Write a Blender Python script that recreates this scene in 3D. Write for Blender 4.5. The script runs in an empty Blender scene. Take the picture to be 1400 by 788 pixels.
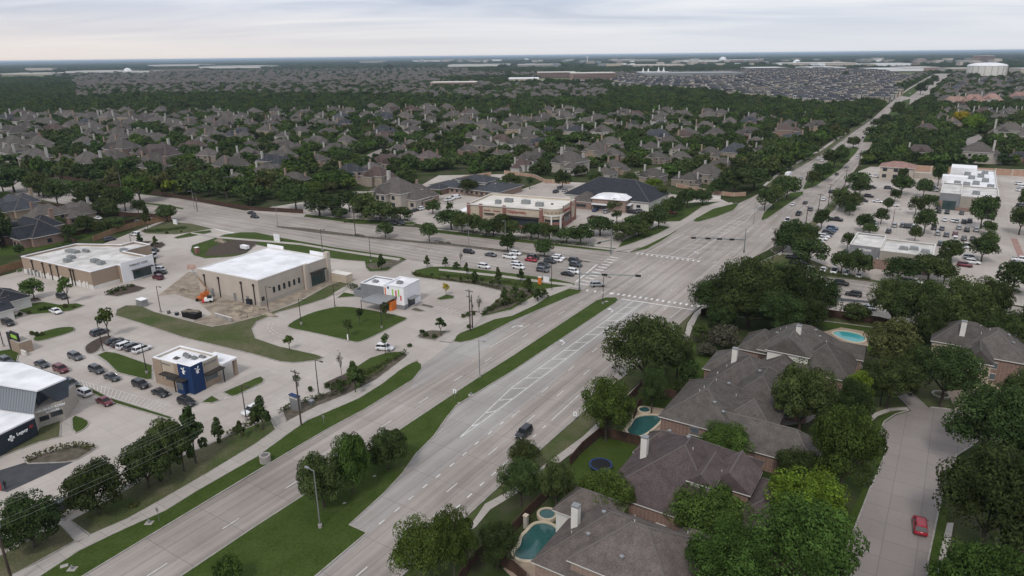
import bpy, bmesh, math, random
from mathutils import Vector, Matrix, noise
C = bpy.context.scene.collection
scene = bpy.context.scene
R = math.radians
# ------------------------------------------------------------------ camera
F, HY, RO, HC = 950.0, 76.0, R(-0.64), 70.0
PIT = math.atan((394 - HY) / F)
cR, sR, cP, sP = math.cos(RO), math.sin(RO), math.cos(PIT), math.sin(PIT)
def W(x, y, z=0.0):
    "survey helper: where the sight line of a photo point meets the level z"
    u = (x - 700) / F; v = -(y - 394) / F
    u, v = cR * u - sR * v, sR * u + cR * v
    d = Vector((u, cP + v * sP, -sP + v * cP)); t = (z - HC) / d.z
    return Vector((d.x * t, d.y * t, z))
def PX(p):
    X, Y, Z = p[0], p[1], (p[2] if len(p) > 2 else 0) - HC
    dep = Y * cP - Z * sP; v = (Y * sP + Z * cP) / dep; u = X / dep
    u, v = cR * u + sR * v, -sR * u + cR * v
    return (700 + u * F, 394 - v * F)
cam = bpy.data.cameras.new('camera'); cam.sensor_width = 36; cam.lens = F / 1400 * 36
cam.clip_start = 1; cam.clip_end = 90000
co = bpy.data.objects.new('camera', cam); C.objects.link(co); scene.camera = co
ax = Vector((1, 0, 0)); up = Vector((0, sP, cP)); fw = Vector((0, cP, -sP))
rt = cR * ax + sR * up; u2 = -sR * ax + cR * up
m = Matrix((rt, u2, -fw)).transposed().to_4x4(); m.translation = (0, 0, HC); co.matrix_world = m
# ------------------------------------------------------------------ light
scene.view_settings.view_transform = 'Standard'; scene.view_settings.look = 'None'
scene.view_settings.exposure = 0.26; scene.view_settings.gamma = 1
scene.cycles.use_denoising = True
scene.cycles.max_bounces = 5; scene.cycles.diffuse_bounces = 3; scene.cycles.glossy_bounces = 2
scene.cycles.transparent_max_bounces = 6; scene.cycles.volume_bounces = 1
SUN_EL, SUN_AZ = 48, 200        # azimuth clockwise from +Y
world = bpy.data.worlds.new('World'); scene.world = world; world.use_nodes = True
nt = world.node_tree; N = nt.nodes; L = nt.links
bg = N['Background']
sky = N.new('ShaderNodeTexSky'); sky.sky_type = 'NISHITA'; sky.sun_disc = False
sky.sun_elevation = R(SUN_EL); sky.sun_rotation = R(SUN_AZ); sky.air_density = 1; sky.dust_density = 2
geo = N.new('ShaderNodeTexCoord')
sep = N.new('ShaderNodeSeparateXYZ'); L.new(geo.outputs['Generated'], sep.inputs[0])
zc = N.new('ShaderNodeMath'); zc.operation = 'MAXIMUM'; L.new(sep.outputs['Z'], zc.inputs[0]); zc.inputs[1].default_value = 0.0
za = N.new('ShaderNodeMath'); za.operation = 'ADD'; L.new(zc.outputs[0], za.inputs[0]); za.inputs[1].default_value = 0.09
dx = N.new('ShaderNodeMath'); dx.operation = 'DIVIDE'; L.new(sep.outputs['X'], dx.inputs[0]); L.new(za.outputs[0], dx.inputs[1])
dy = N.new('ShaderNodeMath'); dy.operation = 'DIVIDE'; L.new(sep.outputs['Y'], dy.inputs[0]); L.new(za.outputs[0], dy.inputs[1])
cmb = N.new('ShaderNodeCombineXYZ'); L.new(dx.outputs[0], cmb.inputs[0]); L.new(dy.outputs[0], cmb.inputs[1])
mp = N.new('ShaderNodeMapping'); mp.inputs['Rotation'].default_value = (0, 0, R(8)); mp.inputs['Scale'].default_value = (0.34, 0.8, 1)
mp.inputs['Location'].default_value = (3.1, 7.7, 0)
L.new(cmb.outputs[0], mp.inputs[0])
nz = N.new('ShaderNodeTexNoise'); nz.inputs['Scale'].default_value = 1.0; nz.inputs['Detail'].default_value = 6; nz.inputs['Roughness'].default_value = 0.55
nz.inputs['Distortion'].default_value = 0.7
L.new(mp.outputs[0], nz.inputs['Vector'])
cr = N.new('ShaderNodeValToRGB'); L.new(nz.outputs[0], cr.inputs[0])
cr.color_ramp.elements[0].position = 0.30; cr.color_ramp.elements[0].color = (0.43, 0.50, 0.64, 1)
cr.color_ramp.elements[1].position = 0.66; cr.color_ramp.elements[1].color = (0.83, 0.84, 0.88, 1)
e = cr.color_ramp.elements.new(0.47); e.color = (0.62, 0.67, 0.775, 1)
# towards the horizon the cloud sheet thins to a pale warm band
hz = N.new('ShaderNodeMapRange'); L.new(sep.outputs['Z'], hz.inputs[0]); hz.inputs[1].default_value = 0.0; hz.inputs[2].default_value = 0.075
hz.inputs[3].default_value = 1; hz.inputs[4].default_value = 0.0
wa = N.new('ShaderNodeMapRange'); L.new(sep.outputs['X'], wa.inputs[0]); wa.inputs[1].default_value = -0.62; wa.inputs[2].default_value = 0.25
wa.inputs[3].default_value = 0; wa.inputs[4].default_value = 1
wc = N.new('ShaderNodeMix'); wc.data_type = 'RGBA'; L.new(wa.outputs[0], wc.inputs[0])
wc.inputs[6].default_value = (0.84, 0.755, 0.70, 1); wc.inputs[7].default_value = (0.74, 0.76, 0.80, 1)
mx = N.new('ShaderNodeMix'); mx.data_type = 'RGBA'; L.new(hz.outputs[0], mx.inputs[0]); L.new(cr.outputs[0], mx.inputs[6]); L.new(wc.outputs[2], mx.inputs[7])
sc_ = N.new('ShaderNodeVectorMath'); sc_.operation = 'SCALE'; L.new(mx.outputs[2], sc_.inputs[0]); sc_.inputs['Scale'].default_value = 8.9
fin = N.new('ShaderNodeMix'); fin.data_type = 'RGBA'; fin.inputs[0].default_value = 0.95
L.new(sky.outputs[0], fin.inputs[6]); L.new(sc_.outputs[0], fin.inputs[7]); L.new(fin.outputs[2], bg.inputs[0])
bg.inputs[1].default_value = 0.1
sun = bpy.data.lights.new('sun', 'SUN'); sun.energy = 1.5; sun.angle = R(10); sun.color = (1, 0.95, 0.88)
so = bpy.data.objects.new('sun', sun); C.objects.link(so)
sd = Vector((math.sin(R(SUN_AZ)) * math.cos(R(SUN_EL)), math.cos(R(SUN_AZ)) * math.cos(R(SUN_EL)), math.sin(R(SUN_EL))))
so.rotation_euler = sd.to_track_quat('Z', 'Y').to_euler()
# ------------------------------------------------------------------ materials
GA = 57.5                                   # street grid: long road runs 57.5 degrees from +X
E1 = Vector((math.cos(R(GA)), math.sin(R(GA)), 0)); E2 = Vector((math.sin(R(GA)), -math.cos(R(GA)), 0))
def mat(name, col, rough=0.85, col2=None, scale=0.2, detail=4, spec=0.3, metal=0, bump=0.0, rnd=0.0, coord='pos', lo=0.35, hi=0.65):
    mt = bpy.data.materials.new(name); mt.use_nodes = True; n = mt.node_tree.nodes; l = mt.node_tree.links
    b = n['Principled BSDF']; b.inputs['Roughness'].default_value = rough; b.inputs['Metallic'].default_value = metal
    b.inputs['Specular IOR Level'].default_value = spec
    out = None
    if coord == 'pos':
        g = n.new('ShaderNodeNewGeometry').outputs['Position']
    else:
        g = n.new('ShaderNodeTexCoord').outputs['Object']
    if col2:
        z = n.new('ShaderNodeTexNoise'); z.inputs['Scale'].default_value = scale; z.inputs['Detail'].default_value = detail
        l.new(g, z.inputs['Vector'])
        r = n.new('ShaderNodeMapRange'); r.inputs[1].default_value = lo; r.inputs[2].default_value = hi; l.new(z.outputs[0], r.inputs[0])
        m_ = n.new('ShaderNodeMix'); m_.data_type = 'RGBA'; m_.inputs[6].default_value = (*col, 1); m_.inputs[7].default_value = (*col2, 1)
        l.new(r.outputs[0], m_.inputs[0]); out = m_.outputs[2]
        if bump:
            bp = n.new('ShaderNodeBump'); bp.inputs['Strength'].default_value = bump; l.new(z.outputs[0], bp.inputs['Height']); l.new(bp.outputs[0], b.inputs['Normal'])
    else:
        b.inputs['Base Color'].default_value = (*col, 1)
        if rnd:
            c_ = n.new('ShaderNodeRGB'); c_.outputs[0].default_value = (*col, 1); out = c_.outputs[0]
    if rnd:
        oi = n.new('ShaderNodeObjectInfo'); hs = n.new('ShaderNodeHueSaturation')
        a = n.new('ShaderNodeMapRange'); a.inputs[3].default_value = 1 - rnd; a.inputs[4].default_value = 1 + rnd * 1.3; l.new(oi.outputs['Random'], a.inputs[0]); l.new(a.outputs[0], hs.inputs['Value'])
        f_ = n.new('ShaderNodeMath'); f_.operation = 'MULTIPLY'; f_.inputs[1].default_value = 7.31; l.new(oi.outputs['Random'], f_.inputs[0])
        g_ = n.new('ShaderNodeMath'); g_.operation = 'FRACT'; l.new(f_.outputs[0], g_.inputs[0])
        h_ = n.new('ShaderNodeMapRange'); h_.inputs[3].default_value = 0.5 - rnd * 0.06; h_.inputs[4].default_value = 0.5 + rnd * 0.045; l.new(g_.outputs[0], h_.inputs[0]); l.new(h_.outputs[0], hs.inputs['Hue'])
        l.new(out, hs.inputs['Color']); out = hs.outputs[0]
    if out: l.new(out, b.inputs['Base Color'])
    return mt
def concrete(name, base, worn, pw, ph, joint=0.55, jw=0.05, stain=0.10, track=True, rot=0):
    "poured slabs: broad stains, panel-to-panel tone, saw-cut joints, darker wheel paths"
    mt = bpy.data.materials.new(name); mt.use_nodes = True; n = mt.node_tree.nodes; l = mt.node_tree.links
    b = n['Principled BSDF']; b.inputs['Roughness'].default_value = 0.9; b.inputs['Specular IOR Level'].default_value = 0.25
    g = n.new('ShaderNodeNewGeometry').outputs['Position']
    mpn = n.new('ShaderNodeMapping'); mpn.vector_type = 'POINT'; mpn.inputs['Rotation'].default_value = (0, 0, -R(GA + rot)); l.new(g, mpn.inputs[0])
    bk = n.new('ShaderNodeTexBrick'); bk.offset = 0; bk.inputs['Scale'].default_value = 1; bk.inputs['Brick Width'].default_value = pw; bk.inputs['Row Height'].default_value = ph
    bk.inputs['Mortar Size'].default_value = jw; bk.inputs['Mortar Smooth'].default_value = 0.4; bk.inputs['Bias'].default_value = 0
    bk.inputs['Color1'].default_value = (*base, 1); bk.inputs['Color2'].default_value = (*[c * .92 for c in base], 1); bk.inputs['Mortar'].default_value = (*[c * joint for c in base], 1)
    l.new(mpn.outputs[0], bk.inputs['Vector'])
    z = n.new('ShaderNodeTexNoise'); z.inputs['Scale'].default_value = 0.035; z.inputs['Detail'].default_value = 8; z.inputs['Roughness'].default_value = .62; l.new(g, z.inputs['Vector'])
    r = n.new('ShaderNodeMapRange'); r.inputs[1].default_value = .36; r.inputs[2].default_value = .66; l.new(z.outputs[0], r.inputs[0])
    m1 = n.new('ShaderNodeMix'); m1.data_type = 'RGBA'; m1.blend_type = 'MULTIPLY'; m1.inputs[7].default_value = (*worn, 1); l.new(r.outputs[0], m1.inputs[0]); l.new(bk.outputs[0], m1.inputs[6])
    # streaks along the traffic
    st = n.new('ShaderNodeMapping'); st.inputs['Scale'].default_value = (0.02, 0.8, 1); l.new(mpn.outputs[0], st.inputs[0])
    z2 = n.new('ShaderNodeTexNoise'); z2.inputs['Scale'].default_value = 1; z2.inputs['Detail'].default_value = 3; l.new(st.outputs[0], z2.inputs['Vector'])
    r2 = n.new('ShaderNodeMapRange'); r2.inputs[1].default_value = .4; r2.inputs[2].default_value = .7; r2.inputs[3].default_value = 0; r2.inputs[4].default_value = 1 if track else .3; l.new(z2.outputs[0], r2.inputs[0])
    m2 = n.new('ShaderNodeMix'); m2.data_type = 'RGBA'; m2.blend_type = 'MULTIPLY'; s_ = 1 - stain * 1.6; m2.inputs[7].default_value = (s_, s_ * .99, s_ * .98, 1); l.new(r2.outputs[0], m2.inputs[0]); l.new(m1.outputs[2], m2.inputs[6])
    z3 = n.new('ShaderNodeTexNoise'); z3.inputs['Scale'].default_value = 1.3; z3.inputs['Detail'].default_value = 5; l.new(g, z3.inputs['Vector'])
    r3 = n.new('ShaderNodeMapRange'); r3.inputs[1].default_value = .55; r3.inputs[2].default_value = .8; r3.inputs[4].default_value = .22; l.new(z3.outputs[0], r3.inputs[0])
    m3 = n.new('ShaderNodeMix'); m3.data_type = 'RGBA'; m3.blend_type = 'MULTIPLY'; m3.inputs[7].default_value = (.55, .53, .5, 1); l.new(r3.outputs[0], m3.inputs[0]); l.new(m2.outputs[2], m3.inputs[6])
    if track:        # oil and rubber down the middle of each lane
        sp = n.new('ShaderNodeSeparateXYZ'); l.new(mpn.outputs[0], sp.inputs[0]); zq = n.new('ShaderNodeTexNoise'); zq.inputs['Scale'].default_value = .05; l.new(g, zq.inputs['Vector'])
        ma = n.new('ShaderNodeMath'); ma.operation = 'MULTIPLY_ADD'; ma.inputs[1].default_value = 6.283 / 3.65; l.new(sp.outputs[1], ma.inputs[0]); l.new(zq.outputs[0], ma.inputs[2])
        si = n.new('ShaderNodeMath'); si.operation = 'SINE'; l.new(ma.outputs[0], si.inputs[0]); rr = n.new('ShaderNodeMapRange'); rr.inputs[1].default_value = -.2; rr.inputs[2].default_value = 1; rr.inputs[4].default_value = .35; l.new(si.outputs[0], rr.inputs[0])
        m4 = n.new('ShaderNodeMix'); m4.data_type = 'RGBA'; m4.blend_type = 'MULTIPLY'; m4.inputs[7].default_value = (.80, .78, .76, 1); l.new(rr.outputs[0], m4.inputs[0]); l.new(m3.outputs[2], m4.inputs[6]); m3 = m4
    l.new(m3.outputs[2], b.inputs['Base Color'])
    return mt
M = {}
M['road'] = concrete('road_concrete', (0.39, 0.352, 0.324), (.70, .685, .67), 9.0, 3.65, .55, .05, .15)
M['road_x'] = concrete('road_concrete_cross', (0.39, 0.352, 0.324), (.70, .685, .67), 9.0, 3.65, .55, .05, .15, True, 90)
M['road_grey'] = concrete('road_concrete_grey', (0.385, 0.365, 0.35), (.74, .73, .72), 9.0, 3.65)
M['lot'] = concrete('lot_concrete', (0.462, 0.42, 0.386), (.72, .70, .68), 4.6, 4.6, .8, .05, .1, False)
M['walk'] = concrete('walk_concrete', (0.41, 0.378, 0.35), (.82, .80, .78), 3.0, 3.0, .6, .05, .06, False)
M['street'] = concrete('street_concrete', (0.27, 0.24, 0.228), (.85, .84, .83), 4.5, 4.5, .7, .07, .07, False)
M['kerb'] = mat('kerb_concrete', (.36, .335, .31), col2=(.25, .235, .22), scale=.8)
M['white'] = mat('road_paint', (.66, .66, .65), col2=(.42, .41, .40), scale=.9, lo=.45, hi=.75)
M['asphalt'] = mat('asphalt', (.06, .062, .068), col2=(.045, .046, .05), scale=.5)
def grassmat(name, g1, g2, brown, bl=.55, bh=.75):
    mt = mat(name, g1, col2=g2, scale=.22, detail=7, rough=.95, spec=.1, lo=.35, hi=.65); n = mt.node_tree.nodes; l = mt.node_tree.links
    b = n['Principled BSDF']; src = b.inputs['Base Color'].links[0].from_socket
    g = n.new('ShaderNodeNewGeometry').outputs['Position']
    z = n.new('ShaderNodeTexNoise'); z.inputs['Scale'].default_value = .09; z.inputs['Detail'].default_value = 8; z.inputs['Roughness'].default_value = .65; l.new(g, z.inputs['Vector'])
    r = n.new('ShaderNodeMapRange'); r.inputs[1].default_value = bl; r.inputs[2].default_value = bh; l.new(z.outputs[0], r.inputs[0])
    m_ = n.new('ShaderNodeMix'); m_.data_type = 'RGBA'; m_.inputs[7].default_value = (*brown, 1); l.new(r.outputs[0], m_.inputs[0]); l.new(src, m_.inputs[6])
    z3 = n.new('ShaderNodeTexNoise'); z3.inputs['Scale'].default_value = 3.0; z3.inputs['Detail'].default_value = 4; l.new(g, z3.inputs['Vector'])
    r3 = n.new('ShaderNodeMapRange'); r3.inputs[1].default_value = .3; r3.inputs[2].default_value = .7; r3.inputs[3].default_value = .72; r3.inputs[4].default_value = 1.2; l.new(z3.outputs[0], r3.inputs[0])
    hs = n.new('ShaderNodeHueSaturation'); l.new(r3.outputs[0], hs.inputs['Value']); l.new(m_.outputs[2], hs.inputs['Color']); l.new(hs.outputs[0], b.inputs['Base Color'])
    return mt
M['grass'] = grassmat('lawn_grass', (.038, .062, .011), (.052, .076, .018), (.095, .095, .042), .56, .86)
M['grass2'] = grassmat('dry_verge_grass', (.055, .078, .024), (.075, .085, .035), (.13, .115, .075), .42, .68)
M['yard'] = grassmat('yard_ground', (.032, .05, .016), (.05, .062, .026), (.075, .066, .048), .45, .65)
M['mulch'] = mat('mulch', (.045, .035, .028), col2=(.075, .055, .042), scale=1.2, rough=1)
M['bed'] = mat('planting_bed', (.12, .10, .08), col2=(.06, .055, .035), scale=.7, rough=1)
M['dirt'] = mat('bare_dirt', (.30, .25, .195), col2=(.20, .165, .13), scale=.35, rough=1, lo=.4, hi=.6)
def roofmat(name, c, k=.72):
    mt = mat(name, c, col2=[x * k for x in c], scale=.7, detail=8, rough=.95, spec=.15, rnd=.16, coord='obj'); n = mt.node_tree.nodes; l = mt.node_tree.links
    b = n['Principled BSDF']; src = b.inputs['Base Color'].links[0].from_socket
    g = n.new('ShaderNodeNewGeometry').outputs['Position']
    mpn = n.new('ShaderNodeMapping'); mpn.inputs['Rotation'].default_value = (0, 0, -R(GA)); mpn.inputs['Scale'].default_value = (2.2, 2.2, 9); l.new(g, mpn.inputs[0])
    z = n.new('ShaderNodeTexNoise'); z.inputs['Scale'].default_value = 1.6; z.inputs['Detail'].default_value = 3; l.new(mpn.outputs[0], z.inputs['Vector'])
    r = n.new('ShaderNodeMapRange'); r.inputs[1].default_value = .35; r.inputs[2].default_value = .65; r.inputs[3].default_value = .74; r.inputs[4].default_value = 1.22; l.new(z.outputs[0], r.inputs[0])
    hs = n.new('ShaderNodeHueSaturation'); l.new(r.outputs[0], hs.inputs['Value']); l.new(src, hs.inputs['Color']); l.new(hs.outputs[0], b.inputs['Base Color'])
    return mt
M['shingle'] = roofmat('shingle_greybrown', (.106, .095, .088))
M['shingle_brown'] = roofmat('shingle_brown', (.092, .066, .06))
M['shingle_slate'] = roofmat('shingle_slate', (.060, .064, .073))
M['shingle_dark'] = roofmat('shingle_dark_blue', (.034, .037, .045))
M['shingle_purple'] = roofmat('shingle_mauve', (.108, .085, .084))
M['tile_salmon'] = roofmat('roof_salmon', (.33, .215, .18))
def brickmat(name, c, c2, mortar=(.32, .29, .26)):
    mt = bpy.data.materials.new(name); mt.use_nodes = True; n = mt.node_tree.nodes; l = mt.node_tree.links
    b = n['Principled BSDF']; b.inputs['Roughness'].default_value = .9
    g = n.new('ShaderNodeNewGeometry').outputs['Position']; s = n.new('ShaderNodeSeparateXYZ'); l.new(g, s.inputs[0])
    a = n.new('ShaderNodeMath'); a.operation = 'ADD'; l.new(s.outputs[0], a.inputs[0]); l.new(s.outputs[1], a.inputs[1])
    cm = n.new('ShaderNodeCombineXYZ'); l.new(a.outputs[0], cm.inputs[0]); l.new(s.outputs[2], cm.inputs[1])
    bk = n.new('ShaderNodeTexBrick'); bk.inputs['Scale'].default_value = 1; bk.inputs['Brick Width'].default_value = .42; bk.inputs['Row Height'].default_value = .15; bk.inputs['Mortar Size'].default_value = .014
    bk.inputs['Color1'].default_value = (*c, 1); bk.inputs['Color2'].default_value = (*c2, 1); bk.inputs['Mortar'].default_value = (*mortar, 1); l.new(cm.outputs[0], bk.inputs['Vector']); l.new(bk.outputs[0], b.inputs['Base Color'])
    return mt
M['brick'] = brickmat('brick_red_mixed', (.24, .13, .095), (.15, .085, .065))
M['brick_rose'] = brickmat('brick_rose', (.30, .2, .155), (.2, .13, .105))
M['brick_tan'] = brickmat('brick_tan', (.33, .24, .165), (.27, .19, .13))
M['brick_deep'] = brickmat('brick_deep_red', (.22, .055, .038), (.16, .045, .032))
M['stone'] = brickmat('stone_light', (.42, .38, .33), (.33, .30, .26))
M['stucco'] = mat('stucco_cream', (.47, .40, .315), col2=(.41, .35, .27), scale=.5)
M['house_cream'] = mat('house_cream', (.27, .23, .19), col2=(.23, .19, .155), scale=.5, rnd=.15)
M['house_white'] = mat('house_white', (.44, .42, .39), col2=(.37, .35, .33), scale=.5)
M['stucco_white'] = mat('wall_white', (.66, .64, .60), col2=(.58, .56, .52), scale=.4)
M['cladwhite'] = mat('wall_clean_white', (.78, .78, .79), col2=(.70, .70, .72), scale=.4)
M['stucco_pale'] = mat('wall_pale_tan', (.46, .405, .35), col2=(.42, .365, .31), scale=.3)
M['stucco_grey'] = mat('wall_grey', (.21, .215, .225), col2=(.18, .185, .195), scale=.5)
M['stucco_taupe'] = mat('wall_taupe', (.30, .275, .235), col2=(.27, .245, .21), scale=.5)
M['membrane'] = mat('roof_membrane_white', (.80, .80, .83), rough=.6, col2=(.60, .60, .62), scale=.2, detail=8)
M['membrane_old'] = mat('roof_membrane_worn', (.62, .60, .58), rough=.7, col2=(.40, .385, .365), scale=.25, detail=7)
M['membrane_tan'] = mat('roof_membrane_cream', (.66, .63, .58), rough=.7, col2=(.52, .49, .45), scale=.2, detail=7)
M['ridge'] = mat('ridge_cap_shingle', (.125, .112, .105), rough=.95, rnd=.12)
M['parapet'] = mat('parapet_cap', (.58, .56, .53), rough=.6)
M['hvac'] = mat('hvac_metal', (.30, .31, .31), rough=.55, metal=.3, col2=(.2, .21, .21), scale=1.5)
M['hvac_dark'] = mat('vent_dark', (.12, .11, .11), rough=.6)
M['glass'] = mat('window_glass', (.025, .032, .04), rough=.12, spec=.6)
M['glassgreen'] = mat('storefront_glass', (.03, .055, .055), rough=.15, spec=.6)
M['glassgrey'] = mat('window_glass_grey', (.10, .125, .14), rough=.2, spec=.5)
M['trim'] = mat('white_trim', (.62, .6, .57), rough=.6)
M['darktrim'] = mat('dark_trim', (.035, .03, .028), rough=.6)
M['black'] = mat('black_paint', (.012, .012, .013), rough=.5)
M['navy'] = mat('navy_blue_cladding', (.012, .037, .115), rough=.7, col2=(.009, .03, .095), scale=.6)
M['orange'] = mat('orange_panel', (.62, .17, .03), rough=.6)
M['lime'] = mat('lime_panel', (.27, .50, .06), rough=.6)
M['redp'] = mat('red_panel', (.55, .04, .04), rough=.6)
M['red_sign'] = mat('red_lettering', (.30, .035, .05), rough=.5)
M['white_sign'] = mat('white_lettering', (.82, .82, .82), rough=.5)
M['grey_sign'] = mat('grey_lettering', (.25, .24, .25), rough=.5)
M['metalgrey'] = mat('standing_seam_grey', (.19, .205, .225), rough=.5, metal=.2)
M['charcoal'] = mat('charcoal_cladding', (.028, .036, .05), rough=.6, col2=(.02, .027, .038), scale=.6)
M['fin'] = mat('blue_grey_cladding', (.065, .08, .10), rough=.6, col2=(.05, .062, .078), scale=.6)
M['galv'] = mat('galvanised_steel', (.28, .285, .29), rough=.5, metal=.5)
M['teal_steel'] = mat('weathered_steel', (.17, .2, .2), rough=.5, metal=.4)
M['wood_pole'] = mat('creosote_pole', (.05, .036, .028), rough=.95, col2=(.08, .06, .048), scale=.5)
M['fence_cedar'] = mat('fence_cedar', (.30, .185, .105), rough=.95, col2=(.22, .135, .08), scale=.8)
M['fence_dark'] = mat('fence_dark_stain', (.075, .042, .03), rough=.95, col2=(.05, .03, .022), scale=.8)
M['fence_salmon'] = mat('masonry_wall_salmon', (.42, .27, .20), rough=.95, col2=(.34, .22, .165), scale=.5)
M['tyre'] = mat('tyre_rubber', (.014, .014, .014), rough=.9)
M['rim'] = mat('wheel_rim', (.35, .35, .36), rough=.35, metal=.7)
M['lamp_w'] = mat('headlight_lens', (.7, .7, .72), rough=.2)
M['lamp_r'] = mat('tail_light_lens', (.35, .01, .012), rough=.3)
M['pool'] = mat('pool_water_green', (.025, .085, .082), rough=.08, spec=.6, col2=(.035, .105, .1), scale=2.2, bump=.25)
M['pool_blue'] = mat('pool_water_turquoise', (.05, .30, .32), rough=.08, spec=.6)
M['coping'] = mat('pool_coping', (.50, .43, .33), rough=.9)
M['patio'] = mat('patio_concrete', (.34, .27, .21), rough=.95, col2=(.28, .22, .17), scale=.8)
M['bark'] = mat('bark', (.085, .07, .055), rough=1, col2=(.055, .045, .036), scale=2)
M['wire'] = mat('wire_aluminium', (.28, .28, .28), rough=.5)
M['field'] = mat('field_grass', (.13, .15, .055), col2=(.10, .12, .045), scale=.02)
def leafmat(name, c, rnd=.28, tr=0.25):
    mt = bpy.data.materials.new(name); mt.use_nodes = True; n = mt.node_tree.nodes; l = mt.node_tree.links
    b = n['Principled BSDF']; b.inputs['Roughness'].default_value = .9; b.inputs['Specular IOR Level'].default_value = .05
    oi = n.new('ShaderNodeObjectInfo'); gi = n.new('ShaderNodeNewGeometry')
    hs = n.new('ShaderNodeHueSaturation'); hs.inputs['Color'].default_value = (*c, 1)
    a = n.new('ShaderNodeMapRange'); a.inputs[3].default_value = 1 - rnd; a.inputs[4].default_value = 1 + rnd * 1.25; l.new(oi.outputs['Random'], a.inputs[0])
    i2 = n.new('ShaderNodeMapRange'); i2.inputs[3].default_value = .72; i2.inputs[4].default_value = 1.34; l.new(gi.outputs['Random Per Island'], i2.inputs[0])
    mm = n.new('ShaderNodeMath'); mm.operation = 'MULTIPLY'; l.new(a.outputs[0], mm.inputs[0]); l.new(i2.outputs[0], mm.inputs[1]); l.new(mm.outputs[0], hs.inputs['Value'])
    f_ = n.new('ShaderNodeMath'); f_.operation = 'MULTIPLY'; f_.inputs[1].default_value = 9.17; l.new(oi.outputs['Random'], f_.inputs[0])
    g_ = n.new('ShaderNodeMath'); g_.operation = 'FRACT'; l.new(f_.outputs[0], g_.inputs[0])
    h_ = n.new('ShaderNodeMapRange'); h_.inputs[3].default_value = .48; h_.inputs[4].default_value = .518; l.new(g_.outputs[0], h_.inputs[0]); l.new(h_.outputs[0], hs.inputs['Hue'])
    tc = n.new('ShaderNodeTexCoord'); zz = n.new('ShaderNodeTexNoise'); zz.inputs['Scale'].default_value = 2.6; zz.inputs['Detail'].default_value = 3; l.new(tc.outputs['Object'], zz.inputs['Vector'])
    zr = n.new('ShaderNodeMapRange'); zr.inputs[1].default_value = .35; zr.inputs[2].default_value = .65; zr.inputs[3].default_value = .62; zr.inputs[4].default_value = 1.4; l.new(zz.outputs[0], zr.inputs[0])
    h2 = n.new('ShaderNodeHueSaturation'); l.new(zr.outputs[0], h2.inputs['Value']); l.new(hs.outputs[0], h2.inputs['Color']); hs = h2
    l.new(hs.outputs[0], b.inputs['Base Color'])
    t = n.new('ShaderNodeBsdfTranslucent'); l.new(hs.outputs[0], t.inputs[0]); mxs = n.new('ShaderNodeMixShader'); mxs.inputs[0].default_value = tr
    l.new(b.outputs[0], mxs.inputs[1]); l.new(t.outputs[0], mxs.inputs[2]); l.new(mxs.outputs[0], n['Material Output'].inputs[0])
    return mt
M['leaf'] = leafmat('leaves_dark_green', (.050, .072, .024))
M['leaf_g'] = leafmat('leaves_mid_green', (.060, .095, .022), .18)
M['leaf_l'] = leafmat('leaves_lime', (.115, .165, .022), .12)
M['leaf_y'] = leafmat('leaves_yellow', (.30, .27, .02), .1)
M['leaf_b'] = leafmat('bare_twigs', (.085, .08, .058), .1)
M['leaf_olive'] = leafmat('leaves_olive', (.075, .082, .03), .2)
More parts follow.
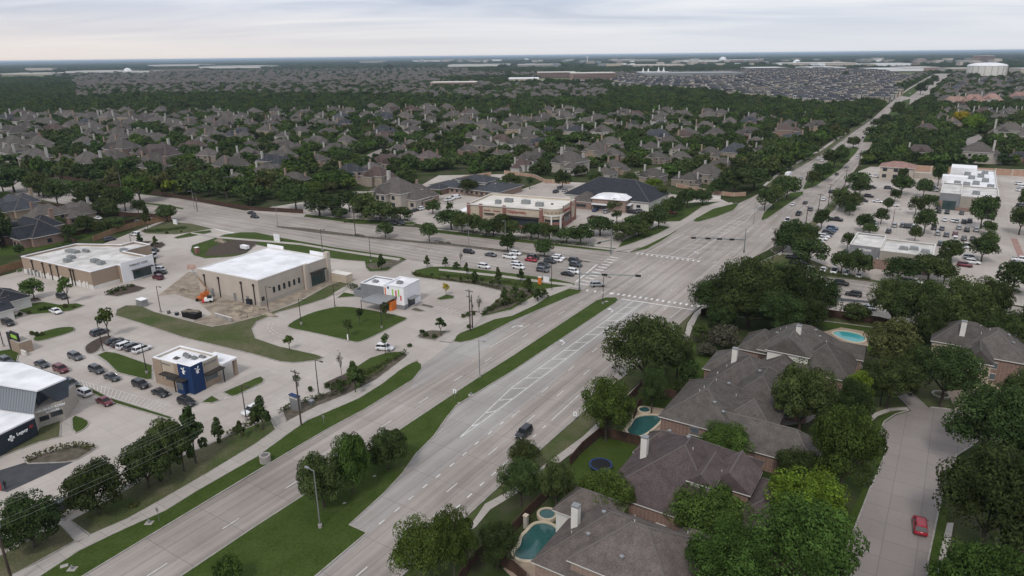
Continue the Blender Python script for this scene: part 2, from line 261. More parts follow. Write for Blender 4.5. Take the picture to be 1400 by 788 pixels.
# ------------------------------------------------------------------ helpers
class MB:
    def __init__(s): s.v = []; s.f = []; s.mi = []
    def add(s, vs, fs, mi=0):
        o = len(s.v); s.v += [tuple(v) for v in vs]; s.f += [tuple(i + o for i in f) for f in fs]; s.mi += [mi] * len(fs); return s
    def box(s, c, sz, ang=0, mi=0, taper=1):
        ca, sa = math.cos(ang), math.sin(ang); vs = []
        for k, t in ((-1, 1), (1, taper)):
            for i, j in ((-1, -1), (1, -1), (1, 1), (-1, 1)):
                x, y = i * sz[0] / 2 * t, j * sz[1] / 2 * t
                vs.append((c[0] + ca * x - sa * y, c[1] + sa * x + ca * y, c[2] + k * sz[2] / 2))
        return s.add(vs, [(3, 2, 1, 0), (4, 5, 6, 7), (0, 1, 5, 4), (1, 2, 6, 5), (2, 3, 7, 6), (3, 0, 4, 7)], mi)
    def prism(s, poly, z0, z1, mi=0, cap=True, bottom=False):
        n = len(poly); vs = [(p[0], p[1], z0) for p in poly] + [(p[0], p[1], z1) for p in poly]
        fs = [(i, (i + 1) % n, n + (i + 1) % n, n + i) for i in range(n)]
        if cap: fs.append(tuple(range(n, 2 * n)))
        if bottom: fs.append(tuple(reversed(range(n))))
        return s.add(vs, fs, mi)
    def tube(s, pts, rad, n=6, mi=0, cap=True):
        vs = []; fs = []; pts = [Vector(p) for p in pts]
        for i, p in enumerate(pts):
            d = (pts[min(i + 1, len(pts) - 1)] - pts[max(i - 1, 0)]).normalized()
            a = d.cross(Vector((0, 0, 1)) if abs(d.z) < .9 else Vector((1, 0, 0))).normalized(); b = d.cross(a)
            r = rad[i] if hasattr(rad, '__len__') else rad
            for k in range(n):
                t = 2 * math.pi * k / n; vs.append(p + (a * math.cos(t) + b * math.sin(t)) * r)
        for i in range(len(pts) - 1):
            for k in range(n): fs.append((i * n + k, i * n + (k + 1) % n, (i + 1) * n + (k + 1) % n, (i + 1) * n + k))
        if cap: fs.append(tuple(range(n))); fs.append(tuple(range((len(pts) - 1) * n, len(pts) * n)))
        return s.add(vs, fs, mi)
    def mesh(s, name, mats, off=None):
        me = bpy.data.meshes.new(name)
        vs = s.v if off is None else [(v[0] - off[0], v[1] - off[1], v[2] - off[2]) for v in s.v]
        me.from_pydata(vs, [], s.f); me.update()
        for m_ in (mats if isinstance(mats, (list, tuple)) else [mats]): me.materials.append(m_)
        if any(s.mi): me.polygons.foreach_set('material_index', s.mi)
        return me
    def build(s, name, mats, parent=None, label=None):
        if isinstance(mats, str): mats = M[mats]
        if isinstance(mats, (list, tuple)): mats = [M[x] if isinstance(x, str) else x for x in mats]
        me = s.mesh(name, mats, parent.location if parent else None)
        fixn(me)
        o = bpy.data.objects.new(name, me); C.objects.link(o)
        if parent: o.parent = parent
        if label: o['label'] = label
        return o
def fixn(me):
    bm = bmesh.new(); bm.from_mesh(me); bmesh.ops.recalc_face_normals(bm, faces=bm.faces); bm.to_mesh(me); bm.free()
def tag(o, label=None, cat=None, group=None, kind=None):
    if label: o['label'] = label
    if cat: o['category'] = cat
    if group: o['group'] = group
    if kind: o['kind'] = kind
    return o
def empty(name, loc=(0, 0, 0), label=None, cat=None, group=None, rz=0):
    o = bpy.data.objects.new(name, None); o.location = loc; o.rotation_euler = (0, 0, rz); o.empty_display_size = .5; C.objects.link(o)
    return tag(o, label, cat, group)
def chaikin(p, n=2):
    for _ in range(n):
        q = []
        for i in range(len(p)):
            a, b = p[i], p[(i + 1) % len(p)]; q += [a * .75 + b * .25, a * .25 + b * .75]
        p = q
    return p
def area(p): return sum(p[i].x * p[(i + 1) % len(p)].y - p[(i + 1) % len(p)].x * p[i].y for i in range(len(p))) / 2
def inset(p, d):
    if area(p) < 0: p = p[::-1]
    out = []
    for i in range(len(p)):
        a, b, c = p[i - 1], p[i], p[(i + 1) % len(p)]
        d1 = (b - a); d2 = (c - b); d1.z = d2.z = 0
        if d1.length < 1e-6 or d2.length < 1e-6: out.append(b.copy()); continue
        d1.normalize(); d2.normalize(); n1 = Vector((-d1.y, d1.x, 0)); n2 = Vector((-d2.y, d2.x, 0)); nn = (n1 + n2)
        if nn.length < .3: out.append(b + n1 * d); continue
        nn.normalize(); out.append(b + nn * d / max(.5, nn.dot(n1)))
    return out
def ground(name, pts, z, m_, smooth=0, world_pts=False):
    p = pts if world_pts else [W(*q) for q in pts]
    if smooth: p = chaikin(p, smooth)
    mb = MB(); mb.add([(q.x, q.y, z) for q in p], [tuple(range(len(p)))]); o = mb.build(name, m_); me = o.data
    if me.polygons[0].normal.z < 0: me.flip_normals()
    return tag(o, kind='structure')
LAWNS = []
def island(name, pts, m_='grass', smooth=0, kerb=.22, h=.14):
    "raised planting island: concrete kerb all round with the soil or turf just inside it"
    p = [W(*q) for q in pts]
    if smooth: p = chaikin(p, smooth)
    if area(p) < 0: p = p[::-1]
    q = inset(p, kerb); n = len(p)
    mb = MB(); vs = [(a.x, a.y, -.02) for a in p] + [(a.x, a.y, h) for a in p] + [(a.x, a.y, h) for a in q] + [(a.x, a.y, h - .06) for a in q]
    fs = []
    for k in range(3): fs += [(k * n + i, k * n + (i + 1) % n, (k + 1) * n + (i + 1) % n, (k + 1) * n + i) for i in range(n)]
    mb.add(vs, fs)
    q2 = inset(p, kerb - .03)
    g = MB(); g.add([(a.x, a.y, h - .03) for a in q2], [tuple(range(n))]); o = g.build(name, m_)
    if o.data.polygons[0].normal.z < 0: o.data.flip_normals()
    tag(o, kind='structure'); k_ = mb.build('kerb', 'kerb'); k_.parent = o; LAWNS.append(p)
    return o
def strip(mb, pts, w, z=.03, world_pts=False, dash=None):
    p = pts if world_pts else [W(*q) for q in pts]
    segs = []
    for a, b in zip(p, p[1:]):
        if dash:
            Ld = (b - a).length; d = (b - a) / Ld; t = 0
            while t < Ld: segs.append((a + d * t, a + d * min(t + dash[0], Ld))); t += dash[0] + dash[1]
        else: segs.append((a, b))
    for a, b in segs:
        d = (b - a)
        if d.length < .01: continue
        d.normalize(); n_ = Vector((-d.y, d.x, 0)) * w / 2
        mb.add([(q.x, q.y, z) for q in (a - n_, b - n_, b + n_, a + n_)], [(0, 1, 2, 3)])
def inpoly(x, y, poly):
    c = False; j = len(poly) - 1
    for i in range(len(poly)):
        xi, yi = poly[i][0], poly[i][1]; xj, yj = poly[j][0], poly[j][1]
        if (yi > y) != (yj > y) and x < (xj - xi) * (y - yi) / (yj - yi) + xi: c = not c
        j = i
    return c
# ------------------------------------------------------------------ ground and roads
def base_ground():
    o = ground('ground', [(-45000, -300), (45000, -300), (45000, 60000), (-45000, 60000)], -0.06, 'yard', world_pts=True) if False else None
    mt = bpy.data.materials.new('far_ground'); mt.use_nodes = True; n = mt.node_tree.nodes; l = mt.node_tree.links
    b = n['Principled BSDF']; b.inputs['Roughness'].default_value = 1; b.inputs['Specular IOR Level'].default_value = 0
    g = n.new('ShaderNodeNewGeometry').outputs['Position']
    near = M['yard'].node_tree.nodes['Principled BSDF']
    def nz(s, d=6, r=.6):
        z = n.new('ShaderNodeTexNoise'); z.inputs['Scale'].default_value = s; z.inputs['Detail'].default_value = d; z.inputs['Roughness'].default_value = r; l.new(g, z.inputs['Vector']); return z.outputs[0]
    def ramp(f, stops):
        r = n.new('ShaderNodeValToRGB'); l.new(f, r.inputs[0]); el = r.color_ramp.elements
        el[0].position = stops[0][0]; el[0].color = (*stops[0][1], 1); el[1].position = stops[-1][0]; el[1].color = (*stops[-1][1], 1)
        for p, c in stops[1:-1]: e_ = el.new(p); e_.color = (*c, 1)
        return r.outputs[0]
    c1 = ramp(nz(.11, 8), [(.35, (.03, .045, .016)), (.5, (.045, .058, .024)), (.66, (.078, .07, .05))])
    c2 = ramp(nz(.0012, 10, .68), [(.40, (.028, .042, .018)), (.52, (.04, .052, .026)), (.565, (.11, .105, .075)), (.60, (.05, .06, .035)), (.70, (.16, .145, .125))])
    s = n.new('ShaderNodeSeparateXYZ'); l.new(g, s.inputs[0])
    r = n.new('ShaderNodeMapRange'); l.new(s.outputs[1], r.inputs[0]); r.inputs[1].default_value = 1500; r.inputs[2].default_value = 3200
    mm = n.new('ShaderNodeMix'); mm.data_type = 'RGBA'; l.new(r.outputs[0], mm.inputs[0]); l.new(c1, mm.inputs[6]); l.new(c2, mm.inputs[7]); l.new(mm.outputs[2], b.inputs['Base Color'])
    M['ground'] = mt
    ground('ground', [Vector(q + (0,)) for q in ((-45000, -400), (45000, -400), (45000, 60000), (-45000, 60000))], -.06, 'ground', world_pts=True)
base_ground()
LOT_W = [(-260, 1000), (-120, 420), (0, 378), (60, 362), (120, 342), (180, 318), (236, 296), (236, 304), (292, 312), (350, 319), (420, 332), (455, 339), (555, 355), (700, 374), (786, 387), (796, 399), (775, 408), (700, 440), (662, 460), (617, 470), (577, 500), (565, 520), (435, 597), (350, 646), (239, 713), (100, 790), (20, 860)]
ground('parking_lot', LOT_W, -.02, 'lot')
LOT_N = [(262, 300), (455, 270), (480, 262), (560, 262), (600, 240), (700, 238), (705, 262), (745, 248), (800, 250), (900, 264), (985, 272), (1002, 280), (948, 302), (924, 316), (905, 324), (860, 345), (700, 330), (570, 306)]
ground('parking_lot', LOT_N, -.024, 'lot')
LOT_E = [(1040, 372), (1068, 345), (1098, 318), (1128, 292), (1150, 268), (1160, 240), (1190, 228), (1240, 230), (1420, 232), (1560, 380), (1500, 440), (1395, 418), (1290, 402), (1195, 386), (1117, 378)]
ground('parking_lot', LOT_E, -.028, 'lot')
ROAD_S = [(60, 822), (115, 788), (239, 713), (350, 646.5), (444, 590), (500, 560), (565, 520), (577, 500), (617, 469), (662, 460), (700, 440), (775, 408), (796, 398), (850, 380), (955, 418), (932, 440), (855, 512), (766, 590), (700, 648), (637, 706), (551, 785), (505, 825)]
ROAD_N = [(862, 346), (905, 322), (947, 302), (1009, 279), (1050, 259), (1072, 240), (1132, 207), (1165, 182), (1190, 165), (1210, 147), (1240, 122), (1267, 106.5), (1279, 101), (1303, 101), (1292, 109), (1265, 137), (1230, 157), (1200, 180), (1185, 210), (1152, 257), (1137, 275), (1100, 312), (1050, 342), (1012, 361), (940, 385)]
ROAD_W = [(-160, 200), (-60, 218), (0, 231), (37, 239), (85, 251), (165, 262), (200, 267), (250, 272), (350, 291), (460, 302), (490, 307), (570, 311), (587, 317), (700, 331), (862, 346), (900, 380), (785, 388), (700, 374), (555, 355), (455, 339), (420, 332), (350, 319), (325, 319), (292, 312), (235, 304), (100, 282), (0, 262), (-60, 250), (-160, 232)]
ROAD_E = [(985, 366), (1012, 361), (1117, 377), (1195, 386), (1290, 402), (1420, 425), (1650, 470), (1650, 545), (1400, 472), (1282, 452), (1205, 441), (1135, 431), (1050, 424), (955, 419), (900, 390)]
ground('road', ROAD_S, .0, 'road'); ground('road', ROAD_N, .006, 'road'); ground('road', ROAD_W, .012, 'road_x'); ground('road', ROAD_E, .018, 'road_x')
# the lighter, newer turn-lane pavement
ground('road', [(433, 790), (503, 729), (479, 718), (526, 675), (551, 648), (570, 620), (594, 597), (625, 555), (700, 509), (843, 413), (850, 409), (891, 417), (800, 482), (745, 533), (686, 579), (626, 627), (558, 684), (494, 740), (440, 790)], .024, 'road_grey')
ground('road', [(566, 519), (577, 500), (617, 469), (640, 466), (700, 441), (735, 424), (722, 433), (665, 476), (590, 520), (560, 535)], .024, 'road_grey')
STREET = [(1130, 815), (1144, 788), (1161, 745), (1191, 668), (1201, 647), (1213, 617), (1206, 605), (1203, 592), (1210, 577), (1225, 567), (1246, 561), (1268, 557), (1312, 562), (1340, 575), (1345, 592), (1330, 608), (1306, 623), (1296, 650), (1284, 688), (1268, 763), (1264, 815)]
ground('street', STREET, .0, 'street')
ground('driveway', [(1218, 532), (1243, 533), (1270, 558), (1246, 562)], .012, 'street')
ground('driveway', [(1295, 535), (1330, 532), (1352, 520), (1385, 545), (1360, 575), (1330, 565), (1306, 560)], .012, 'patio')
ground('driveway', [(1025, 556), (1080, 545), (1130, 560), (1105, 578), (1050, 585)], .0, 'street')
# ---- medians, verges and islands
island('median_lawn', [(190, 824), (247, 788), (350, 719), (423, 672), (550, 585), (657, 514), (700, 487), (780, 434), (815, 411), (828, 407), (842, 407), (846, 410), (843, 414), (780, 456), (700, 509), (652, 538), (625, 555), (611, 572), (594, 597), (570, 621), (551, 648), (526, 675), (479, 718), (503, 729), (433, 788), (395, 820)])
island('verge_lawn', [(-60, 832), (54, 788), (108, 753), (155, 730), (226, 698), (266, 673), (306, 650), (350, 625), (398, 590), (420, 575), (455, 560), (490, 545), (522, 525), (545, 507), (560, 497), (571, 494), (577, 499), (577, 505), (565, 520), (500, 560), (444, 590), (350, 646), (239, 713), (115, 788), (60, 822)], 'grass')
island('verge_lawn', [(619, 468), (624, 459), (633, 453), (645, 450), (675, 437), (700, 432), (732, 417), (747, 407), (765, 400), (778, 395), (796, 397), (794, 401), (775, 408), (700, 440), (662, 460), (645, 466), (630, 469)])
VA = [(95, 713), (176, 668), (240, 628), (310, 597), (352, 580), (367, 567), (378, 588), (350, 608), (286, 647), (238, 675), (176, 710), (123, 733)]
island('verge_planting', VA, 'grass2')
island('verge_planting', [(385, 561), (412, 551), (452, 535), (441, 525), (470, 512), (490, 500), (505, 490), (530, 482), (548, 481), (558, 485), (557, 488), (532, 507), (515, 520), (475, 540), (435, 556), (391, 578)], 'bed')
island('verge_lawn', [(-70, 790), (0, 760), (83, 716), (105, 740), (27, 783), (-60, 826)], 'grass2')
# lawn wedge with clipped hedge beside the driveway
ground('lawn', [(470, 513), (490, 501), (505, 491), (530, 483), (548, 482), (554, 484), (530, 497), (505, 514), (490, 522)], .125, 'grass')
ground('lawn', [(447, 523), (468, 513), (487, 521), (480, 530), (460, 534)], .122, 'mulch')
island('lawn', [(391, 446), (405, 437), (425, 428), (448, 422), (465, 419), (490, 421), (557, 434), (556, 438), (549, 441), (515, 459), (496, 467), (488, 469), (478, 467), (425, 455), (397, 450)], smooth=1)
island('lawn', [(157, 432), (159, 424), (172, 418), (192, 418), (212, 427), (250, 437), (290, 447), (315, 443), (350, 434), (370, 427), (405, 415), (450, 390), (474, 383), (478, 388), (466, 398), (445, 409), (410, 420), (382, 427), (352, 440), (345, 450), (350, 463), (382, 474), (432, 485), (443, 489), (437, 493), (400, 497), (382, 495), (350, 486), (250, 462), (190, 442)], 'grass2')
island('lawn', [(460, 408), (470, 400), (491, 404), (488, 406)], 'grass')
island('lawn', [(115, 476), (120, 470), (140, 460), (157, 459), (142, 470), (140, 474), (133, 482), (124, 485), (117, 483)], 'mulch', smooth=1)
island('lawn', [(132, 486), (145, 481), (160, 483), (209, 500), (209, 519), (200, 520), (160, 510), (145, 495)], 'grass')
island('lawn', [(102, 525), (125, 531), (150, 544), (236, 571), (232, 574), (150, 550), (130, 540)], 'grass', kerb=.15)
island('lawn', [(97, 566), (120, 574), (123, 580), (116, 588), (99, 595)], 'grass', smooth=1)
island('lawn', [(50, 588), (84, 569), (83, 598), (52, 606), (0, 626), (-70, 650), (-70, 638), (0, 614)], 'grass2')
island('lawn', [(304, 537), (350, 517), (357, 515), (362, 519), (360, 524), (325, 541), (316, 543)], 'grass')
island('lawn', [(274, 551), (290, 541), (302, 548), (290, 552)], 'grass')
island('lawn', [(42, 466), (54, 455), (80, 448), (100, 447), (105, 450), (99, 455), (54, 468)], 'grass', smooth=1)
island('lawn', [(-60, 500), (0, 480), (35, 475), (26, 486), (23, 496), (0, 500), (-50, 520)], 'grass')
island('lawn', [(24, 426), (39, 416), (60, 413), (82, 417), (105, 415), (116, 418), (110, 421), (95, 426), (40, 431)], 'grass')
island('lawn', [(37, 413), (43, 408), (53, 407), (58, 412)], 'mulch')
island('lawn', [(142, 404), (160, 394), (184, 390), (200, 394), (190, 399), (160, 406)], 'mulch')
island('lawn', [(-30, 440), (0, 430), (28, 431), (20, 437), (-20, 448)], 'grass')
island('lawn', [(22, 371), (30, 366), (32, 371), (24, 373)], 'grass')
island('lawn', [(200, 339), (205, 334), (222, 331), (227, 335), (220, 340)], 'mulch')
island('lawn', [(180, 333), (190, 330), (209, 330), (202, 334)], 'mulch')
island('lawn', [(237, 325), (262, 318), (288, 315), (290, 318), (262, 324), (242, 327)], 'grass')
island('lawn', [(192, 317), (233, 300), (245, 305), (262, 306), (291, 313), (262, 318), (240, 321), (200, 320)], 'grass2')
island('lawn', [(260, 344), (262, 336), (287, 328), (307, 321), (330, 318), (350, 318), (388, 326), (455, 338), (550, 352), (557, 355), (540, 364), (530, 371), (505, 372), (500, 367), (498, 358), (470, 356), (440, 352), (395, 345), (350, 335), (335, 349), (312, 352), (280, 354), (265, 350)])
ground('lawn', [(285, 341), (305, 331), (330, 328), (352, 331), (350, 336), (334, 347), (300, 350), (280, 350)], .125, 'mulch')
ground('lawn', [(500, 362), (540, 356), (552, 356), (535, 366), (508, 369)], .125, 'bed')
island('lawn', [(563, 376), (567, 370), (590, 365), (625, 365), (700, 374), (760, 382), (786, 388), (787, 391), (757, 394), (732, 405), (700, 424), (657, 434), (660, 427), (685, 405), (684, 398), (650, 390), (600, 383), (568, 379)])
ground('lawn', [(600, 379), (650, 384), (700, 392), (735, 398), (725, 405), (698, 421), (662, 431), (685, 407), (686, 398), (650, 389), (600, 382)], .125, 'bed')
island('lawn', [(561, 424), (568, 421), (583, 426), (572, 427)], 'bed'); island('lawn', [(573, 418), (579, 416), (594, 419), (591, 422)], 'bed')
island('lawn', [(596, 409), (610, 403), (622, 405), (620, 409), (602, 411)], 'grass')
island('lawn', [(570, 460), (577, 454), (590, 452), (614, 453), (595, 466), (574, 463)], 'bed')
island('lawn', [(633, 428), (646, 425), (656, 426), (652, 428)], 'mulch')
island('lawn', [(33, 631), (55, 622), (105, 609), (125, 611), (127, 617), (105, 630), (90, 633), (38, 635)], 'bed')
ground('asphalt_patch', [(-60, 668), (0, 643), (33, 633), (100, 632), (10, 673), (0, 671), (-60, 690)], .01, 'asphalt')
ground('asphalt_patch', [(87, 684), (104, 676), (113, 678), (114, 700), (100, 690)], .01, 'asphalt')
# construction site dirt
ground('dirt', [(215, 405), (258, 372), (290, 375), (352, 406), (452, 378), (470, 380), (472, 386), (448, 390), (405, 413), (370, 426), (350, 434), (315, 442), (290, 446), (262, 440), (290, 430), (270, 412), (240, 402)], .012, 'dirt')
# sidewalks
def walk(l, r, z=.135): ground('sidewalk', l + r[::-1], z, 'walk')
walk([(-80, 826), (27, 783), (100, 746), (123, 733), (176, 710), (238, 675), (286, 647), (350, 608), (373, 590), (390, 579), (435, 555), (475, 540), (515, 520), (532, 507), (557, 487)], [(-60, 834), (54, 788), (108, 753), (155, 730), (226, 698), (266, 673), (306, 650), (350, 625), (398, 590), (420, 575), (455, 560), (490, 545), (522, 525), (545, 507), (572, 492)])
walk([(600, 467), (620, 450), (632, 442), (657, 435), (700, 425), (722, 411), (732, 404), (745, 396), (757, 394), (787, 390)], [(617, 469), (627, 457), (645, 450), (675, 437), (700, 432), (732, 417), (747, 407), (765, 400), (780, 394), (796, 396)])
walk([(368, 566), (372, 565)], [(380, 586), (390, 579)]); walk([(83, 716), (95, 713)], [(105, 742), (122, 734)])
walk([(260, 318), (300, 324), (350, 328), (410, 333), (470, 343), (548, 354)], [(262, 320), (300, 326.5), (350, 330.5), (410, 335.5), (470, 345.5), (545, 357)], .13)
walk([(600, 368), (680, 376), (740, 384), (784, 389)], [(600, 370.5), (680, 379), (738, 387), (780, 392)], .13)
walk([(84, 569), (97, 566)], [(84, 598), (99, 595)], .012)
walk([(132, 468), (150, 480), (165, 486), (209, 502), (209, 520), (265, 548), (310, 530), (340, 512), (365, 505)], [(113, 475), (130, 488), (150, 500), (205, 522), (205, 526), (262, 552), (320, 545), (352, 520), (375, 512)], .01)
walk([(455, 402), (470, 393)], [(460, 404), (475, 395)], .15)
# far-side sidewalk and verges
island('verge_lawn', [(415, 297), (430, 299), (462, 303), (488, 307), (565, 308), (570, 305), (556, 302), (500, 300), (460, 296), (418, 293)])
island('verge_lawn', [(588, 318), (700, 331), (835, 345), (845, 340), (820, 338), (700, 325), (610, 313), (590, 314)])
walk([(418, 292), (470, 298), (562, 303)], [(418, 293.5), (470, 299.5), (560, 304.5)], .13); walk([(595, 312.5), (700, 325), (840, 341)], [(592, 314), (700, 326.5), (838, 343)], .13)
walk([(840, 341), (870, 333), (905, 318), (942, 298), (965, 284), (1000, 277)], [(838, 345), (880, 338), (915, 321), (948, 301), (975, 286), (1003, 279)], .12)
island('verge_lawn', [(862, 346), (880, 337), (900, 324), (925, 314), (926, 316), (905, 330), (885, 341)])
island('verge_lawn', [(947, 303), (956, 293), (985, 282), (1006, 278), (1010, 280), (1003, 288), (980, 297), (955, 304)])
island('verge_lawn', [(872, 300), (890, 288), (930, 278), (985, 276), (960, 283), (943, 295), (930, 303), (905, 304)])
island('verge_lawn', [(850, 330), (900, 308), (917, 311), (900, 320), (868, 332), (845, 339)])
# north-leg medians and verges
island('median_lawn', [(1040, 300), (1044, 291), (1060, 276), (1080, 264), (1098, 262), (1099, 266), (1080, 278), (1050, 299), (1042, 302)])
island('median_lawn', [(1097, 258), (1102, 248), (1132, 220), (1150, 206), (1168, 201), (1175, 203), (1170, 210), (1150, 232), (1117, 254), (1100, 260)])
island('median_lawn', [(1179, 195), (1184, 184), (1205, 167), (1218, 152), (1235, 138), (1245, 135), (1243, 145), (1225, 162), (1208, 181), (1190, 195)])
island('median_lawn', [(1230, 131), (1250, 118), (1265, 110), (1281, 104), (1274, 110), (1262, 120), (1243, 133)])
for pts in ([(1050, 257), (1072, 239), (1132, 206), (1165, 181), (1190, 163), (1188, 160), (1160, 178), (1125, 203), (1066, 236), (1044, 254)], [(1053, 342), (1102, 311), (1139, 275), (1155, 256), (1165, 250), (1157, 262), (1140, 288), (1105, 318), (1060, 347)]):
    island('verge_lawn', pts, 'grass2', kerb=.15)
walk([(1046, 255), (1068, 237), (1127, 204), (1162, 179)], [(1043, 254), (1064, 236), (1124, 202.5), (1159, 178)], .13)
walk([(1062, 348), (1106, 319), (1140, 290), (1156, 265)], [(1066, 350), (1110, 321), (1144, 291), (1160, 265)], .13)
# east leg
island('median_strip', [(1040, 398), (1140, 407), (1200, 413), (1205, 417), (1140, 412), (1040, 402)], 'asphalt')
island('verge_lawn', [(1065, 347), (1100, 352), (1150, 372), (1195, 383), (1290, 400), (1288, 404), (1195, 387), (1117, 378), (1050, 370), (1030, 362)], 'grass2')
island('verge_lawn', [(960, 421), (1135, 433), (1205, 443), (1282, 454), (1280, 459), (1200, 449), (1130, 440), (965, 432)], 'grass2')
island('median_strip', [(375, 309), (425, 313), (500, 323), (575, 330), (617, 333), (700, 343), (808, 358), (806, 360), (700, 347), (617, 337), (560, 332), (497, 326), (430, 319), (380, 312)], 'bed')
island('median_strip', [(195, 277), (225, 280), (252, 285), (250, 287), (222, 283), (195, 279)], 'grass')
# right side of the south leg
walk([(600, 752), (622, 735), (644, 717), (663, 689), (695, 672), (744, 636), (797, 597), (820, 575), (870, 528), (905, 495), (936, 457), (940, 442), (950, 427), (960, 420)], [(606, 756), (628, 738), (651, 720), (670, 697), (703, 677), (754, 641), (812, 597), (826, 580), (876, 532), (912, 498), (941, 466), (946, 450), (955, 431), (965, 421)], .02)
ground('verge_lawn', [(551, 786), (637, 707), (700, 649), (766, 591), (855, 513), (932, 441), (953, 421), (948, 428), (938, 443), (934, 458), (903, 494), (868, 528), (797, 597), (744, 636), (694, 672), (662, 689), (643, 717), (598, 752), (575, 800)], .012, 'grass2')
kb = MB(); k_ = [W(*q) for q in [(505, 825), (551, 785), (637, 706), (700, 648), (766, 590), (855, 512), (932, 440), (955, 420)]]
for a, b in zip(k_, k_[1:]):
    d = (b - a).normalized(); n_ = Vector((d.y, -d.x, 0)) * .25; kb.prism([a, b, b + n_, a + n_], -.02, .14)
tag(kb.build('kerb', 'kerb'), kind='structure')
kb = MB()
for ch in ([(1130, 815), (1144, 788), (1161, 745), (1191, 668), (1201, 647), (1213, 617), (1206, 605), (1203, 592), (1210, 577), (1225, 567), (1243, 562)], [(1272, 557.5), (1312, 562), (1340, 575), (1345, 592), (1330, 608), (1306, 623), (1296, 650), (1284, 688), (1268, 763), (1264, 815)]):
    k_ = [W(*q) for q in ch]
    for a, b in zip(k_, k_[1:]):
        d = (b - a).normalized(); n_ = Vector((-d.y, d.x, 0)) * .25; kb.prism([a, b, b + n_, a + n_], -.02, .14)
tag(kb.build('kerb', 'kerb'), kind='structure')
# yards of the near homes
for pts, m_ in (([(1191, 591), (1200, 575), (1215, 565), (1240, 560), (1246, 562), (1225, 568), (1210, 578), (1203, 592), (1206, 602), (1200, 604)], 'grass'),
                ([(920, 500), (945, 470), (985, 475), (1000, 480), (985, 500), (955, 520), (935, 540), (895, 535)], 'grass'), ([(1170, 570), (1185, 545), (1225, 540), (1240, 558), (1200, 570), (1180, 590)], 'grass2'),
                ([(1262, 555), (1250, 535), (1275, 505), (1300, 510), (1312, 558)], 'grass2'), ([(770, 640), (820, 600), (875, 606), (868, 640), (820, 690), (770, 680)], 'grass'), ([(862, 590), (880, 545), (925, 548), (925, 560), (880, 575)], 'grass'),
                ([(1264, 815), (1268, 763), (1284, 690), (1296, 696), (1292, 760), (1290, 815)], 'grass'), ([(1300, 815), (1305, 700), (1420, 690), (1420, 815)], 'yard'), ([(1110, 815), (1128, 788), (1150, 730), (1180, 668), (1190, 668), (1160, 745), (1143, 788), (1130, 815)], 'grass'),
                ([(1120, 440), (1200, 446), (1215, 470), (1195, 485), (1150, 460)], 'grass'), ([(0, 350), (0, 331), (60, 330), (95, 330), (60, 341), (20, 349)], 'grass'), ([(90, 325), (150, 312), (170, 316), (115, 329)], 'grass')):
    ground('lawn', pts, .008, m_)
walk([(1120, 815), (1138, 780), (1155, 735), (1181, 672), (1196, 640)], [(1126, 815), (1143, 780), (1160, 735), (1187, 670), (1200, 640)], .02) if False else None
walk([(1280, 815), (1284, 760), (1295, 715)], [(1291, 815), (1296, 760), (1304, 715)], .02)
walk([(1186, 590), (1183, 577), (1195, 565), (1215, 558), (1240, 557)], [(1193, 593), (1190, 578), (1200, 569), (1218, 562), (1244, 561)], .02)
walk([(1272, 556), (1295, 558)], [(1272, 558), (1295, 560)], .02)
# ---- painted markings
mk = MB()
strip(mk, [(627, 600), (655, 573), (700, 530), (780, 473), (867, 411)], .16); strip(mk, [(627, 600), (655, 580), (700, 546.5), (790, 479), (879, 414)], .16)
La = [W(*q) for q in [(627, 600), (655, 573), (700, 530), (780, 473), (867, 411)]]; Lb = [W(*q) for q in [(627, 600), (655, 580), (700, 546.5), (790, 479), (879, 414)]]
def along(pl, t):
    tot = sum((b - a).length for a, b in zip(pl, pl[1:])); d = t * tot
    for a, b in zip(pl, pl[1:]):
        l_ = (b - a).length
        if d <= l_: return a + (b - a) * (d / l_)
        d -= l_
    return pl[-1]
for i in range(1, 15): strip(mk, [along(La, i / 15 - .012), along(Lb, i / 15 + .012)], .22, world_pts=True)
def dashes(pts, Ld=3.05, w=.13, d=None):
    for i, q in enumerate(pts):
        a = W(*q); dd = (d or E1)
        strip(mk, [a - dd * Ld / 2, a + dd * Ld / 2], w, world_pts=True)
dashes([(522, 714), (543, 697), (562, 681), (581, 665), (599, 651), (618, 635.7), (635, 621), (652, 606), (670, 592), (686, 579)], 1.3, .22)
dashes([(626, 693), (642, 678), (659, 662), (675, 648), (690, 634), (545, 768), (744, 584), (731, 596)], 1.3, .22)
dashes([(674, 617), (618, 667), (558, 722), (492, 784), (705, 566), (745, 533), (781, 504), (813, 479), (726, 572), (766, 538), (802, 509), (891, 419), (910, 422), (668, 491.7), (626.5, 517.7), (579.5, 547.2), (528, 580), (718, 459), (768, 428), (740, 445), (794, 414), (316, 716), (215, 779), (400, 662)], 3.05, .15)
strip(mk, [(668, 476), (724, 444)], .15); strip(mk, [(792, 540), (754, 575)], .15); strip(mk, [(850, 409), (949, 424)], .5); strip(mk, [(933, 422), (916, 435)], .15)
def pads(a, b, n, Lp=.6, wp=1.5, pd=None):
    A, B = W(*a), W(*b); d = (B - A).normalized(); pd = pd or Vector((-d.y, d.x, 0))
    for i in range(n):
        c = A + (B - A) * (i / (n - 1)); strip(mk, [c - d * Lp / 2, c + d * Lp / 2], wp, world_pts=True)
pads((803, 397.5), (835, 401.5), 4, .6, 1.7); pads((838, 401.5), (955, 419), 16, .65, 1.7)
pads((871, 347), (955, 357.5), 13, .65, 1.6); strip(mk, [(872, 345.5), (952, 355)], .4)
A, B = W(839, 352), W(798, 389)
for i in range(11):
    c = A + (B - A) * (i / 10); strip(mk, [c - E2 * 1.6, c + E2 * 1.6], .7, world_pts=True)
strip(mk, [(816, 362), (787, 386)], .45)
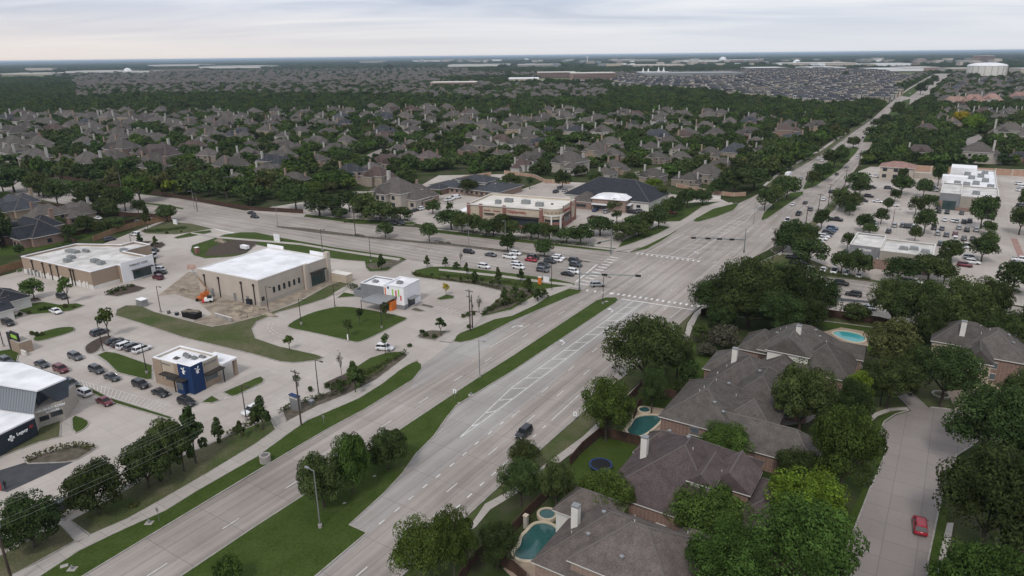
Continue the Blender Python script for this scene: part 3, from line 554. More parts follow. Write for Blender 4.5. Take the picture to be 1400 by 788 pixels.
# north leg: turn bay hatching
Ha = [W(*q) for q in [(914, 350), (1029, 288), (1041, 280)]]; Hb = [W(*q) for q in [(940, 352), (1020, 302), (1041, 280)]]
strip(mk, Ha, .16, world_pts=True); strip(mk, Hb, .16, world_pts=True)
for i in range(2, 17):
    a, b = along(Ha, i / 18), along(Hb, i / 18); c = (a + b) / 2 + E1 * 1.6; strip(mk, [a, c, b], .2, world_pts=True)
strip(mk, [(885, 346), (936, 320)], .15); strip(mk, [(896, 346), (1005, 292)], .13, dash=(3, 6))
for off in (((955, 354), (1060, 296), (1100, 268), (1160, 210)), ((975, 360), (1075, 302), (1120, 270), (1180, 207)), ((1058, 335), (1097, 306), (1137, 268), (1160, 240)), ((1056, 273), (1095, 243), (1130, 220), (1160, 197)), ((1040, 275), (1080, 248), (1130, 215)), ((1190, 190), (1215, 166), (1245, 140), (1275, 118)), ((1180, 178), (1210, 157), (1250, 122))):
    strip(mk, off, .16, dash=(3, 9))
# west leg lanes
strip(mk, [(532, 336), (600, 343), (700, 357), (812, 371)], .13, dash=(3, 3)); strip(mk, [(640, 341), (700, 349), (818, 364)], .13)
for i in range(13): 
    c = W(535 + i * 13.5, 337.2 + i * 1.72); strip(mk, [c - E1 * .9 - E2, c + E1 * .9 + E2 * .4], .2, world_pts=True)
strip(mk, [(590, 352), (700, 366), (800, 378)], .13, dash=(3, 9))
for off in (((300, 297), (375, 306), (455, 314), (560, 326)), ((350, 300), (480, 312), (690, 337), (800, 350)), ((200, 273), (290, 290), (360, 300))):
    strip(mk, off, .13, dash=(3, 9))
strip(mk, [(295, 314), (325, 320), (340, 323)], .9)
for off in (((1060, 384), (1195, 397), (1290, 412)), ((1060, 392), (1195, 405)), ((1060, 412), (1200, 425), (1290, 440)), ((1060, 418), (1200, 432))): strip(mk, off, .13, dash=(3, 9))
strip(mk, [(1000, 395), (990, 412)], .4)
strip(mk, [(845, 397), (880, 372), (925, 352)], .12, dash=(1, 2.2)); strip(mk, [(925, 402), (880, 372), (850, 356)], .12, dash=(1, 2.2))
def arrow(x, y, s=1, f=1):
    c = W(x, y); strip(mk, [c - E1 * 1.5 * s, c, c + E1 * .8 * s - E2 * 1.2 * f * s], .28, world_pts=True)
    t = c + E1 * .8 * s - E2 * 1.2 * f * s; n_ = E2 * f
    mk.add([(q.x, q.y, .03) for q in (t - E1 * .7, t + E1 * .7, t - n_ * 1.1)], [(0, 1, 2)])
arrow(772, 469); arrow(838, 425); arrow(704, 446, 1, -1); arrow(955, 346, 1); arrow(985, 328)
tag(mk.build('lane_marking', 'white'), kind='structure')
# parking stall and drive-through paint
mk = MB()
A, B = W(103, 520), W(232, 556)
C_, D_ = W(93, 515), W(232, 566)
top = [(96, 517), (150, 531), (237, 556)]; bot = [(104, 526), (150, 543), (222, 564)]
strip(mk, top, .1); strip(mk, bot, .1)
ta = [W(*q) for q in top]; ba = [W(*q) for q in bot]
for i in range(26): strip(mk, [along(ta, i / 25.5), along(ba, min(1, i / 25.5 + .01))], .11, world_pts=True)
for i in range(15):
    c = W(145 + i * 0, 0) if False else None
for x0, y0, n, sx, sy, dv in ((146, 477, 6, 10, 2.2, 1), (505, 478, 0, 0, 0, 1), (365, 545, 5, 6, 6, 1), (560, 390, 6, 8, 3, 1)):
    for i in range(n):
        c = W(x0 + i * sx, y0 + i * sy); strip(mk, [c, c + E1 * 5.2], .1, world_pts=True)
# loop lane: double line with rungs
for pl in ([(464, 480), (430, 474), (400, 466), (375, 458), (366, 450), (368, 441), (384, 432), (405, 424)], [(466, 478), (432, 472), (403, 464), (380, 456.5), (371, 450), (373, 442), (388, 433), (408, 425)]): strip(mk, pl, .1, dash=(1.6, .8))
for s in ((305, 545, 348, 533), (240, 566, 268, 556)): strip(mk, [(s[0], s[1]), (s[2], s[3])], .12)
for i in range(7): c = W(306 + i * 7, 546 - i * 2.2); strip(mk, [c, c + E1 * 3.2], .12, world_pts=True)
for i in range(9): c = W(592 + i * 6, 422 + i * 1.3); strip(mk, [c, c + E1 * 2.2 + E2 * .6], .16, world_pts=True)
for i in range(12): c = W(590 + i * 7.5, 398 - i * .3); strip(mk, [c, c + E1 * 5], .09, world_pts=True)
strip(mk, [(155, 548), (170, 553)], .1)
# retail lot stalls
def stalls(a, b, n, Ls=5.2, both=True):
    A, B = W(*a), W(*b); d = (B - A).normalized(); q = Vector((-d.y, d.x, 0))
    for i in range(n + 1):
        c = A + (B - A) * (i / n); strip(mk, [c - (q * Ls if both else q * 0), c + q * Ls], .1, world_pts=True)
    if both: strip(mk, [A, B], .1, world_pts=True)
stalls((1278, 300), (1335, 305), 10); stalls((1275, 322), (1340, 329), 10); stalls((1210, 313), (1252, 317), 9); stalls((1285, 292), (1330, 296), 8, both=False)
stalls((1190, 262), (1225, 246), 10); stalls((1113, 338), (1143, 300), 14, both=False)
tag(mk.build('parking_marking', 'white'), kind='structure')
mk = MB(); strip(mk, [(1386, 326), (1400, 360)], 2.2, z=.02); tag(mk.build('fire_lane_paint', 'tile_salmon'), kind='structure')
ground('road', [(790, 397), (786, 387), (818, 362), (860, 345), (950, 350), (1014, 360), (1000, 375), (985, 400), (955, 420), (880, 410), (845, 404)], .022, 'road')
# ------------------------------------------------------------------ landmarks used to describe the many look-alikes
REG = []      # (object, category, look, pixel position, landmark)
LM = [(285, 120, 'on the estate toward the warehouses'), (480, 125, 'left of the red brick block'), (640, 130, 'beyond the red brick block'), (740, 128, 'before the distant brick schools'), (870, 150, 'before the dark townhouses'), (1000, 160, 'in the wooded belt below the townhouses'),
      (60, 165, 'in the upper left estate'), (160, 180, 'above the curving side road'), (270, 205, 'above the cross street bend'), (400, 215, 'behind the cross street tree belt'), (480, 185, 'in the middle of the estate'), (600, 185, 'on the estate behind the nursery school'), (740, 190, 'on the estate behind the drugstore'), (850, 205, 'behind the dark blue roof'), (950, 215, 'behind the lawn by the long road'), (1060, 180, 'left of the long road'),
      (1160, 215, 'along the median of the long road'), (1300, 180, 'behind the long salmon wall'), (1250, 150, 'right of the long road'), (1380, 150, 'near the domed arena'), (1110, 110, 'by the dark townhouses'),
      (40, 280, 'by the left-edge brick homes'), (180, 265, 'along the cross street curve'), (110, 360, 'around the tan clinic'), (210, 365, 'in the parking of the tan clinic'), (360, 370, 'around the unfinished building'), (470, 285, 'along the cross street pole line'), (600, 300, 'along the drugstore street side'), (690, 275, 'around the drugstore'), (570, 260, 'by the nursery school'), (840, 260, 'around the white-roofed annex'),
      (530, 400, 'around the coloured-strip building'), (480, 440, 'on the looped lawn'), (660, 385, 'on the planted bed by the queue'), (740, 355, 'in the queue at the crossing'), (825, 390, 'at the middle of the crossing'), (900, 340, 'along the drugstore corner'), (1080, 300, 'where road meets retail lot'), (1130, 330, 'on the retail lot near edge'), (1210, 350, 'around the shop with white lettering'), (1230, 260, 'in the upper retail lot'), (1300, 320, 'in the right retail lot'), (1320, 260, 'around the flat-roofed shops'), (1150, 395, 'on the right street arm'), (1385, 340, 'at the retail lot right edge'),
      (1050, 400, 'on the big-tree corner'), (1280, 420, 'along the right street arm'), (880, 480, 'beside the road-side gardens'), (830, 550, 'beside the wide road pool garden'), (1110, 540, 'before the grey-roofed homes'), (1220, 510, 'at the dead-end street head'), (1340, 470, 'beside the cream-gabled house'), (1345, 600, 'right of the dead-end street'), (1150, 640, 'left of the dead-end street'), (980, 700, 'between the two nearest homes'), (1090, 740, 'by the bottom of the dead-end street'), (830, 670, 'by the trampoline garden'), (700, 650, 'by the walled pool garden'), (610, 740, 'at the wide road, bottom edge'),
      (490, 620, 'on the wide grass median'), (255, 510, 'around the blue coffee kiosk'), (160, 470, 'in the stalls left of the coffee kiosk'), (110, 500, 'in the drive-through lanes'), (30, 420, 'by the cream cottages'), (60, 560, 'around the grey metal clinic'), (340, 560, 'right of the blue coffee kiosk'), (500, 500, 'on the planted bed by the driveway'), (240, 610, 'along the lower parking hedge'), (90, 700, 'in the bottom left corner'), (610, 440, 'near the tall wooden poles'), (716, 590, 'on the wide road'), (350, 295, 'on the cross street, left arm'), (1250, 715, 'on the dead-end street')]
def reg(o, cat, look, px, plural):
    lm = min(LM, key=lambda q: (q[0] - px[0]) ** 2 + ((q[1] - px[1]) * (2.2 if px[1] < 250 else 1.2)) ** 2)[2]
    REG.append((o, cat, look, px, lm)); o['category'] = cat; o['group'] = plural
ORD = {1: 'first', 2: 'second', 3: 'third', 4: 'fourth', 5: 'fifth', 6: 'sixth', 7: 'seventh', 8: 'eighth', 9: 'ninth', 10: 'tenth', 11: 'eleventh', 12: 'twelfth'}
def finish_labels():
    d = {}
    for r in REG: d.setdefault((r[2], r[4]), []).append(r)
    for (look, lm), rs in d.items():
        if len(rs) == 1: rs[0][0]['label'] = f'{look} {lm}'; continue
        # split further into nearer and farther rows when there are many
        rs.sort(key=lambda r: r[3][0])
        for i, r in enumerate(rs):
            k = i + 1
            if i < (len(rs) + 1) // 2: o_ = 'leftmost' if k == 1 else ORD.get(k, f'{k}th') + ' from left'
            else:
                k = len(rs) - i; o_ = 'rightmost' if k == 1 else ORD.get(k, f'{k}th') + ' from right'
            r[0]['label'] = f'{look} {lm}, {o_}'
# ------------------------------------------------------------------ trees
rnd = random.Random(11)
def leafcloud(n_cl, n_leaf, size, shape, seed, rx=(.62, .72), cr=(.26, .42), cz=.0):
    "clumps of small leaf blades spread through the crown; open gaps stay between the clumps"
    r = random.Random(seed); mb = MB()
    for c in range(n_cl):
        th = r.uniform(0, 6.283); u = r.uniform(-.55, 1) ; ph = math.asin(max(-1, min(1, u)))
        rr = r.uniform(*rx) * (1 if r.random() > .2 else .5)
        sx, sz = shape(u)
        cc = Vector((math.cos(th) * math.cos(ph) * rr * sx, math.sin(th) * math.cos(ph) * rr * sx, math.sin(ph) * rr * sz))
        k = r.uniform(*cr)
        for i in range(n_leaf):
            d = Vector((r.gauss(0, 1), r.gauss(0, 1), r.gauss(.25, 1))).normalized()
            p = cc + Vector((d.x * k, d.y * k, d.z * k * .75)) * r.uniform(.78, 1.08)
            nrm = (d + Vector((r.gauss(0, .45), r.gauss(0, .45), r.gauss(.25, .45)))).normalized()
            a = nrm.cross(Vector((r.gauss(0, 1), r.gauss(0, 1), r.gauss(0, 1)))).normalized(); b = nrm.cross(a)
            s = size * r.uniform(.6, 1.3); a *= s; b *= s * .62
            mb.add([p - a, p + b, p + a, p - b], [(0, 1, 2, 3)])
    return mb
def dome(u): return (1.0, .78)
def tall(u): return (1 - .25 * max(0, u), 1.25)
def cone(u): return (1.0 - .8 * max(0, u) , 1.7)
def flat(u): return (1.12, .5)
def trunkmesh(h, r0, seed, limbs=5, top=.5):
    r = random.Random(seed); mb = MB()
    mb.tube([(0, 0, -.1), (r.uniform(-.03, .03), 0, h * .5), (0, r.uniform(-.03, .03), h)], [r0 * 1.3, r0, r0 * .8], 7)
    for i in range(limbs):
        t = i / limbs * 6.283 + r.uniform(-.4, .4); L_ = r.uniform(.35, .6)
        mb.tube([(0, 0, h * .92), (math.cos(t) * L_ * .5, math.sin(t) * L_ * .5, h + top * .45), (math.cos(t) * L_, math.sin(t) * L_, h + top)], [r0 * .6, r0 * .4, r0 * .15], 5)
    return mb
KIND = {}
def defkind(k, crowns, z, trunk):
    "unit crowns (radius about 1) centred at height z, with a matching trunk"
    cm = []
    for c in crowns:
        c.v = [(x, y, zz + z) for x, y, zz in c.v]; cm.append(c.mesh(k + '_crown', M['leaf']))
    KIND[k] = (cm, trunk.mesh(k + '_trunk', M['bark']), z)
defkind('oak', [leafcloud(78, 290, .028, dome, s, (.46, .84), (.14, .34)) for s in (1, 2, 3)], 1.02, trunkmesh(.5, .045, 5, 6, .5))
defkind('oakm', [leafcloud(34, 90, .07, dome, s, (.58, .74), (.24, .38)) for s in (21, 22, 23, 24)], 1.0, trunkmesh(.5, .05, 6, 4, .5))
def low(u): return (1.0, .95)
defkind('bushy', [leafcloud(64, 220, .036, low, s, (.56, .74), (.2, .34)) for s in (14, 15)], .88, trunkmesh(.35, .05, 15, 5, .5))
defkind('upright', [leafcloud(52, 170, .042, tall, s, (.58, .76), (.22, .36)) for s in (4, 5)], 1.35, trunkmesh(.6, .05, 7, 5, .8))
defkind('cone', [leafcloud(26, 70, .12, cone, s, (.45, .75), (.2, .36)) for s in (6, 7)], 1.35, trunkmesh(.7, .06, 8, 4, 1.2))
defkind('young', [leafcloud(16, 40, .13, tall, s, (.3, .7), (.2, .38)) for s in (8, 9)], 2.0, trunkmesh(1.1, .06, 9, 5, .9))
defkind('bare', [leafcloud(22, 26, .055, tall, 10, (.3, .9), (.2, .4))], 1.7, trunkmesh(.8, .06, 12, 9, 1.4))
defkind('far', [leafcloud(17, 34, .15, dome, s) for s in (31, 32, 33)], .95, trunkmesh(.5, .06, 10, 0, .3))
defkind('shrub', [leafcloud(14, 40, .15, dome, s, (.35, .6), (.35, .5)) for s in (41, 42)], .45, trunkmesh(.2, .08, 11, 0, .3))
LEAFNAME = {'leaf': 'dark green', 'leaf_g': 'mid green', 'leaf_l': 'lime green', 'leaf_y': 'yellow', 'leaf_b': 'bare brown', 'leaf_olive': 'olive green'}
NAME = {'bushy': 'bushy_tree', 'oak': 'broad_tree', 'oakm': 'round_tree', 'upright': 'upright_tree', 'cone': 'conical_tree', 'young': 'young_tree', 'bare': 'bare_tree', 'far': 'distant_tree', 'shrub': 'shrub'}
LOOK = {'bushy': 'bushy {} tree', 'oak': 'broad {} tree', 'oakm': 'round {} tree', 'upright': 'tall {} tree', 'cone': 'slim {} tree', 'young': 'young {} tree', 'bare': 'leafless thin tree', 'far': 'small {} tree', 'shrub': 'low {} shrub'}
GRP = {'bushy': 'bushy low-crowned trees', 'oak': 'broad trees', 'oakm': 'round trees', 'upright': 'tall trees', 'cone': 'slim trees', 'young': 'young planted trees', 'bare': 'leafless trees', 'far': 'trees of the estates', 'shrub': 'shrubs in the beds'}
FIRSTFAR = []
def tree(kind, loc, rad, hs, leaf='leaf', label=None):
    cms, tm, z = KIND[kind]
    e_ = empty(NAME[kind], loc); rz = rnd.uniform(0, 6.28)
    ob = bpy.data.objects.new('crown', rnd.choice(cms)); C.objects.link(ob); ob.parent = e_
    tb = bpy.data.objects.new('trunk', tm); C.objects.link(tb); tb.parent = e_
    for o in (ob, tb): o.scale = (rad, rad, hs); o.rotation_euler = (0, 0, rz)
    if leaf != 'leaf': ob.material_slots[0].link = 'OBJECT'; ob.material_slots[0].material = M[leaf]
    if kind == 'far': FIRSTFAR.append(ob)
    px = PX(loc); reg(e_, 'tree' if kind != 'shrub' else 'shrub', LOOK[kind].format(LEAFNAME[leaf]), px, GRP[kind])
    if label: e_['label'] = label
    return e_
TREES = []     # hand-surveyed: x, y top, y base, width in photo pixels, kind, leaf
def T(s, kind='oak', leaf='leaf'):
    for q in s.split():
        v = [float(t) for t in q.split(',')]; TREES.append((*v, kind, leaf))
T('48,682,744,70 137,636,698,68 204,602,662,62 234,572,640,52', 'bushy'); T('268,568,634,34 252,590,645,30', 'cone')
T('300,574,606,17 330,578,600,13 360,545,588,26 350,560,590,14 486,497,537,22 493,505,528,20 466,520,540,10', 'cone')
T('527,458,484,13 396,459,479,14', 'young', 'leaf_g'); T('610,387,405,10', 'young', 'leaf_y'); T('467,483,513,11 655,405,428,11 145,370,0,0', 'bare', 'leaf_b') if False else None
T('527,458,484,13 396,459,479,14', 'young', 'leaf_g') if False else None
T('467,483,513,12 655,405,428,12 630,345,360,8', 'bare', 'leaf_b')
T('603,435,460,16 477,436,462,14 492,423,444,12 528,415,438,14', 'young')
T('584,350,366,10 609,352,365,10 624,358,368,12 638,359,376,9 649,371,388,15 681,366,394,13 690,394,420,14 522,348,370,13 712,368,385,12 722,379,400,17 704,388,408,14 735,395,412,16 712,398,418,16 745,396,408,12', 'cone')
T('527,305,327,24 587,306,333,25 437,266,298,46 405,254,288,40 520,278,306,50 548,286,305,35 617,288,317,46 647,295,322,30 675,303,325,26 686,294,316,32 694,319,347,23 641,246,268,30 592,274,294,23 744,328,353,30 726,305,327,30 751,306,332,32 794,308,335,38 820,303,325,46 850,305,332,34 873,302,326,34 900,281,315,30 897,256,279,30 924,268,297,22 939,260,286,27 960,260,282,27 841,271,290,32 465,285,300,24 495,280,298,26', 'oakm')
T('579,259,270,10 600,260,273,12 560,254,268,10 843,287,306,16 970,256,273,13 724,243,259,12 522,262,275,16 615,276,296,12', 'young')
T('500,266,300,42 455,268,298,36 478,262,292,34 560,243,262,26 545,247,266,30 700,238,258,30 682,246,264,28 662,240,256,22 815,236,256,24 775,312,334,34 700,303,330,28 665,300,326,24 736,305,330,28 632,292,322,26 880,290,318,30 865,296,324,30 912,272,300,24', 'oakm')
T('769,234,259,26 1045,260,290,24 1004,234,268,50 1030,233,262,46 985,245,268,30 860,236,250,20', 'oakm'); T('893,245,263,26', 'oakm', 'leaf_l'); T('445,238,262,36 430,250,270,30', 'oakm', 'leaf_g')
T('5,300,338,26 28,338,352,12 90,335,350,16 78,300,318,22 118,300,322,24 140,306,322,22 160,300,318,22 8,268,290,22 -20,300,340,40 55,292,308,18', 'oakm')
T('20,235,266,44 54,243,270,28 80,254,285,28 108,252,277,28 131,254,285,34 160,261,292,38 155,282,303,20 190,276,295,18 229,283,305,25 94,312,330,22 120,262,290,30 145,275,298,28 60,250,272,30 5,240,266,30', 'oakm')
T('192,246,279,38 172,262,290,26', 'oakm', 'leaf_g'); T('202,282,312,11 213,325,338,8 192,321,335,8 94,324,337,9 210,351,364,11', 'cone')
T('47,386,410,25', 'oakm', 'leaf_g'); T('94,386,416,17 149,425,462,20', 'young', 'leaf_g')
T('975,372,428,72 1022,350,430,92 1075,355,430,92 1110,375,428,62 1002,388,442,66 1058,392,450,74 1100,398,448,56 985,410,450,44', 'oak')
T('1217,382,438,62 1255,388,452,72 1300,384,452,80 1338,388,445,58 1368,430,480,60 1400,425,480,56 1270,420,468,50 1320,430,475,50', 'oak')
T('1213,440,502,66', 'upright', 'leaf_olive'); T('1168,423,441,38 1100,410,446,34 958,444,470,26 942,497,538,30 933,520,545,26', 'oakm'); T('988,447,482,44 965,470,488,30', 'oakm', 'leaf_b')
T('880,428,518,112 925,455,505,52 890,495,552,40', 'oak'); T('828,512,588,78', 'oak', 'leaf_g')
T('1090,498,585,82 1155,520,582,58 1212,492,548,72 1286,478,543,76 1352,542,632,108 1396,512,568,56 1240,470,520,46', 'oak'); T('1168,510,560,40', 'upright', 'leaf_l')
T('1146,566,664,90', 'oak', 'leaf_g'); T('1085,612,668,70 1337,632,745,118', 'oak'); T('1332,755,850,108', 'oak', 'leaf_g'); T('1093,648,738,102', 'oak', 'leaf_l'); T('1088,700,812,128 968,663,742,104 990,728,830,112 987,578,634,72', 'oak', 'leaf_g'); T('828,645,708,84', 'oak', 'leaf_g')
T('718,597,640,48 712,628,684,62 760,628,690,50 680,712,770,60', 'oak'); T('578,712,792,78 622,700,784,62', 'oak', 'leaf_g')
T('442,618,688,64 532,582,638,60', 'bushy'); T('482,590,665,56', 'bushy', 'leaf_g'); T('315,770,806,36', 'oakm', 'leaf_g'); T('1400,560,640,60 1395,640,740,60', 'oak')
T('1166,189,203,16 1202,166,179,23 1195,176,194,25 1210,159,170,16 1227,143,162,16 1258,117,131,13 1268,111,123,12 1276,106,117,10 1140,208,232,30 1124,226,248,28 1110,236,258,20 1150,202,224,18', 'oakm')
T('1075,244,275,33 1057,256,288,26 1063,246,280,20', 'oakm')
T('1172,239,260,32 1155,270,292,26 1148,261,286,26 1163,266,288,26 1122,289,316,21 1083,304,342,38 1105,309,338,26 1106,330,366,46 1070,314,348,32 1092,320,350,30 1175,250,270,24', 'oakm')
T('1161,280,296,14 1158,321,342,16 1181,296,318,23 1188,308,323,20 1204,288,308,18 1213,274,290,14 1223,261,277,14 1232,245,268,28 1233,233,250,13 1262,249,271,20 1251,273,296,18 1269,270,291,19 1263,292,322,27 1250,312,332,15 1282,229,256,18 1340,277,315,28 1356,274,296,14 1350,306,323,18 1351,321,341,20 1341,332,360,31 1299,333,359,27 1290,344,361,17 1393,291,323,27 1382,367,406,42 1398,263,290,13', 'oakm')
T('1150,347,376,29 1172,347,382,33 1228,357,389,44 1268,355,388,46 1290,362,390,28', 'oakm')
# survey: a tree's footprint follows from its base, its size from its width and height in the photo
SPOTS = []
for (x, yt, yb, w, k, lf) in TREES:
    if w <= 0: continue
    ang = math.atan((yb - HY) / F)
    OFF = {'oak': .13, 'oakm': .06, 'bushy': .1}.get(k, 0); b = W(x, yb - w * OFF); d = math.hypot(b.x, b.y); s = math.hypot(d, HC) / F
    rad = w * s * .5; ht = (yb - w * OFF - yt) * s / max(.5, math.cos(math.atan(HC / d))) 
    # top of crown seen: height plus part of the crown depth behind it
    ht = max(ht - rad * .25 * math.sin(math.atan(HC / d)), rad * 1.05)
    unit = KIND[k][2] + {'bushy': .95, 'oak': .78, 'oakm': .78, 'upright': 1.3, 'cone': 1.9, 'young': 1.2, 'bare': 1.2}[k] * .95
    hs = ht / unit; 
    if k in ('cone',): hs = ht / 2.75
    if k == 'young': rad *= 1.15; hs = ht / 3.0
    if k in ('oak', 'bushy', 'upright'):   # full crowns: the outline of the crown in the photo gives its height and place
        zc, a_ = {'oak': (1.17, .75), 'bushy': (1.05, .78), 'upright': (1.56, 1.0)}[k]; dep = math.atan(HC / max(60, W(x, yb).length)); cd, sd_ = math.cos(dep), math.sin(dep); half = (yb - yt) / 2; rp = w / 2 * .9
        hz = max(math.sqrt(max(0, half ** 2 - (rp * sd_) ** 2)) / (a_ * cd), rp * .62); b = W(x, (yt + yb) / 2 + zc * cd * hz); s = math.hypot(b.length, HC) / F
        SPOTS.append((k, b, w * s * .5 / 1.02, hz * s, lf, w)); continue
    SPOTS.append((k, b, rad / {'oak': 1.04, 'bushy': 1.12}.get(k, .98), hs * {'oak': 1.02, 'bushy': .95}.get(k, 1.08), lf, w))
def far_to_near(s): return s[1].y
# ------------------------------------------------------------------ cars
M['carglass'] = mat('car_glass', (.012, .015, .018), rough=.25, spec=.3)
def carmesh(kind):
    "lofted body shell: stations along the length, each a rounded cross-section"
    L_, Wd, H_ = {'sedan': (4.75, 1.84, 1.45), 'suv': (4.7, 1.92, 1.72), 'pickup': (5.8, 2.0, 1.88), 'van': (5.6, 2.05, 2.2), 'jeep': (4.3, 1.88, 1.85)}[kind]
    bel = {'sedan': .92, 'suv': 1.05, 'pickup': 1.15, 'van': 1.25, 'jeep': 1.12}[kind]; hood = {'sedan': .86, 'suv': 1.0, 'pickup': 1.12, 'van': 1.1, 'jeep': 1.12}[kind]
    a = L_ / 2; body = MB()
    st = [(-a, .45, .72 * bel, .84), (-a + .12, .3, .9 * bel, .95), (-a + .5, .24, .98 * bel, 1), (-a + 1.1, .22, bel, 1), (0, .2, bel, 1), (a - 1.35, .22, (bel + hood) / 2, 1), (a - 1.0, .24, hood, 1), (a - .35, .26, hood * .92, .96), (a - .08, .32, hood * .80, .88), (a, .42, hood * .66, .8)]
    rings = []
    for x, zb, zt, wf in st:
        w = Wd / 2 * wf; rings.append([(x, -w * .9, zb), (x, -w, zb + .16), (x, -w, zt * .8), (x, -w * .9, zt), (x, w * .9, zt), (x, w, zt * .8), (x, w, zb + .16), (x, w * .9, zb)])
    vs = [v for r_ in rings for v in r_]; fs = []
    for i in range(len(rings) - 1):
        for k in range(8): fs.append((i * 8 + k, i * 8 + (k + 1) % 8, (i + 1) * 8 + (k + 1) % 8, (i + 1) * 8 + k))
    fs += [tuple(range(8)), tuple(range((len(rings) - 1) * 8, len(rings) * 8))]; body.add(vs, fs)
    # cabin: (x rear base, x rear top, x front top, x front base)
    cb = {'sedan': (-a + .75, -a + 1.45, .35, 1.15), 'suv': (-a + .12, -a + .55, .55, 1.2), 'pickup': (-.85, -.6, .75, 1.35), 'van': (-a + .1, -a + .2, a - 1.5, a - .8), 'jeep': (-a + .1, -a + .2, .45, .75)}[kind]
    w0, w1 = Wd / 2 * .91, Wd / 2 * (.72 if kind != 'van' else .84); glass = MB(); roof = MB()
    gb = [(cb[0], -w0, bel * .97), (cb[3], -w0, hood * .97), (cb[3], w0, hood * .97), (cb[0], w0, bel * .97), (cb[1], -w1, H_ - .09), (cb[2], -w1, H_ - .09), (cb[2], w1, H_ - .09), (cb[1], w1, H_ - .09)]
    glass.add(gb, [(0, 1, 5, 4), (1, 2, 6, 5), (2, 3, 7, 6), (3, 0, 4, 7), (4, 5, 6, 7)])
    r0, r1 = w1 * 1.03, w1 * .86
    roof.add([(cb[1] - .1, -r0, H_ - .1), (cb[2] + .08, -r0, H_ - .1), (cb[2] + .08, r0, H_ - .1), (cb[1] - .1, r0, H_ - .1), (cb[1] + .12, -r1, H_), (cb[2] - .15, -r1, H_), (cb[2] - .15, r1, H_), (cb[1] + .12, r1, H_)], [(0, 1, 5, 4), (1, 2, 6, 5), (2, 3, 7, 6), (3, 0, 4, 7), (4, 5, 6, 7), (3, 2, 1, 0)])
    # pillars
    for s in (-1, 1):
        pil = [cb[0] * .5 + cb[1] * .5, (cb[1] + cb[2]) / 2, cb[2] * .5 + cb[3] * .5]
        for i, x in enumerate(pil):
            xb = [cb[0] + .05, (cb[1] + cb[2]) / 2 - .05, cb[3] - .08][i]; xt = [cb[1] + .02, (cb[1] + cb[2]) / 2, cb[2]][i]
            roof.tube([(xb, s * (w0 + .01), (bel if i < 2 else hood)), (xt, s * (w1 + .015), H_ - .08)], .05 if i != 1 else .045, 4)
        roof.box((cb[2] + .45, s * (Wd / 2 + .06), bel + .06), (.18, .16, .13))
    if kind == 'pickup':
        for s in (-1, 1): body.box((-a + 1.0, s * (Wd / 2 - .07), bel + .02), (1.75, .12, .14))
        glass.box((-a + 1.05, 0, bel + .012), (1.7, Wd - .34, .02))
    if kind == 'van':   # panelled cargo sides
        for s in (-1, 1): body.add([(-a + .12, s * (w0 + .02), bel * .9), (.7, s * (w0 + .02), bel * .9), (.7, s * (w1 + .03), H_ - .1), (-a + .2, s * (w1 + .03), H_ - .1)], [(0, 1, 2, 3)])
    whl = MB(); whl.tube([(0, -.12, 0), (0, .12, 0)], .34, 12); rim = MB(); rim.tube([(0, -.13, 0), (0, .13, 0)], .2, 8)
    hl = MB(); hl.box((0, 0, 0), (.12, .38, .13)); tl = MB(); tl.box((0, 0, 0), (.08, .22, .26))
    arch = MB()
    wx = a - .92 if kind != 'pickup' else a - 1.05
    for x in (-wx, wx):
        for s in (-1, 1): arch.tube([(x, s * (Wd / 2 - .1), .36), (x, s * (Wd / 2 + .006), .36)], .41, 12)
    D = dict(body=body.mesh('body', M['galv']), cabin=glass.mesh('windows', M['carglass']), roof=roof.mesh('roof', M['galv']), wheel=whl.mesh('wheel', M['tyre']), rim=rim.mesh('rim', M['rim']), hl=hl.mesh('headlight', M['lamp_w']), tl=tl.mesh('tail_light', M['lamp_r']), arch=arch.mesh('wheel_arch', M['black']))
    for me in D.values(): fixn(me)
    for k in ('body',): D[k].polygons.foreach_set('use_smooth', [True] * len(D[k].polygons)); 
    return D, (a, Wd, hood, bel, wx)
CARS = {k: carmesh(k) for k in ('sedan', 'suv', 'pickup', 'van', 'jeep')}
def paint(name, c, r=.3, m_=.25):
    mt = mat(name, c, rough=r, spec=.5, metal=m_); mt.node_tree.nodes['Principled BSDF'].inputs['Coat Weight'].default_value = .5; return mt
PAINT = {'white': paint('car_paint_white', (.66, .66, .67), m_=0), 'black': paint('car_paint_black', (.014, .015, .018)), 'grey': paint('car_paint_grey', (.10, .105, .115), m_=.4), 'dark grey': paint('car_paint_dark_grey', (.04, .045, .055), m_=.3),
         'silver': paint('car_paint_silver', (.36, .37, .38), m_=.5), 'dark red': paint('car_paint_dark_red', (.12, .012, .022)), 'red': paint('car_paint_red', (.30, .01, .025), m_=.1), 'blue': paint('car_paint_blue', (.03, .06, .13)), 'green': paint('car_paint_green', (.03, .05, .04)), 'tan': paint('car_paint_tan', (.3, .27, .22))}
KN = {'sedan': 'sedan', 'suv': 'SUV', 'pickup': 'pickup truck', 'van': 'cargo van', 'jeep': 'boxy off-roader'}
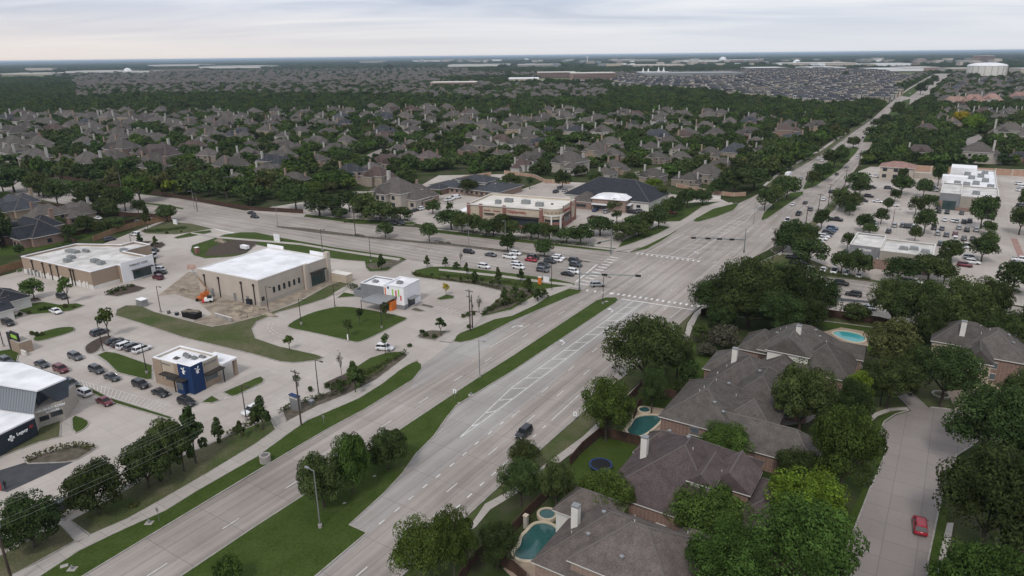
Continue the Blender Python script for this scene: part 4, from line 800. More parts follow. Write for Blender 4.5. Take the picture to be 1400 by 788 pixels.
def car(kind, col, x, y, ang, near=None):
    D, (a, Wd, hood, bel, wx) = CARS[kind]; loc = W(x, y, 0); loc = W(x, y + 0, .7); loc.z = .03
    near = y > 400 if near is None else near
    e_ = empty('parked_car' if kind != 'van' else 'cargo_van', loc, rz=R(ang))
    def part(nm, me, pl=(0, 0, 0), parent=None, m_=None):
        o = bpy.data.objects.new(nm, me); C.objects.link(o); o.parent = parent or e_; o.location = pl
        if m_: o.material_slots[0].link = 'OBJECT'; o.material_slots[0].material = m_
        return o
    p_ = PAINT[col]
    part('body', D['body'], m_=p_); part('windows', D['cabin']); part('roof', D['roof'], m_=PAINT['black'] if kind == 'jeep' else p_)
    for sx in (-1, 1):
        for sy in (-1, 1):
            w_ = part('wheel', D['wheel'], (sx * wx, sy * (Wd / 2 - .11), .34))
            if near: part('rim', D['rim'], parent=w_)
    if near:
        for s in (-1, 1):
            part('headlight', D['hl'], (a - .06, s * (Wd / 2 - .32), hood * .66)); part('tail_light', D['tl'], (-a + .05, s * (Wd / 2 - .2), bel * .72))
    if kind == 'jeep':
        s_ = MB(); s_.tube([(-a - .05, 0, .95), (-a - .28, 0, .95)], .36, 12); part('spare_wheel', s_.mesh('spare_wheel', M['tyre']))
    reg(e_, 'van' if kind == 'van' else ('pickup' if kind == 'pickup' else 'car'), f'{col} {KN[kind]}', (x, y), 'cars and trucks')
    return e_
A1, A2 = GA, GA - 90     # along the long road / along the cross street
CL = '''suv black 11 441 A2;sedan white 76 425 A2;suv black 85 405 A2;suv dark_grey 136 454 A1;sedan black 156 466 A1;sedan black 164 469 A1;suv white 172 472 A1;suv grey 182 474 A1;suv white 194 477 A1
suv grey 103 487 A2;sedan dark_grey 57 497 A2;suv dark_red 83 504 A2;suv dark_grey 132 505 A2;sedan dark_grey 153 515 A2;suv black 192 525 A2;sedan black 219 536 A2;suv black 255 549 A2;suv white 114 536 A2+180;sedan dark_red 143 548 A2
suv white 345 560 A1+180;suv white 526 475 A2+20;suv dark_grey 86 690 A1;sedan white -4 741 A1;suv grey 8 493 A2;suv dark_grey 96 524 A2
suv white 185 320 A2+190;suv dark_grey 150 327 A1;sedan black 209 342 A2+200;van white 204 350 A2+200;sedan black 206 363 A2+200;suv white 216 368 A2+200;sedan black 219 372 A2+200;suv dark_red 216 379 A2+180;sedan white 134 298 A2;sedan grey 187 303 A2
suv black 641 344 A2;sedan grey 671 348 A2;pickup white 697 351 A2;suv white 662 364 A2;suv black 729 352 A2;sedan red 726 355 A2;suv dark_grey 752 357 A2;suv white 761 355 A2;suv black 786 356 A2;suv dark_grey 787 362 A2;suv white 705 346 A2;suv white 707 361 A2;suv white 709 365 A2;suv dark_grey 744 363 A2;suv grey 742 369 A2;suv white 784 371 A2;sedan black 776 374 A2;suv white 764 352 A2
suv silver 817 389 A2+40;jeep black 716 592 A1+180;suv red 1258 718 A1+6;sedan black 344 291 A2;sedan black 348 296 A2
suv black 1150 387 A2;suv black 1167 402 A2+180;sedan silver 1187 420 A2+180;pickup white 1128 394 A2
pickup white 1077 301 A1;pickup black 1092 292 A1;sedan white 1084 279 A1;sedan dark_grey 1101 277 A1;sedan silver 1095 244 A1;sedan black 1144 238 A1;suv black 1115 225 A1;suv white 1118 217 A1;sedan white 1124 219 A1;suv dark_grey 1132 208 A1;sedan white 1150 197 A1;suv silver 1225 140 A1;suv dark_grey 1253 139 A1;sedan red 1251 138 A1;sedan white 1226 136 A1;suv red 1284 111 A1;suv red 1281 114 A1;sedan grey 1190 160 A1;sedan white 1262 126 A1;sedan black 1262 129 A1
sedan black 555 291 A1;sedan blue 561 289 A1;sedan black 568 287 A1;suv white 577 285 A1;suv black 537 305 A2;suv dark_grey 548 305 A2;van white 624 270 A1-10;pickup white 614 273 A1-10;suv grey 554 255 A2
sedan dark_red 812 297 A2;sedan blue 814 287 A1;suv silver 829 289 A1;pickup black 865 290 A2;suv dark_grey 875 289 A2+20;suv black 886 281 A2;pickup white 909 275 A2;sedan red 917 290 A2;suv dark_grey 760 262 A1;suv grey 766 257 A1;suv silver 772 260 A1;suv black 880 278 A2
pickup white 1196 241 A2;sedan black 1210 235 A2;suv black 1192 256 A2;suv black 1180 274 A2;suv grey 1225 248 A2;suv blue 1243 246 A2;suv black 1243 249 A2;suv dark_grey 1215 257 A2;suv blue 1276 257 A2;suv silver 1277 260 A2;sedan white 1222 280 A2;pickup black 1143 300 A2
suv blue 1138 312 A2;sedan blue 1135 315 A2;suv black 1132 318 A2;sedan grey 1129 321 A2;suv white 1126 323 A2;suv white 1123 326 A2;suv white 1119 330 A2;sedan white 1115 334 A2;pickup black 1086 352 A2;pickup black 1091 360 A2
sedan white 1126 368 A1;pickup white 1141 370 A1;suv silver 1157 373 A1;suv white 1175 376 A1;suv dark_grey 1215 316 A1;suv silver 1223 308 A1;suv grey 1234 308 A1;suv grey 1245 309 A1;pickup dark_grey 1277 311 A1;suv silver 1282 319 A1;suv grey 1294 321 A1;suv dark_red 1306 320 A1;suv white 1306 326 A1;suv silver 1311 311 A1;suv black 1322 314 A1;suv silver 1335 314 A1;suv dark_grey 1326 302 A1
sedan white 1292 300 A1;sedan white 1303 301 A1;sedan dark_grey 1284 289 A1;suv dark_grey 1295 290 A1;suv grey 1315 291 A1;suv dark_grey 1286 333 A1;suv silver 1296 333 A1;pickup white 1322 336 A1;sedan white 1274 348 A1;pickup white 1260 353 A2;suv silver 1327 352 A2;suv white 1330 358 A2;suv dark_red 1319 362 A2;suv silver 1312 341 A1;suv black 1282 271 A1;suv dark_grey 1271 269 A1
suv grey 1236 384 A2;suv white 1251 385 A2;pickup white 1396 355 A2;suv silver 1397 362 A2;suv silver 1396 369 A2;suv grey 1394 375 A2;suv white 1394 251 A2;suv white 1396 260 A2;suv white 1398 255 A2;suv dark_grey 1221 247 A1;suv black 1283 284 A1;suv black 1350 297 A2;suv green 1156 345 A1;suv silver 1197 307 A1;suv grey 1240 255 A2;sedan white 1205 168 A1;suv black 1212 160 A1;sedan silver 1236 137 A1;suv white 1244 128 A1;sedan black 1180 188 A1;suv grey 1218 148 A1;sedan white 1270 118 A1;suv black 1276 115 A1;sedan red 1272 122 A1;suv white 1288 108 A1;sedan grey 1161 189 A1;suv white 1172 215 A1;sedan silver 1158 228 A1;suv black 1136 262 A1;sedan white 1126 272 A1;suv grey 1108 286 A1;suv black 1240 309 A1;suv white 1250 310 A1;sedan grey 1288 312 A1;suv dark_grey 1318 303 A1;sedan silver 1308 302 A1;suv white 1300 334 A1;sedan black 1312 335 A1;suv silver 1276 300 A1;suv black 1330 327 A1;suv grey 1318 326 A1;sedan white 1200 275 A2;suv black 1188 268 A2;suv dark_grey 1397 281 A2;suv silver 1399 272 A2'''
for ln in CL.split('\n'):
    for t in ln.split(';'):
        k, c, x, y, a_ = t.split(); car(k, c.replace('_', ' '), float(x), float(y), eval(a_))
# ------------------------------------------------------------------ houses
def hip(mb, x0, y0, x1, y1, ze, zr, kind='h', oh=.45, T_=None):
    "roof slab with fascia; ridge runs along the longer side (h hip, g gable, xg/yg forces the gable axis)"
    x0 -= oh; y0 -= oh; x1 += oh; y1 += oh; w, d = x1 - x0, y1 - y0; fz = .2
    alongx = w >= d
    if kind == 'xg': alongx = True
    if kind == 'yg': alongx = False
    g = 'g' in kind; cx, cy = (x0 + x1) / 2, (y0 + y1) / 2; ins = 0 if g else (min(w, d) / 2) * .96
    if alongx: a, b = (x0 + ins, cy), (x1 - ins, cy)
    else: a, b = (cx, y0 + ins), (cx, y1 - ins)
    vs = [(x0, y0, ze - fz), (x1, y0, ze - fz), (x1, y1, ze - fz), (x0, y1, ze - fz), (x0, y0, ze), (x1, y0, ze), (x1, y1, ze), (x0, y1, ze), (a[0], a[1], zr), (b[0], b[1], zr)]
    if T_: vs = [T_(v) for v in vs]
    if alongx: top = [(4, 5, 9, 8), (6, 7, 8, 9), (7, 4, 8), (5, 6, 9)]
    else: top = [(4, 5, 8), (5, 6, 9, 8), (6, 7, 9), (7, 4, 8, 9)]
    for i_, j_ in (((4, 8), (7, 8), (5, 9), (6, 9), (8, 9)) if alongx else ((4, 8), (5, 8), (6, 9), (7, 9), (8, 9))):
        if g and (i_, j_) != (8, 9): continue
        p_, q_ = Vector(vs[i_]), Vector(vs[j_])
        if (p_ - q_).length > .3: mb.tube([p_ + Vector((0, 0, .02)), q_ + Vector((0, 0, .02))], .13, 4, mi=2, cap=False)
    o = len(mb.v); mb.v += vs
    for f in top: mb.f.append(tuple(i + o for i in f)); mb.mi.append(0)
    for i in range(4): mb.f.append((i + o, (i + 1) % 4 + o, 4 + (i + 1) % 4 + o, 4 + i + o)); mb.mi.append(1)
    mb.f.append((3 + o, 2 + o, 1 + o, o)); mb.mi.append(1)
def hp(*b): return b
DES = [   # x0,y0,x1,y1,eave,ridge,kind
    ([(-9, -6, 7, 6, 5.6, 9.8, 'h'), (2, -10, 10, 0, 3.2, 6.4, 'h'), (-7, -9, -1, -2, 5.0, 8.2, 'g'), (-12, 0, -3, 7, 3.2, 6.8, 'h')], [(-9.3, 2, 11.2), (5, 3, 9)]),
    ([(-10, -7, 8, 7, 3.4, 9.4, 'h'), (-3, -9, 4, 0, 5.2, 8.6, 'h'), (4, -11, 11, -2, 3.2, 6.2, 'h')], [(-5, 4, 10.6)]),
    ([(-7, -7, 8, 6, 5.8, 10.4, 'h'), (-12, -4, -4, 5, 3.3, 7.0, 'h'), (5, -3, 12, 6, 3.3, 6.8, 'h'), (-3, -9.5, 2.5, -3, 5.6, 8.8, 'g')], [(-6.5, 3, 11.8)]),
    ([(-11, -6, 11, 5, 3.4, 8.4, 'h'), (-9, -10, -2, 0, 3.3, 7.0, 'h'), (3, -9.5, 9, 0, 3.3, 7.0, 'g'), (-4, -2, 6, 7.5, 5.2, 9.2, 'h')], [(2, 6, 10.6)]),
    ([(-8, -8, 6, 7, 5.7, 10.6, 'h'), (3, -6, 12, 3, 5.0, 8.6, 'h'), (-11, -2, -5, 7, 3.2, 6.4, 'h')], [(6, 3.3, 11.0), (-8.3, 1, 11)]),
    ([(-10, -5, 10, 7, 3.3, 9.0, 'h'), (-11, -10, -3, 0, 3.3, 7.2, 'h'), (5, -8, 11, 0, 3.2, 6.6, 'h'), (-1.5, -7, 3, 1, 4.8, 7.8, 'g')], [(-7, 5, 9.9)]),
]
def house_parts(blocks, chims):
    walls, roof, chs, wins = MB(), MB(), [], []
    for (x0, y0, x1, y1, ze, zr, k) in blocks:
        walls.box(((x0 + x1) / 2, (y0 + y1) / 2, ze / 2 - .05), (x1 - x0, y1 - y0, ze - .1))
        if 'g' in k:
            ax_ = (x1 - x0 >= y1 - y0) if k == 'g' else k == 'xg'; s_ = (zr - ze) / (((y1 - y0) if ax_ else (x1 - x0)) / 2 + .45)
            h_ = ((y1 - y0) if ax_ else (x1 - x0)) / 2 * s_
            if ax_: 
                for x in (x0 + .01, x1 - .01): walls.add([(x, y0, ze - .12), (x, y1, ze - .12), (x, (y0 + y1) / 2, ze + h_ - .1)], [(0, 1, 2)])
            else:
                for y in (y0 + .01, y1 - .01): walls.add([(x0, y, ze - .12), (x1, y, ze - .12), ((x0 + x1) / 2, y, ze + h_ - .1)], [(0, 1, 2)])
        hip(roof, x0, y0, x1, y1, ze, zr, k)
        for fl in ([1.4] if ze < 5.2 else [1.5, 4.1]):
            for fx in (.25, .75):
                wins += [((x0 + (x1 - x0) * fx, y0 - .03, fl), (1.5, .1, 1.4)), ((x0 + (x1 - x0) * fx, y1 + .03, fl), (1.3, .1, 1.4))]
            wins += [((x0 - .03, (y0 + y1) / 2, fl), (.1, 1.5, 1.4)), ((x1 + .03, (y0 + y1) / 2, fl), (.1, 1.5, 1.4))]
    for (x, y, z) in chims: c = MB(); c.box((x, y, z / 2), (1.0, 1.3, z)); c.box((x, y, z + .06), (1.2, 1.5, .14)); chs.append(c)
    # keep only windows on the outside of every other block
    keep = []
    for c, s in wins:
        if not any(b[0] + .1 < c[0] < b[2] - .1 and b[1] + .1 < c[1] < b[3] - .1 for b in blocks): keep.append((c, s))
    return walls, roof, chs, keep
HM = []
for bl, ch in DES:
    w_, r_, c_, wn = house_parts(bl, ch); fixn
    ws = []
    for (c, s) in wn:
        q = MB(); q.box(c, s); ws.append(q.mesh('window', M['glass']))
    me = (w_.mesh('wall', M['house_cream']), r_.mesh('roof', [M['shingle'], M['trim'], M['ridge']]), [x.mesh('chimney', M['house_white']) for x in c_], ws)
    fixn(me[0]); fixn(me[1]); HM.append(me)
M['shingle_tan'] = roofmat('shingle_warm_grey', (.135, .115, .105))
RLOOK = {'shingle': 'grey-brown', 'shingle_brown': 'reddish brown', 'shingle_slate': 'slate blue', 'shingle_dark': 'dark blue', 'shingle_purple': 'mauve', 'tile_salmon': 'salmon'}
HOUSES = []
def house(d, loc, rz, roofm='shingle', wallm='stucco', detail=2, sc=1.0):
    wl, rf, chs, ws = HM[d]; e_ = empty('brick_house' if 'brick' in wallm else 'house', loc, rz=rz)
    def part(nm, me, mm=None):
        o = bpy.data.objects.new(nm, me); C.objects.link(o); o.parent = e_; o.scale = (sc * 1.12, sc * 1.12, sc * 1.2)
        if mm: o.material_slots[0].link = 'OBJECT'; o.material_slots[0].material = M[mm]
        return o
    part('wall', wl, wallm); part('roof', rf, roofm)
    for c in chs: part('chimney', c, wallm if 'brick' in wallm else None)
    if detail > 1:
        for w in ws[:8 if detail == 2 else 99]: part('window', w)
    px = PX(loc); wn_ = {'house_cream': 'cream', 'house_white': 'white', 'stucco': 'cream', 'stucco_white': 'white', 'brick': 'red brick', 'brick_rose': 'rose brick', 'brick_tan': 'tan brick', 'stone': 'pale stone'}[wallm]
    reg(e_, 'house', f'{wn_} house with {RLOOK[roofm]} roof', px, 'houses of the estates')
    HOUSES.append((loc.x, loc.y, 13 * sc)); return e_
def TILE(x0, y0, s, rows):
    for q in rows.split():
        v = q.split(','); X, Y, Wd = float(v[0]), float(v[1]), float(v[2]); rm = {'b': 'shingle_slate', 'r': 'shingle_brown', 'p': 'shingle_purple'}.get(v[3] if len(v) > 3 else '', 'shingle')
        x, y = x0 + X / s, y0 + Y / s; loc = W(x, y, 5.0); loc.z = 0; d = math.hypot(loc.x, loc.y, HC); wm = Wd / s * d / F
        HLIST.append((loc, max(.62, min(1.15, wm / 27)), rm))
HLIST = []
TILE(0, 60, 4, '115,398,110,p 30,412,90,b 400,405,110 500,405,110 600,410,120 700,410,110 790,415,130 870,420,100 940,430,110 1035,430,100 1140,430,100 1250,385,90 1245,430,130 1355,435,100 65,480,130 155,430,130 265,440,150 410,450,120 500,465,110 590,460,100 660,465,100 755,475,80 160,510,120 85,555,160 70,600,150 220,560,160 470,540,120 655,520,130 670,585,190 845,510,120 870,600,220,p 850,680,190 1060,560,150,r 1165,500,130 1145,605,140 1280,545,150 1320,490,140,b 1250,650,180 1310,745,180 210,640,190 370,645,140 500,660,200 1240,465,80 1370,545,90')
TILE(350, 60, 4, '25,390,70 95,440,100 120,400,100 235,400,100 355,395,90 465,400,110,b 60,480,130 150,505,110 240,475,110 300,455,90 370,435,110 400,475,110 140,545,140 215,560,120 330,535,150 430,570,150 500,525,130 500,485,100 625,490,90 635,430,80 705,400,120,b 820,400,110 935,395,110 1060,400,100 1165,405,110 1290,415,80 1390,400,80 1060,450,130 1010,470,110 980,510,130 920,530,130 780,565,120 850,540,100 950,615,150,p 1220,500,150 1300,460,120 1240,555,160 1160,575,130 1330,550,130 1340,590,120 90,640,190,b 340,625,130 720,630,170,r 640,680,160 520,695,200,b 220,745,200 760,430,60 1385,640,70 840,600,70')
TILE(700, 60, 4, '10,400,60 75,415,110 180,405,90 320,430,80 400,425,110 535,425,90 200,470,110,b 345,480,140,b 490,485,150 570,440,90 665,435,80,b 735,450,100 810,435,80,b 875,450,80 950,435,90 1060,440,90 1190,425,100 1300,415,100,b 1370,410,80 795,495,150,b 965,490,130 1120,490,140 1300,490,150 150,525,70,b 390,545,90 120,580,110 310,575,80 50,650,120,r 545,550,170 545,600,150 750,570,150 790,610,100 930,610,140 920,570,110 1090,590,140 1150,640,130 330,655,240 555,665,160 780,715,180 1080,705,210 960,730,120 510,700,120 1380,570,50 1340,525,80')
TILE(1050, 60, 4, '30,405,80 225,400,100 150,505,130,b 20,565,90 870,480,150,p 830,585,150,p 1060,235,100,b 1030,255,120,b 1150,605,190 1330,490,190 1385,605,60,b 1300,440,80 1080,415,60 960,405,100 1190,215,90,b 1330,215,90,b 1250,245,90 1375,255,70')
hr = random.Random(5)
_w = ['house_cream', 'house_cream', 'brick_rose', 'brick_tan', 'house_white', 'stone', 'brick']
PLACED = []
for i, (loc, sc, rm) in enumerate(sorted(HLIST, key=lambda q: q[0].y)):
    if any((loc - q).length < 15 for q in PLACED): continue
    PLACED.append(loc)
    rz = R(GA - 90) + hr.choice((0, 1, 2, 3)) * math.pi / 2 + R(hr.uniform(-6, 6))
    if hr.random() < .8: rz = R(GA - 90) + hr.choice((0, 0, 2)) * math.pi / 2 + R(hr.uniform(-14, 14))
    house(hr.randrange(6), loc, rz, rm, hr.choice(_w), 2 if loc.y < 620 else 1, sc)
for x, y, d, rm, wm, rot, sc in ((543, 272, 2, 'shingle', 'stone', 0, 1.1), (574, 268, 1, 'shingle', 'brick_rose', 0, .8), (25, 284, 3, 'shingle_slate', 'brick_tan', 0, .9), (67, 297, 1, 'shingle', 'brick', 1, .8), (106, 289, 3, 'shingle', 'house_cream', 0, .7), (49, 319, 3, 'shingle_dark', 'brick', 0, .95), (-20, 312, 1, 'shingle', 'brick', 1, .9), (-30, 290, 0, 'shingle', 'brick', 0, 1), (-45, 330, 2, 'shingle', 'brick_tan', 0, .9)):
    loc = W(x, y, 3); loc.z = 0; house(d, loc, R(GA - 90 + rot * 90), rm, wm, 3, sc)
for x, y, d in ((1306, 142, 3), (1330, 140, 5), (1356, 140, 0), (1396, 135, 3)):
    loc = W(x, y, 3); loc.z = 0; house(d, loc, R(GA - 90), 'tile_salmon', 'house_white', 1, 1.25)
def custom_house(name, O, blocks, chims, label, roofm='shingle', wallm='brick', gables=(), rot=0):
    "blocks in the street grid: a along the long road, b to the right of it"
    e1 = Matrix.Rotation(R(rot), 3, 'Z') @ E1; e2 = Matrix.Rotation(R(rot), 3, 'Z') @ E2
    e_ = empty('brick_house', (O[0], O[1], 0), label, 'house', 'near homes by the wide road')
    def Tf(v): q = e_.location + e1 * v[0] + e2 * v[1]; return (q.x, q.y, v[2])
    for (gx, gy, gz, gw, gd, ge, gm) in gables:      # a gable front whose apex is seen at (gx, gy)
        t = W(gx, gy, gz) - Vector((O[0], O[1], 0)); a_, b_ = t.x * e1.x + t.y * e1.y, t.x * e2.x + t.y * e2.y
        blocks = blocks + [(a_ + .4, b_ - gw / 2, a_ + gd, b_ + gw / 2, ge, gz, 'xg', gm)]
    wl, rf = MB(), MB(); wcount = 0
    for b in blocks:
        (x0, y0, x1, y1, ze, zr, k) = b[:7]; wm = b[7] if len(b) > 7 else wallm
        w_, r_, _, wn = house_parts([(x0, y0, x1, y1, ze, zr, k)], [])
        w_.v = [Tf(v) for v in w_.v]; r_.v = [Tf(v) for v in r_.v]
        w_.build('wall', wm, e_); r_.build('roof', [roofm, 'trim', 'ridge'], e_)
        for (c, s) in wn:
            if any(q is not b and q[0] + .1 < c[0] < q[2] - .1 and q[1] + .1 < c[1] < q[3] - .1 and c[2] < q[4] for q in blocks): continue
            m_ = MB(); m_.box(c, s); m_.v = [Tf(v) for v in m_.v]; wo = m_.build('window', 'glassgrey', e_)
            f_ = MB(); cx, cy, cz = c; sx, sy, sz = s
            for dz in (-1, 1): f_.box((cx, cy, cz + dz * (sz / 2 + .04)), (sx + .12 if sx > .2 else sx + .06, sy + .12 if sy > .2 else sy + .06, .1))
            f_.v = [Tf(v) for v in f_.v]; f__ = f_.mesh('window_frame', M['trim'], e_.location); fo = bpy.data.objects.new('window_frame', f__); C.objects.link(fo); fo.parent = wo
    ch2 = []
    for q in chims:
        if q[0] == 'px':
            t = W(q[1], q[2], q[3]) - Vector((O[0], O[1], 0)); t.z = 0; ch2.append((t.dot(e1), t.dot(e2), q[4], q[3]))
        else: ch2.append(q)
    for (a, b, z, h) in ch2:
        c = MB(); c.box((a, b, (z + h) / 2), (.95, 1.05, h - z)); c.v = [Tf(v) for v in c.v]; co_ = c.build('chimney', 'stucco_white', e_)
        c = MB(); c.box((a, b, h + .1), (1.05, 1.15, .2)); c.v = [Tf(v) for v in c.v]; cc = bpy.data.objects.new('chimney_cap', c.mesh('chimney_cap', M['galv'], e_.location)); C.objects.link(cc); cc.parent = co_
    # roof vents and flues standing on the slopes
    vr = random.Random(len(blocks) * 7 + int(O[0]))
    bb = blocks[0]
    def zroof(a, b):
        z = 0
        for (x0, y0, x1, y1, ze, zr, k, *_) in blocks:
            if x0 < a < x1 and y0 < b < y1:
                hw = min(x1 - x0, y1 - y0) / 2; d = min(a - x0, x1 - a, b - y0, y1 - b) if 'h' in k else (min(b - y0, y1 - b) if (x1 - x0 > y1 - y0 and k != 'yg') or k == 'xg' else min(a - x0, x1 - a))
                z = max(z, ze + (zr - ze) * min(1, (d + .45) / (hw + .45)))
        return z
    for i in range(7):
        a, b = vr.uniform(bb[0] + 2, bb[2] - 2), vr.uniform(bb[1] + 2, bb[3] - 2); z = zroof(a, b); q = MB()
        if i < 3:
            q.tube([(a, b, z - .2), (a, b, z + .3)], .16, 8); q.tube([(a, b, z + .28), (a, b, z + .5), (a, b, z + .58)], [.36, .33, .1], 10); nm, mm = 'roof_turbine', 'galv'
        else: q.tube([(a, b, z - .2), (a, b, z + .45)], .06, 6); nm, mm = 'vent_pipe', 'trim'
        q.v = [Tf(v) for v in q.v]; q.build(nm, mm, e_)
    HOUSES.append((O[0] + E1.x * 6 + E2.x * 8, O[1] + E1.y * 6 + E2.y * 8, 15))
    return e_, Tf
custom_house('H1', (2.8, 79.6), [(0, 0, 16, 19, 3.3, 9.3, 'h'), (.4, 5.3, 13, 19.5, 5.6, 9.9, 'h'), (10.5, -2.5, 16.6, 6, 4.3, 7.2, 'h', 'stucco_white'), (12, 15, 17, 21, 3.3, 6.0, 'h')], [('px', 787.5, 692, 9.0, 3)], 'nearest house, warm grey roof and white chimney beside the free-form pool', 'shingle_tan', 'brick_rose')
custom_house('H2', (19.3, 90.6), [(0, -6, 21, 13, 4.6, 11.2, 'h'), (2, 11, 18, 24, 3.4, 7.6, 'h'), (14, -6.5, 21, 2, 4.2, 7.6, 'h')], [('px', 882, 598, 10.4, 3)], 'large mauve-roofed brick house behind the round trampoline', 'shingle_purple', 'brick', [(997, 647, 9.8, 6.0, 7, 7.0, 'brick'), (958, 650, 10.2, 3.4, 7, 8.6, 'stucco_white')])
custom_house('H3', (27.8, 116.3), [(0, 0, 17, 13, 5.4, 10.2, 'h'), (0, 6, 8, 27, 3.5, 7.4, 'h'), (5, 10, 14, 19, 5.2, 8.6, 'h')], [], 'grey-roofed brick house behind the pool with round spa', 'shingle', 'brick', [(1032, 568, 6.8, 4, 6, 4.6, 'brick')])
custom_house('H4', (39, 131.5), [(0, 0, 16, 16, 3.5, 9.4, 'h'), (-5, 8, 8, 17, 5.7, 9.6, 'h'), (10, -2, 20, 8, 3.5, 7.2, 'h'), (2, 14, 9, 21, 4.6, 7.8, 'h')], [('px', 1005.4, 477, 10.0, 4)], 'low grey-roofed house with white chimney between lawn and tall trees', 'shingle', 'brick')
custom_house('H5', (56.1, 154.3), [(-4, 4, 9, 20, 4.6, 10.0, 'h'), (-4, -.5, 6, 8, 3.8, 7.4, 'h'), (-9, 12, 4, 24, 3.5, 8.6, 'h'), (-13, 6, -3, 15, 3.3, 6.2, 'h'), (3, 19, 8, 25, 4.0, 6.4, 'yg')], [('px', 1092.7, 446, 11.3, 4)], 'grey-roofed house with white gable in front of the turquoise pool', 'shingle', 'brick', [(1079, 462, 10.4, 8.6, 10, 6.6, 'stucco_white')])
custom_house('H6', (101.6, 142.1), [(0, -1, 14, 11, 5.9, 10.2, 'h'), (4.5, -7, 15, 6, 5.9, 10.0, 'h', 'stucco'), (-1, 10, 9, 18, 3.5, 7.2, 'h')], [('px', 1319, 440, 10.9, 7)], 'two-storey house with cream arched entry gable and white chimney', 'shingle', 'brick', [(1341, 480, 8.6, 5.0, 7, 5.8, 'stucco')])
custom_house('H7', (118, 108), [(0, 0, 14, 14, 5.6, 10, 'h')], [(10, 1, 2, 10.8)], 'brick house cut off at the right frame edge behind trees', 'shingle', 'brick') if False else None
# ------------------------------------------------------------------ commercial buildings
def frame(pA, pB, h):
    "two roof corners seen in the photo, at height h, give a base point and a facade direction"
    a, b = W(*pA, h), W(*pB, h); d = (b - a); L_ = d.length; d.normalize(); d.z = 0
    return Vector((a.x, a.y, 0)), d, Vector((-d.y, d.x, 0)), L_      # origin, along facade, into the building, length
class Bld:
    def __init__(s, name, O, u, v, label, cat='building'):
        s.e = empty(name, O, label, cat); s.O, s.u, s.v = O, u, v; HOUSES.append((O.x + (u.x + v.x) * 12, O.y + (u.y + v.y) * 12, 20)); s.poly = None
    def T(s, p): q = s.O + s.u * p[0] + s.v * p[1]; return (q.x, q.y, p[2] if len(p) > 2 else 0)
    def put(s, mb, name, m_, label=None, parent=None):
        mb.v = [s.T(v) for v in mb.v]
        if parent is None: return mb.build(name, m_, s.e, label)
        o = mb.build(name, m_, s.e, label); o.parent = parent; return o
    def box(s, name, m_, x0, y0, z0, x1, y1, z1, label=None):
        mb = MB(); mb.box(((x0 + x1) / 2, (y0 + y1) / 2, (z0 + z1) / 2), (x1 - x0, y1 - y0, z1 - z0)); return s.put(mb, name, m_, label)
    def shell(s, poly, h, wall, roof, par=.7, t=.3, cap='parapet', drop=None):
        "walls with real parapet thickness, cap flashing and a sunk roof deck"
        p = [Vector((x, y, 0)) for x, y in poly]
        if area(p) < 0: p = p[::-1]
        q = inset(p, t); n = len(p); mb = MB(); vs = [(a.x, a.y, -.1) for a in p] + [(a.x, a.y, h) for a in p] + [(a.x, a.y, h) for a in q] + [(a.x, a.y, h - par) for a in q]
        fs = []
        for k in range(3): fs += [(k * n + i, k * n + (i + 1) % n, (k + 1) * n + (i + 1) % n, (k + 1) * n + i) for i in range(n)]
        mb.add(vs, fs); s.put(mb, 'wall', wall)
        mb = MB(); q2 = inset(p, t - .05); mb.add([(a.x, a.y, h - par + .02) for a in q2], [tuple(range(n))]); mb.add([(a.x, a.y, h - par - .2) for a in q2], [tuple(range(n))]); s.put(mb, 'roof', roof)
        o = inset(p, -.06); q3 = inset(p, t + .04); mb = MB()
        vs = [(a.x, a.y, h - .18) for a in o] + [(a.x, a.y, h + .05) for a in o] + [(a.x, a.y, h + .05) for a in q3] + [(a.x, a.y, h - .18) for a in q3]; fs = []
        for k in range(4): fs += [(k * n + i, k * n + (i + 1) % n, ((k + 1) % 4) * n + (i + 1) % n, ((k + 1) % 4) * n + i) for i in range(n)]
        mb.add(vs, fs); s.put(mb, 'parapet_cap', cap)
    def hvac(s, x, y, z, sx=2.2, sy=1.6, sz=1.3, name='air_conditioner', m_='hvac'):
        mb = MB(); mb.box((x, y, z + sz / 2), (sx, sy, sz)); mb.box((x - sx * .2, y, z + sz + .08), (sx * .4, sy * .7, .16)); mb.box((x + sx * .2, y, z + sz + .05), (sx * .35, sy * .6, .1)); mb.box((x, y, z + .05), (sx + .3, sy + .3, .1)); return s.put(mb, name, m_)
    def text(s, body, size, x, z, y=-.12, side='f', m_='red_sign', bold=.02, name='sign_lettering'):
        cu = bpy.data.curves.new(name, 'FONT'); cu.body = body; cu.size = size; cu.extrude = .05; cu.offset = bold; cu.align_x = 'CENTER'; cu.align_y = 'CENTER'; cu.materials.append(M[m_])
        to = bpy.data.objects.new(name, cu); C.objects.link(to); me = bpy.data.meshes.new_from_object(to.evaluated_get(bpy.context.evaluated_depsgraph_get())); bpy.data.objects.remove(to); o = bpy.data.objects.new(name, me); C.objects.link(o); o.parent = s.e
        if side == 'f': xa, nrm, p = s.u, -s.v, s.T((x, y, z))          # on the facade along u
        elif side == 'r': xa, nrm, p = s.v, s.u, s.T((y, x, z))           # on the end wall, y gives the distance along u
        zz = Vector((0, 0, 1)); M3 = Matrix((xa, zz, xa.cross(zz))).transposed(); o.matrix_local = Matrix.Translation(Vector(p) - s.e.location) @ M3.to_4x4(); return o
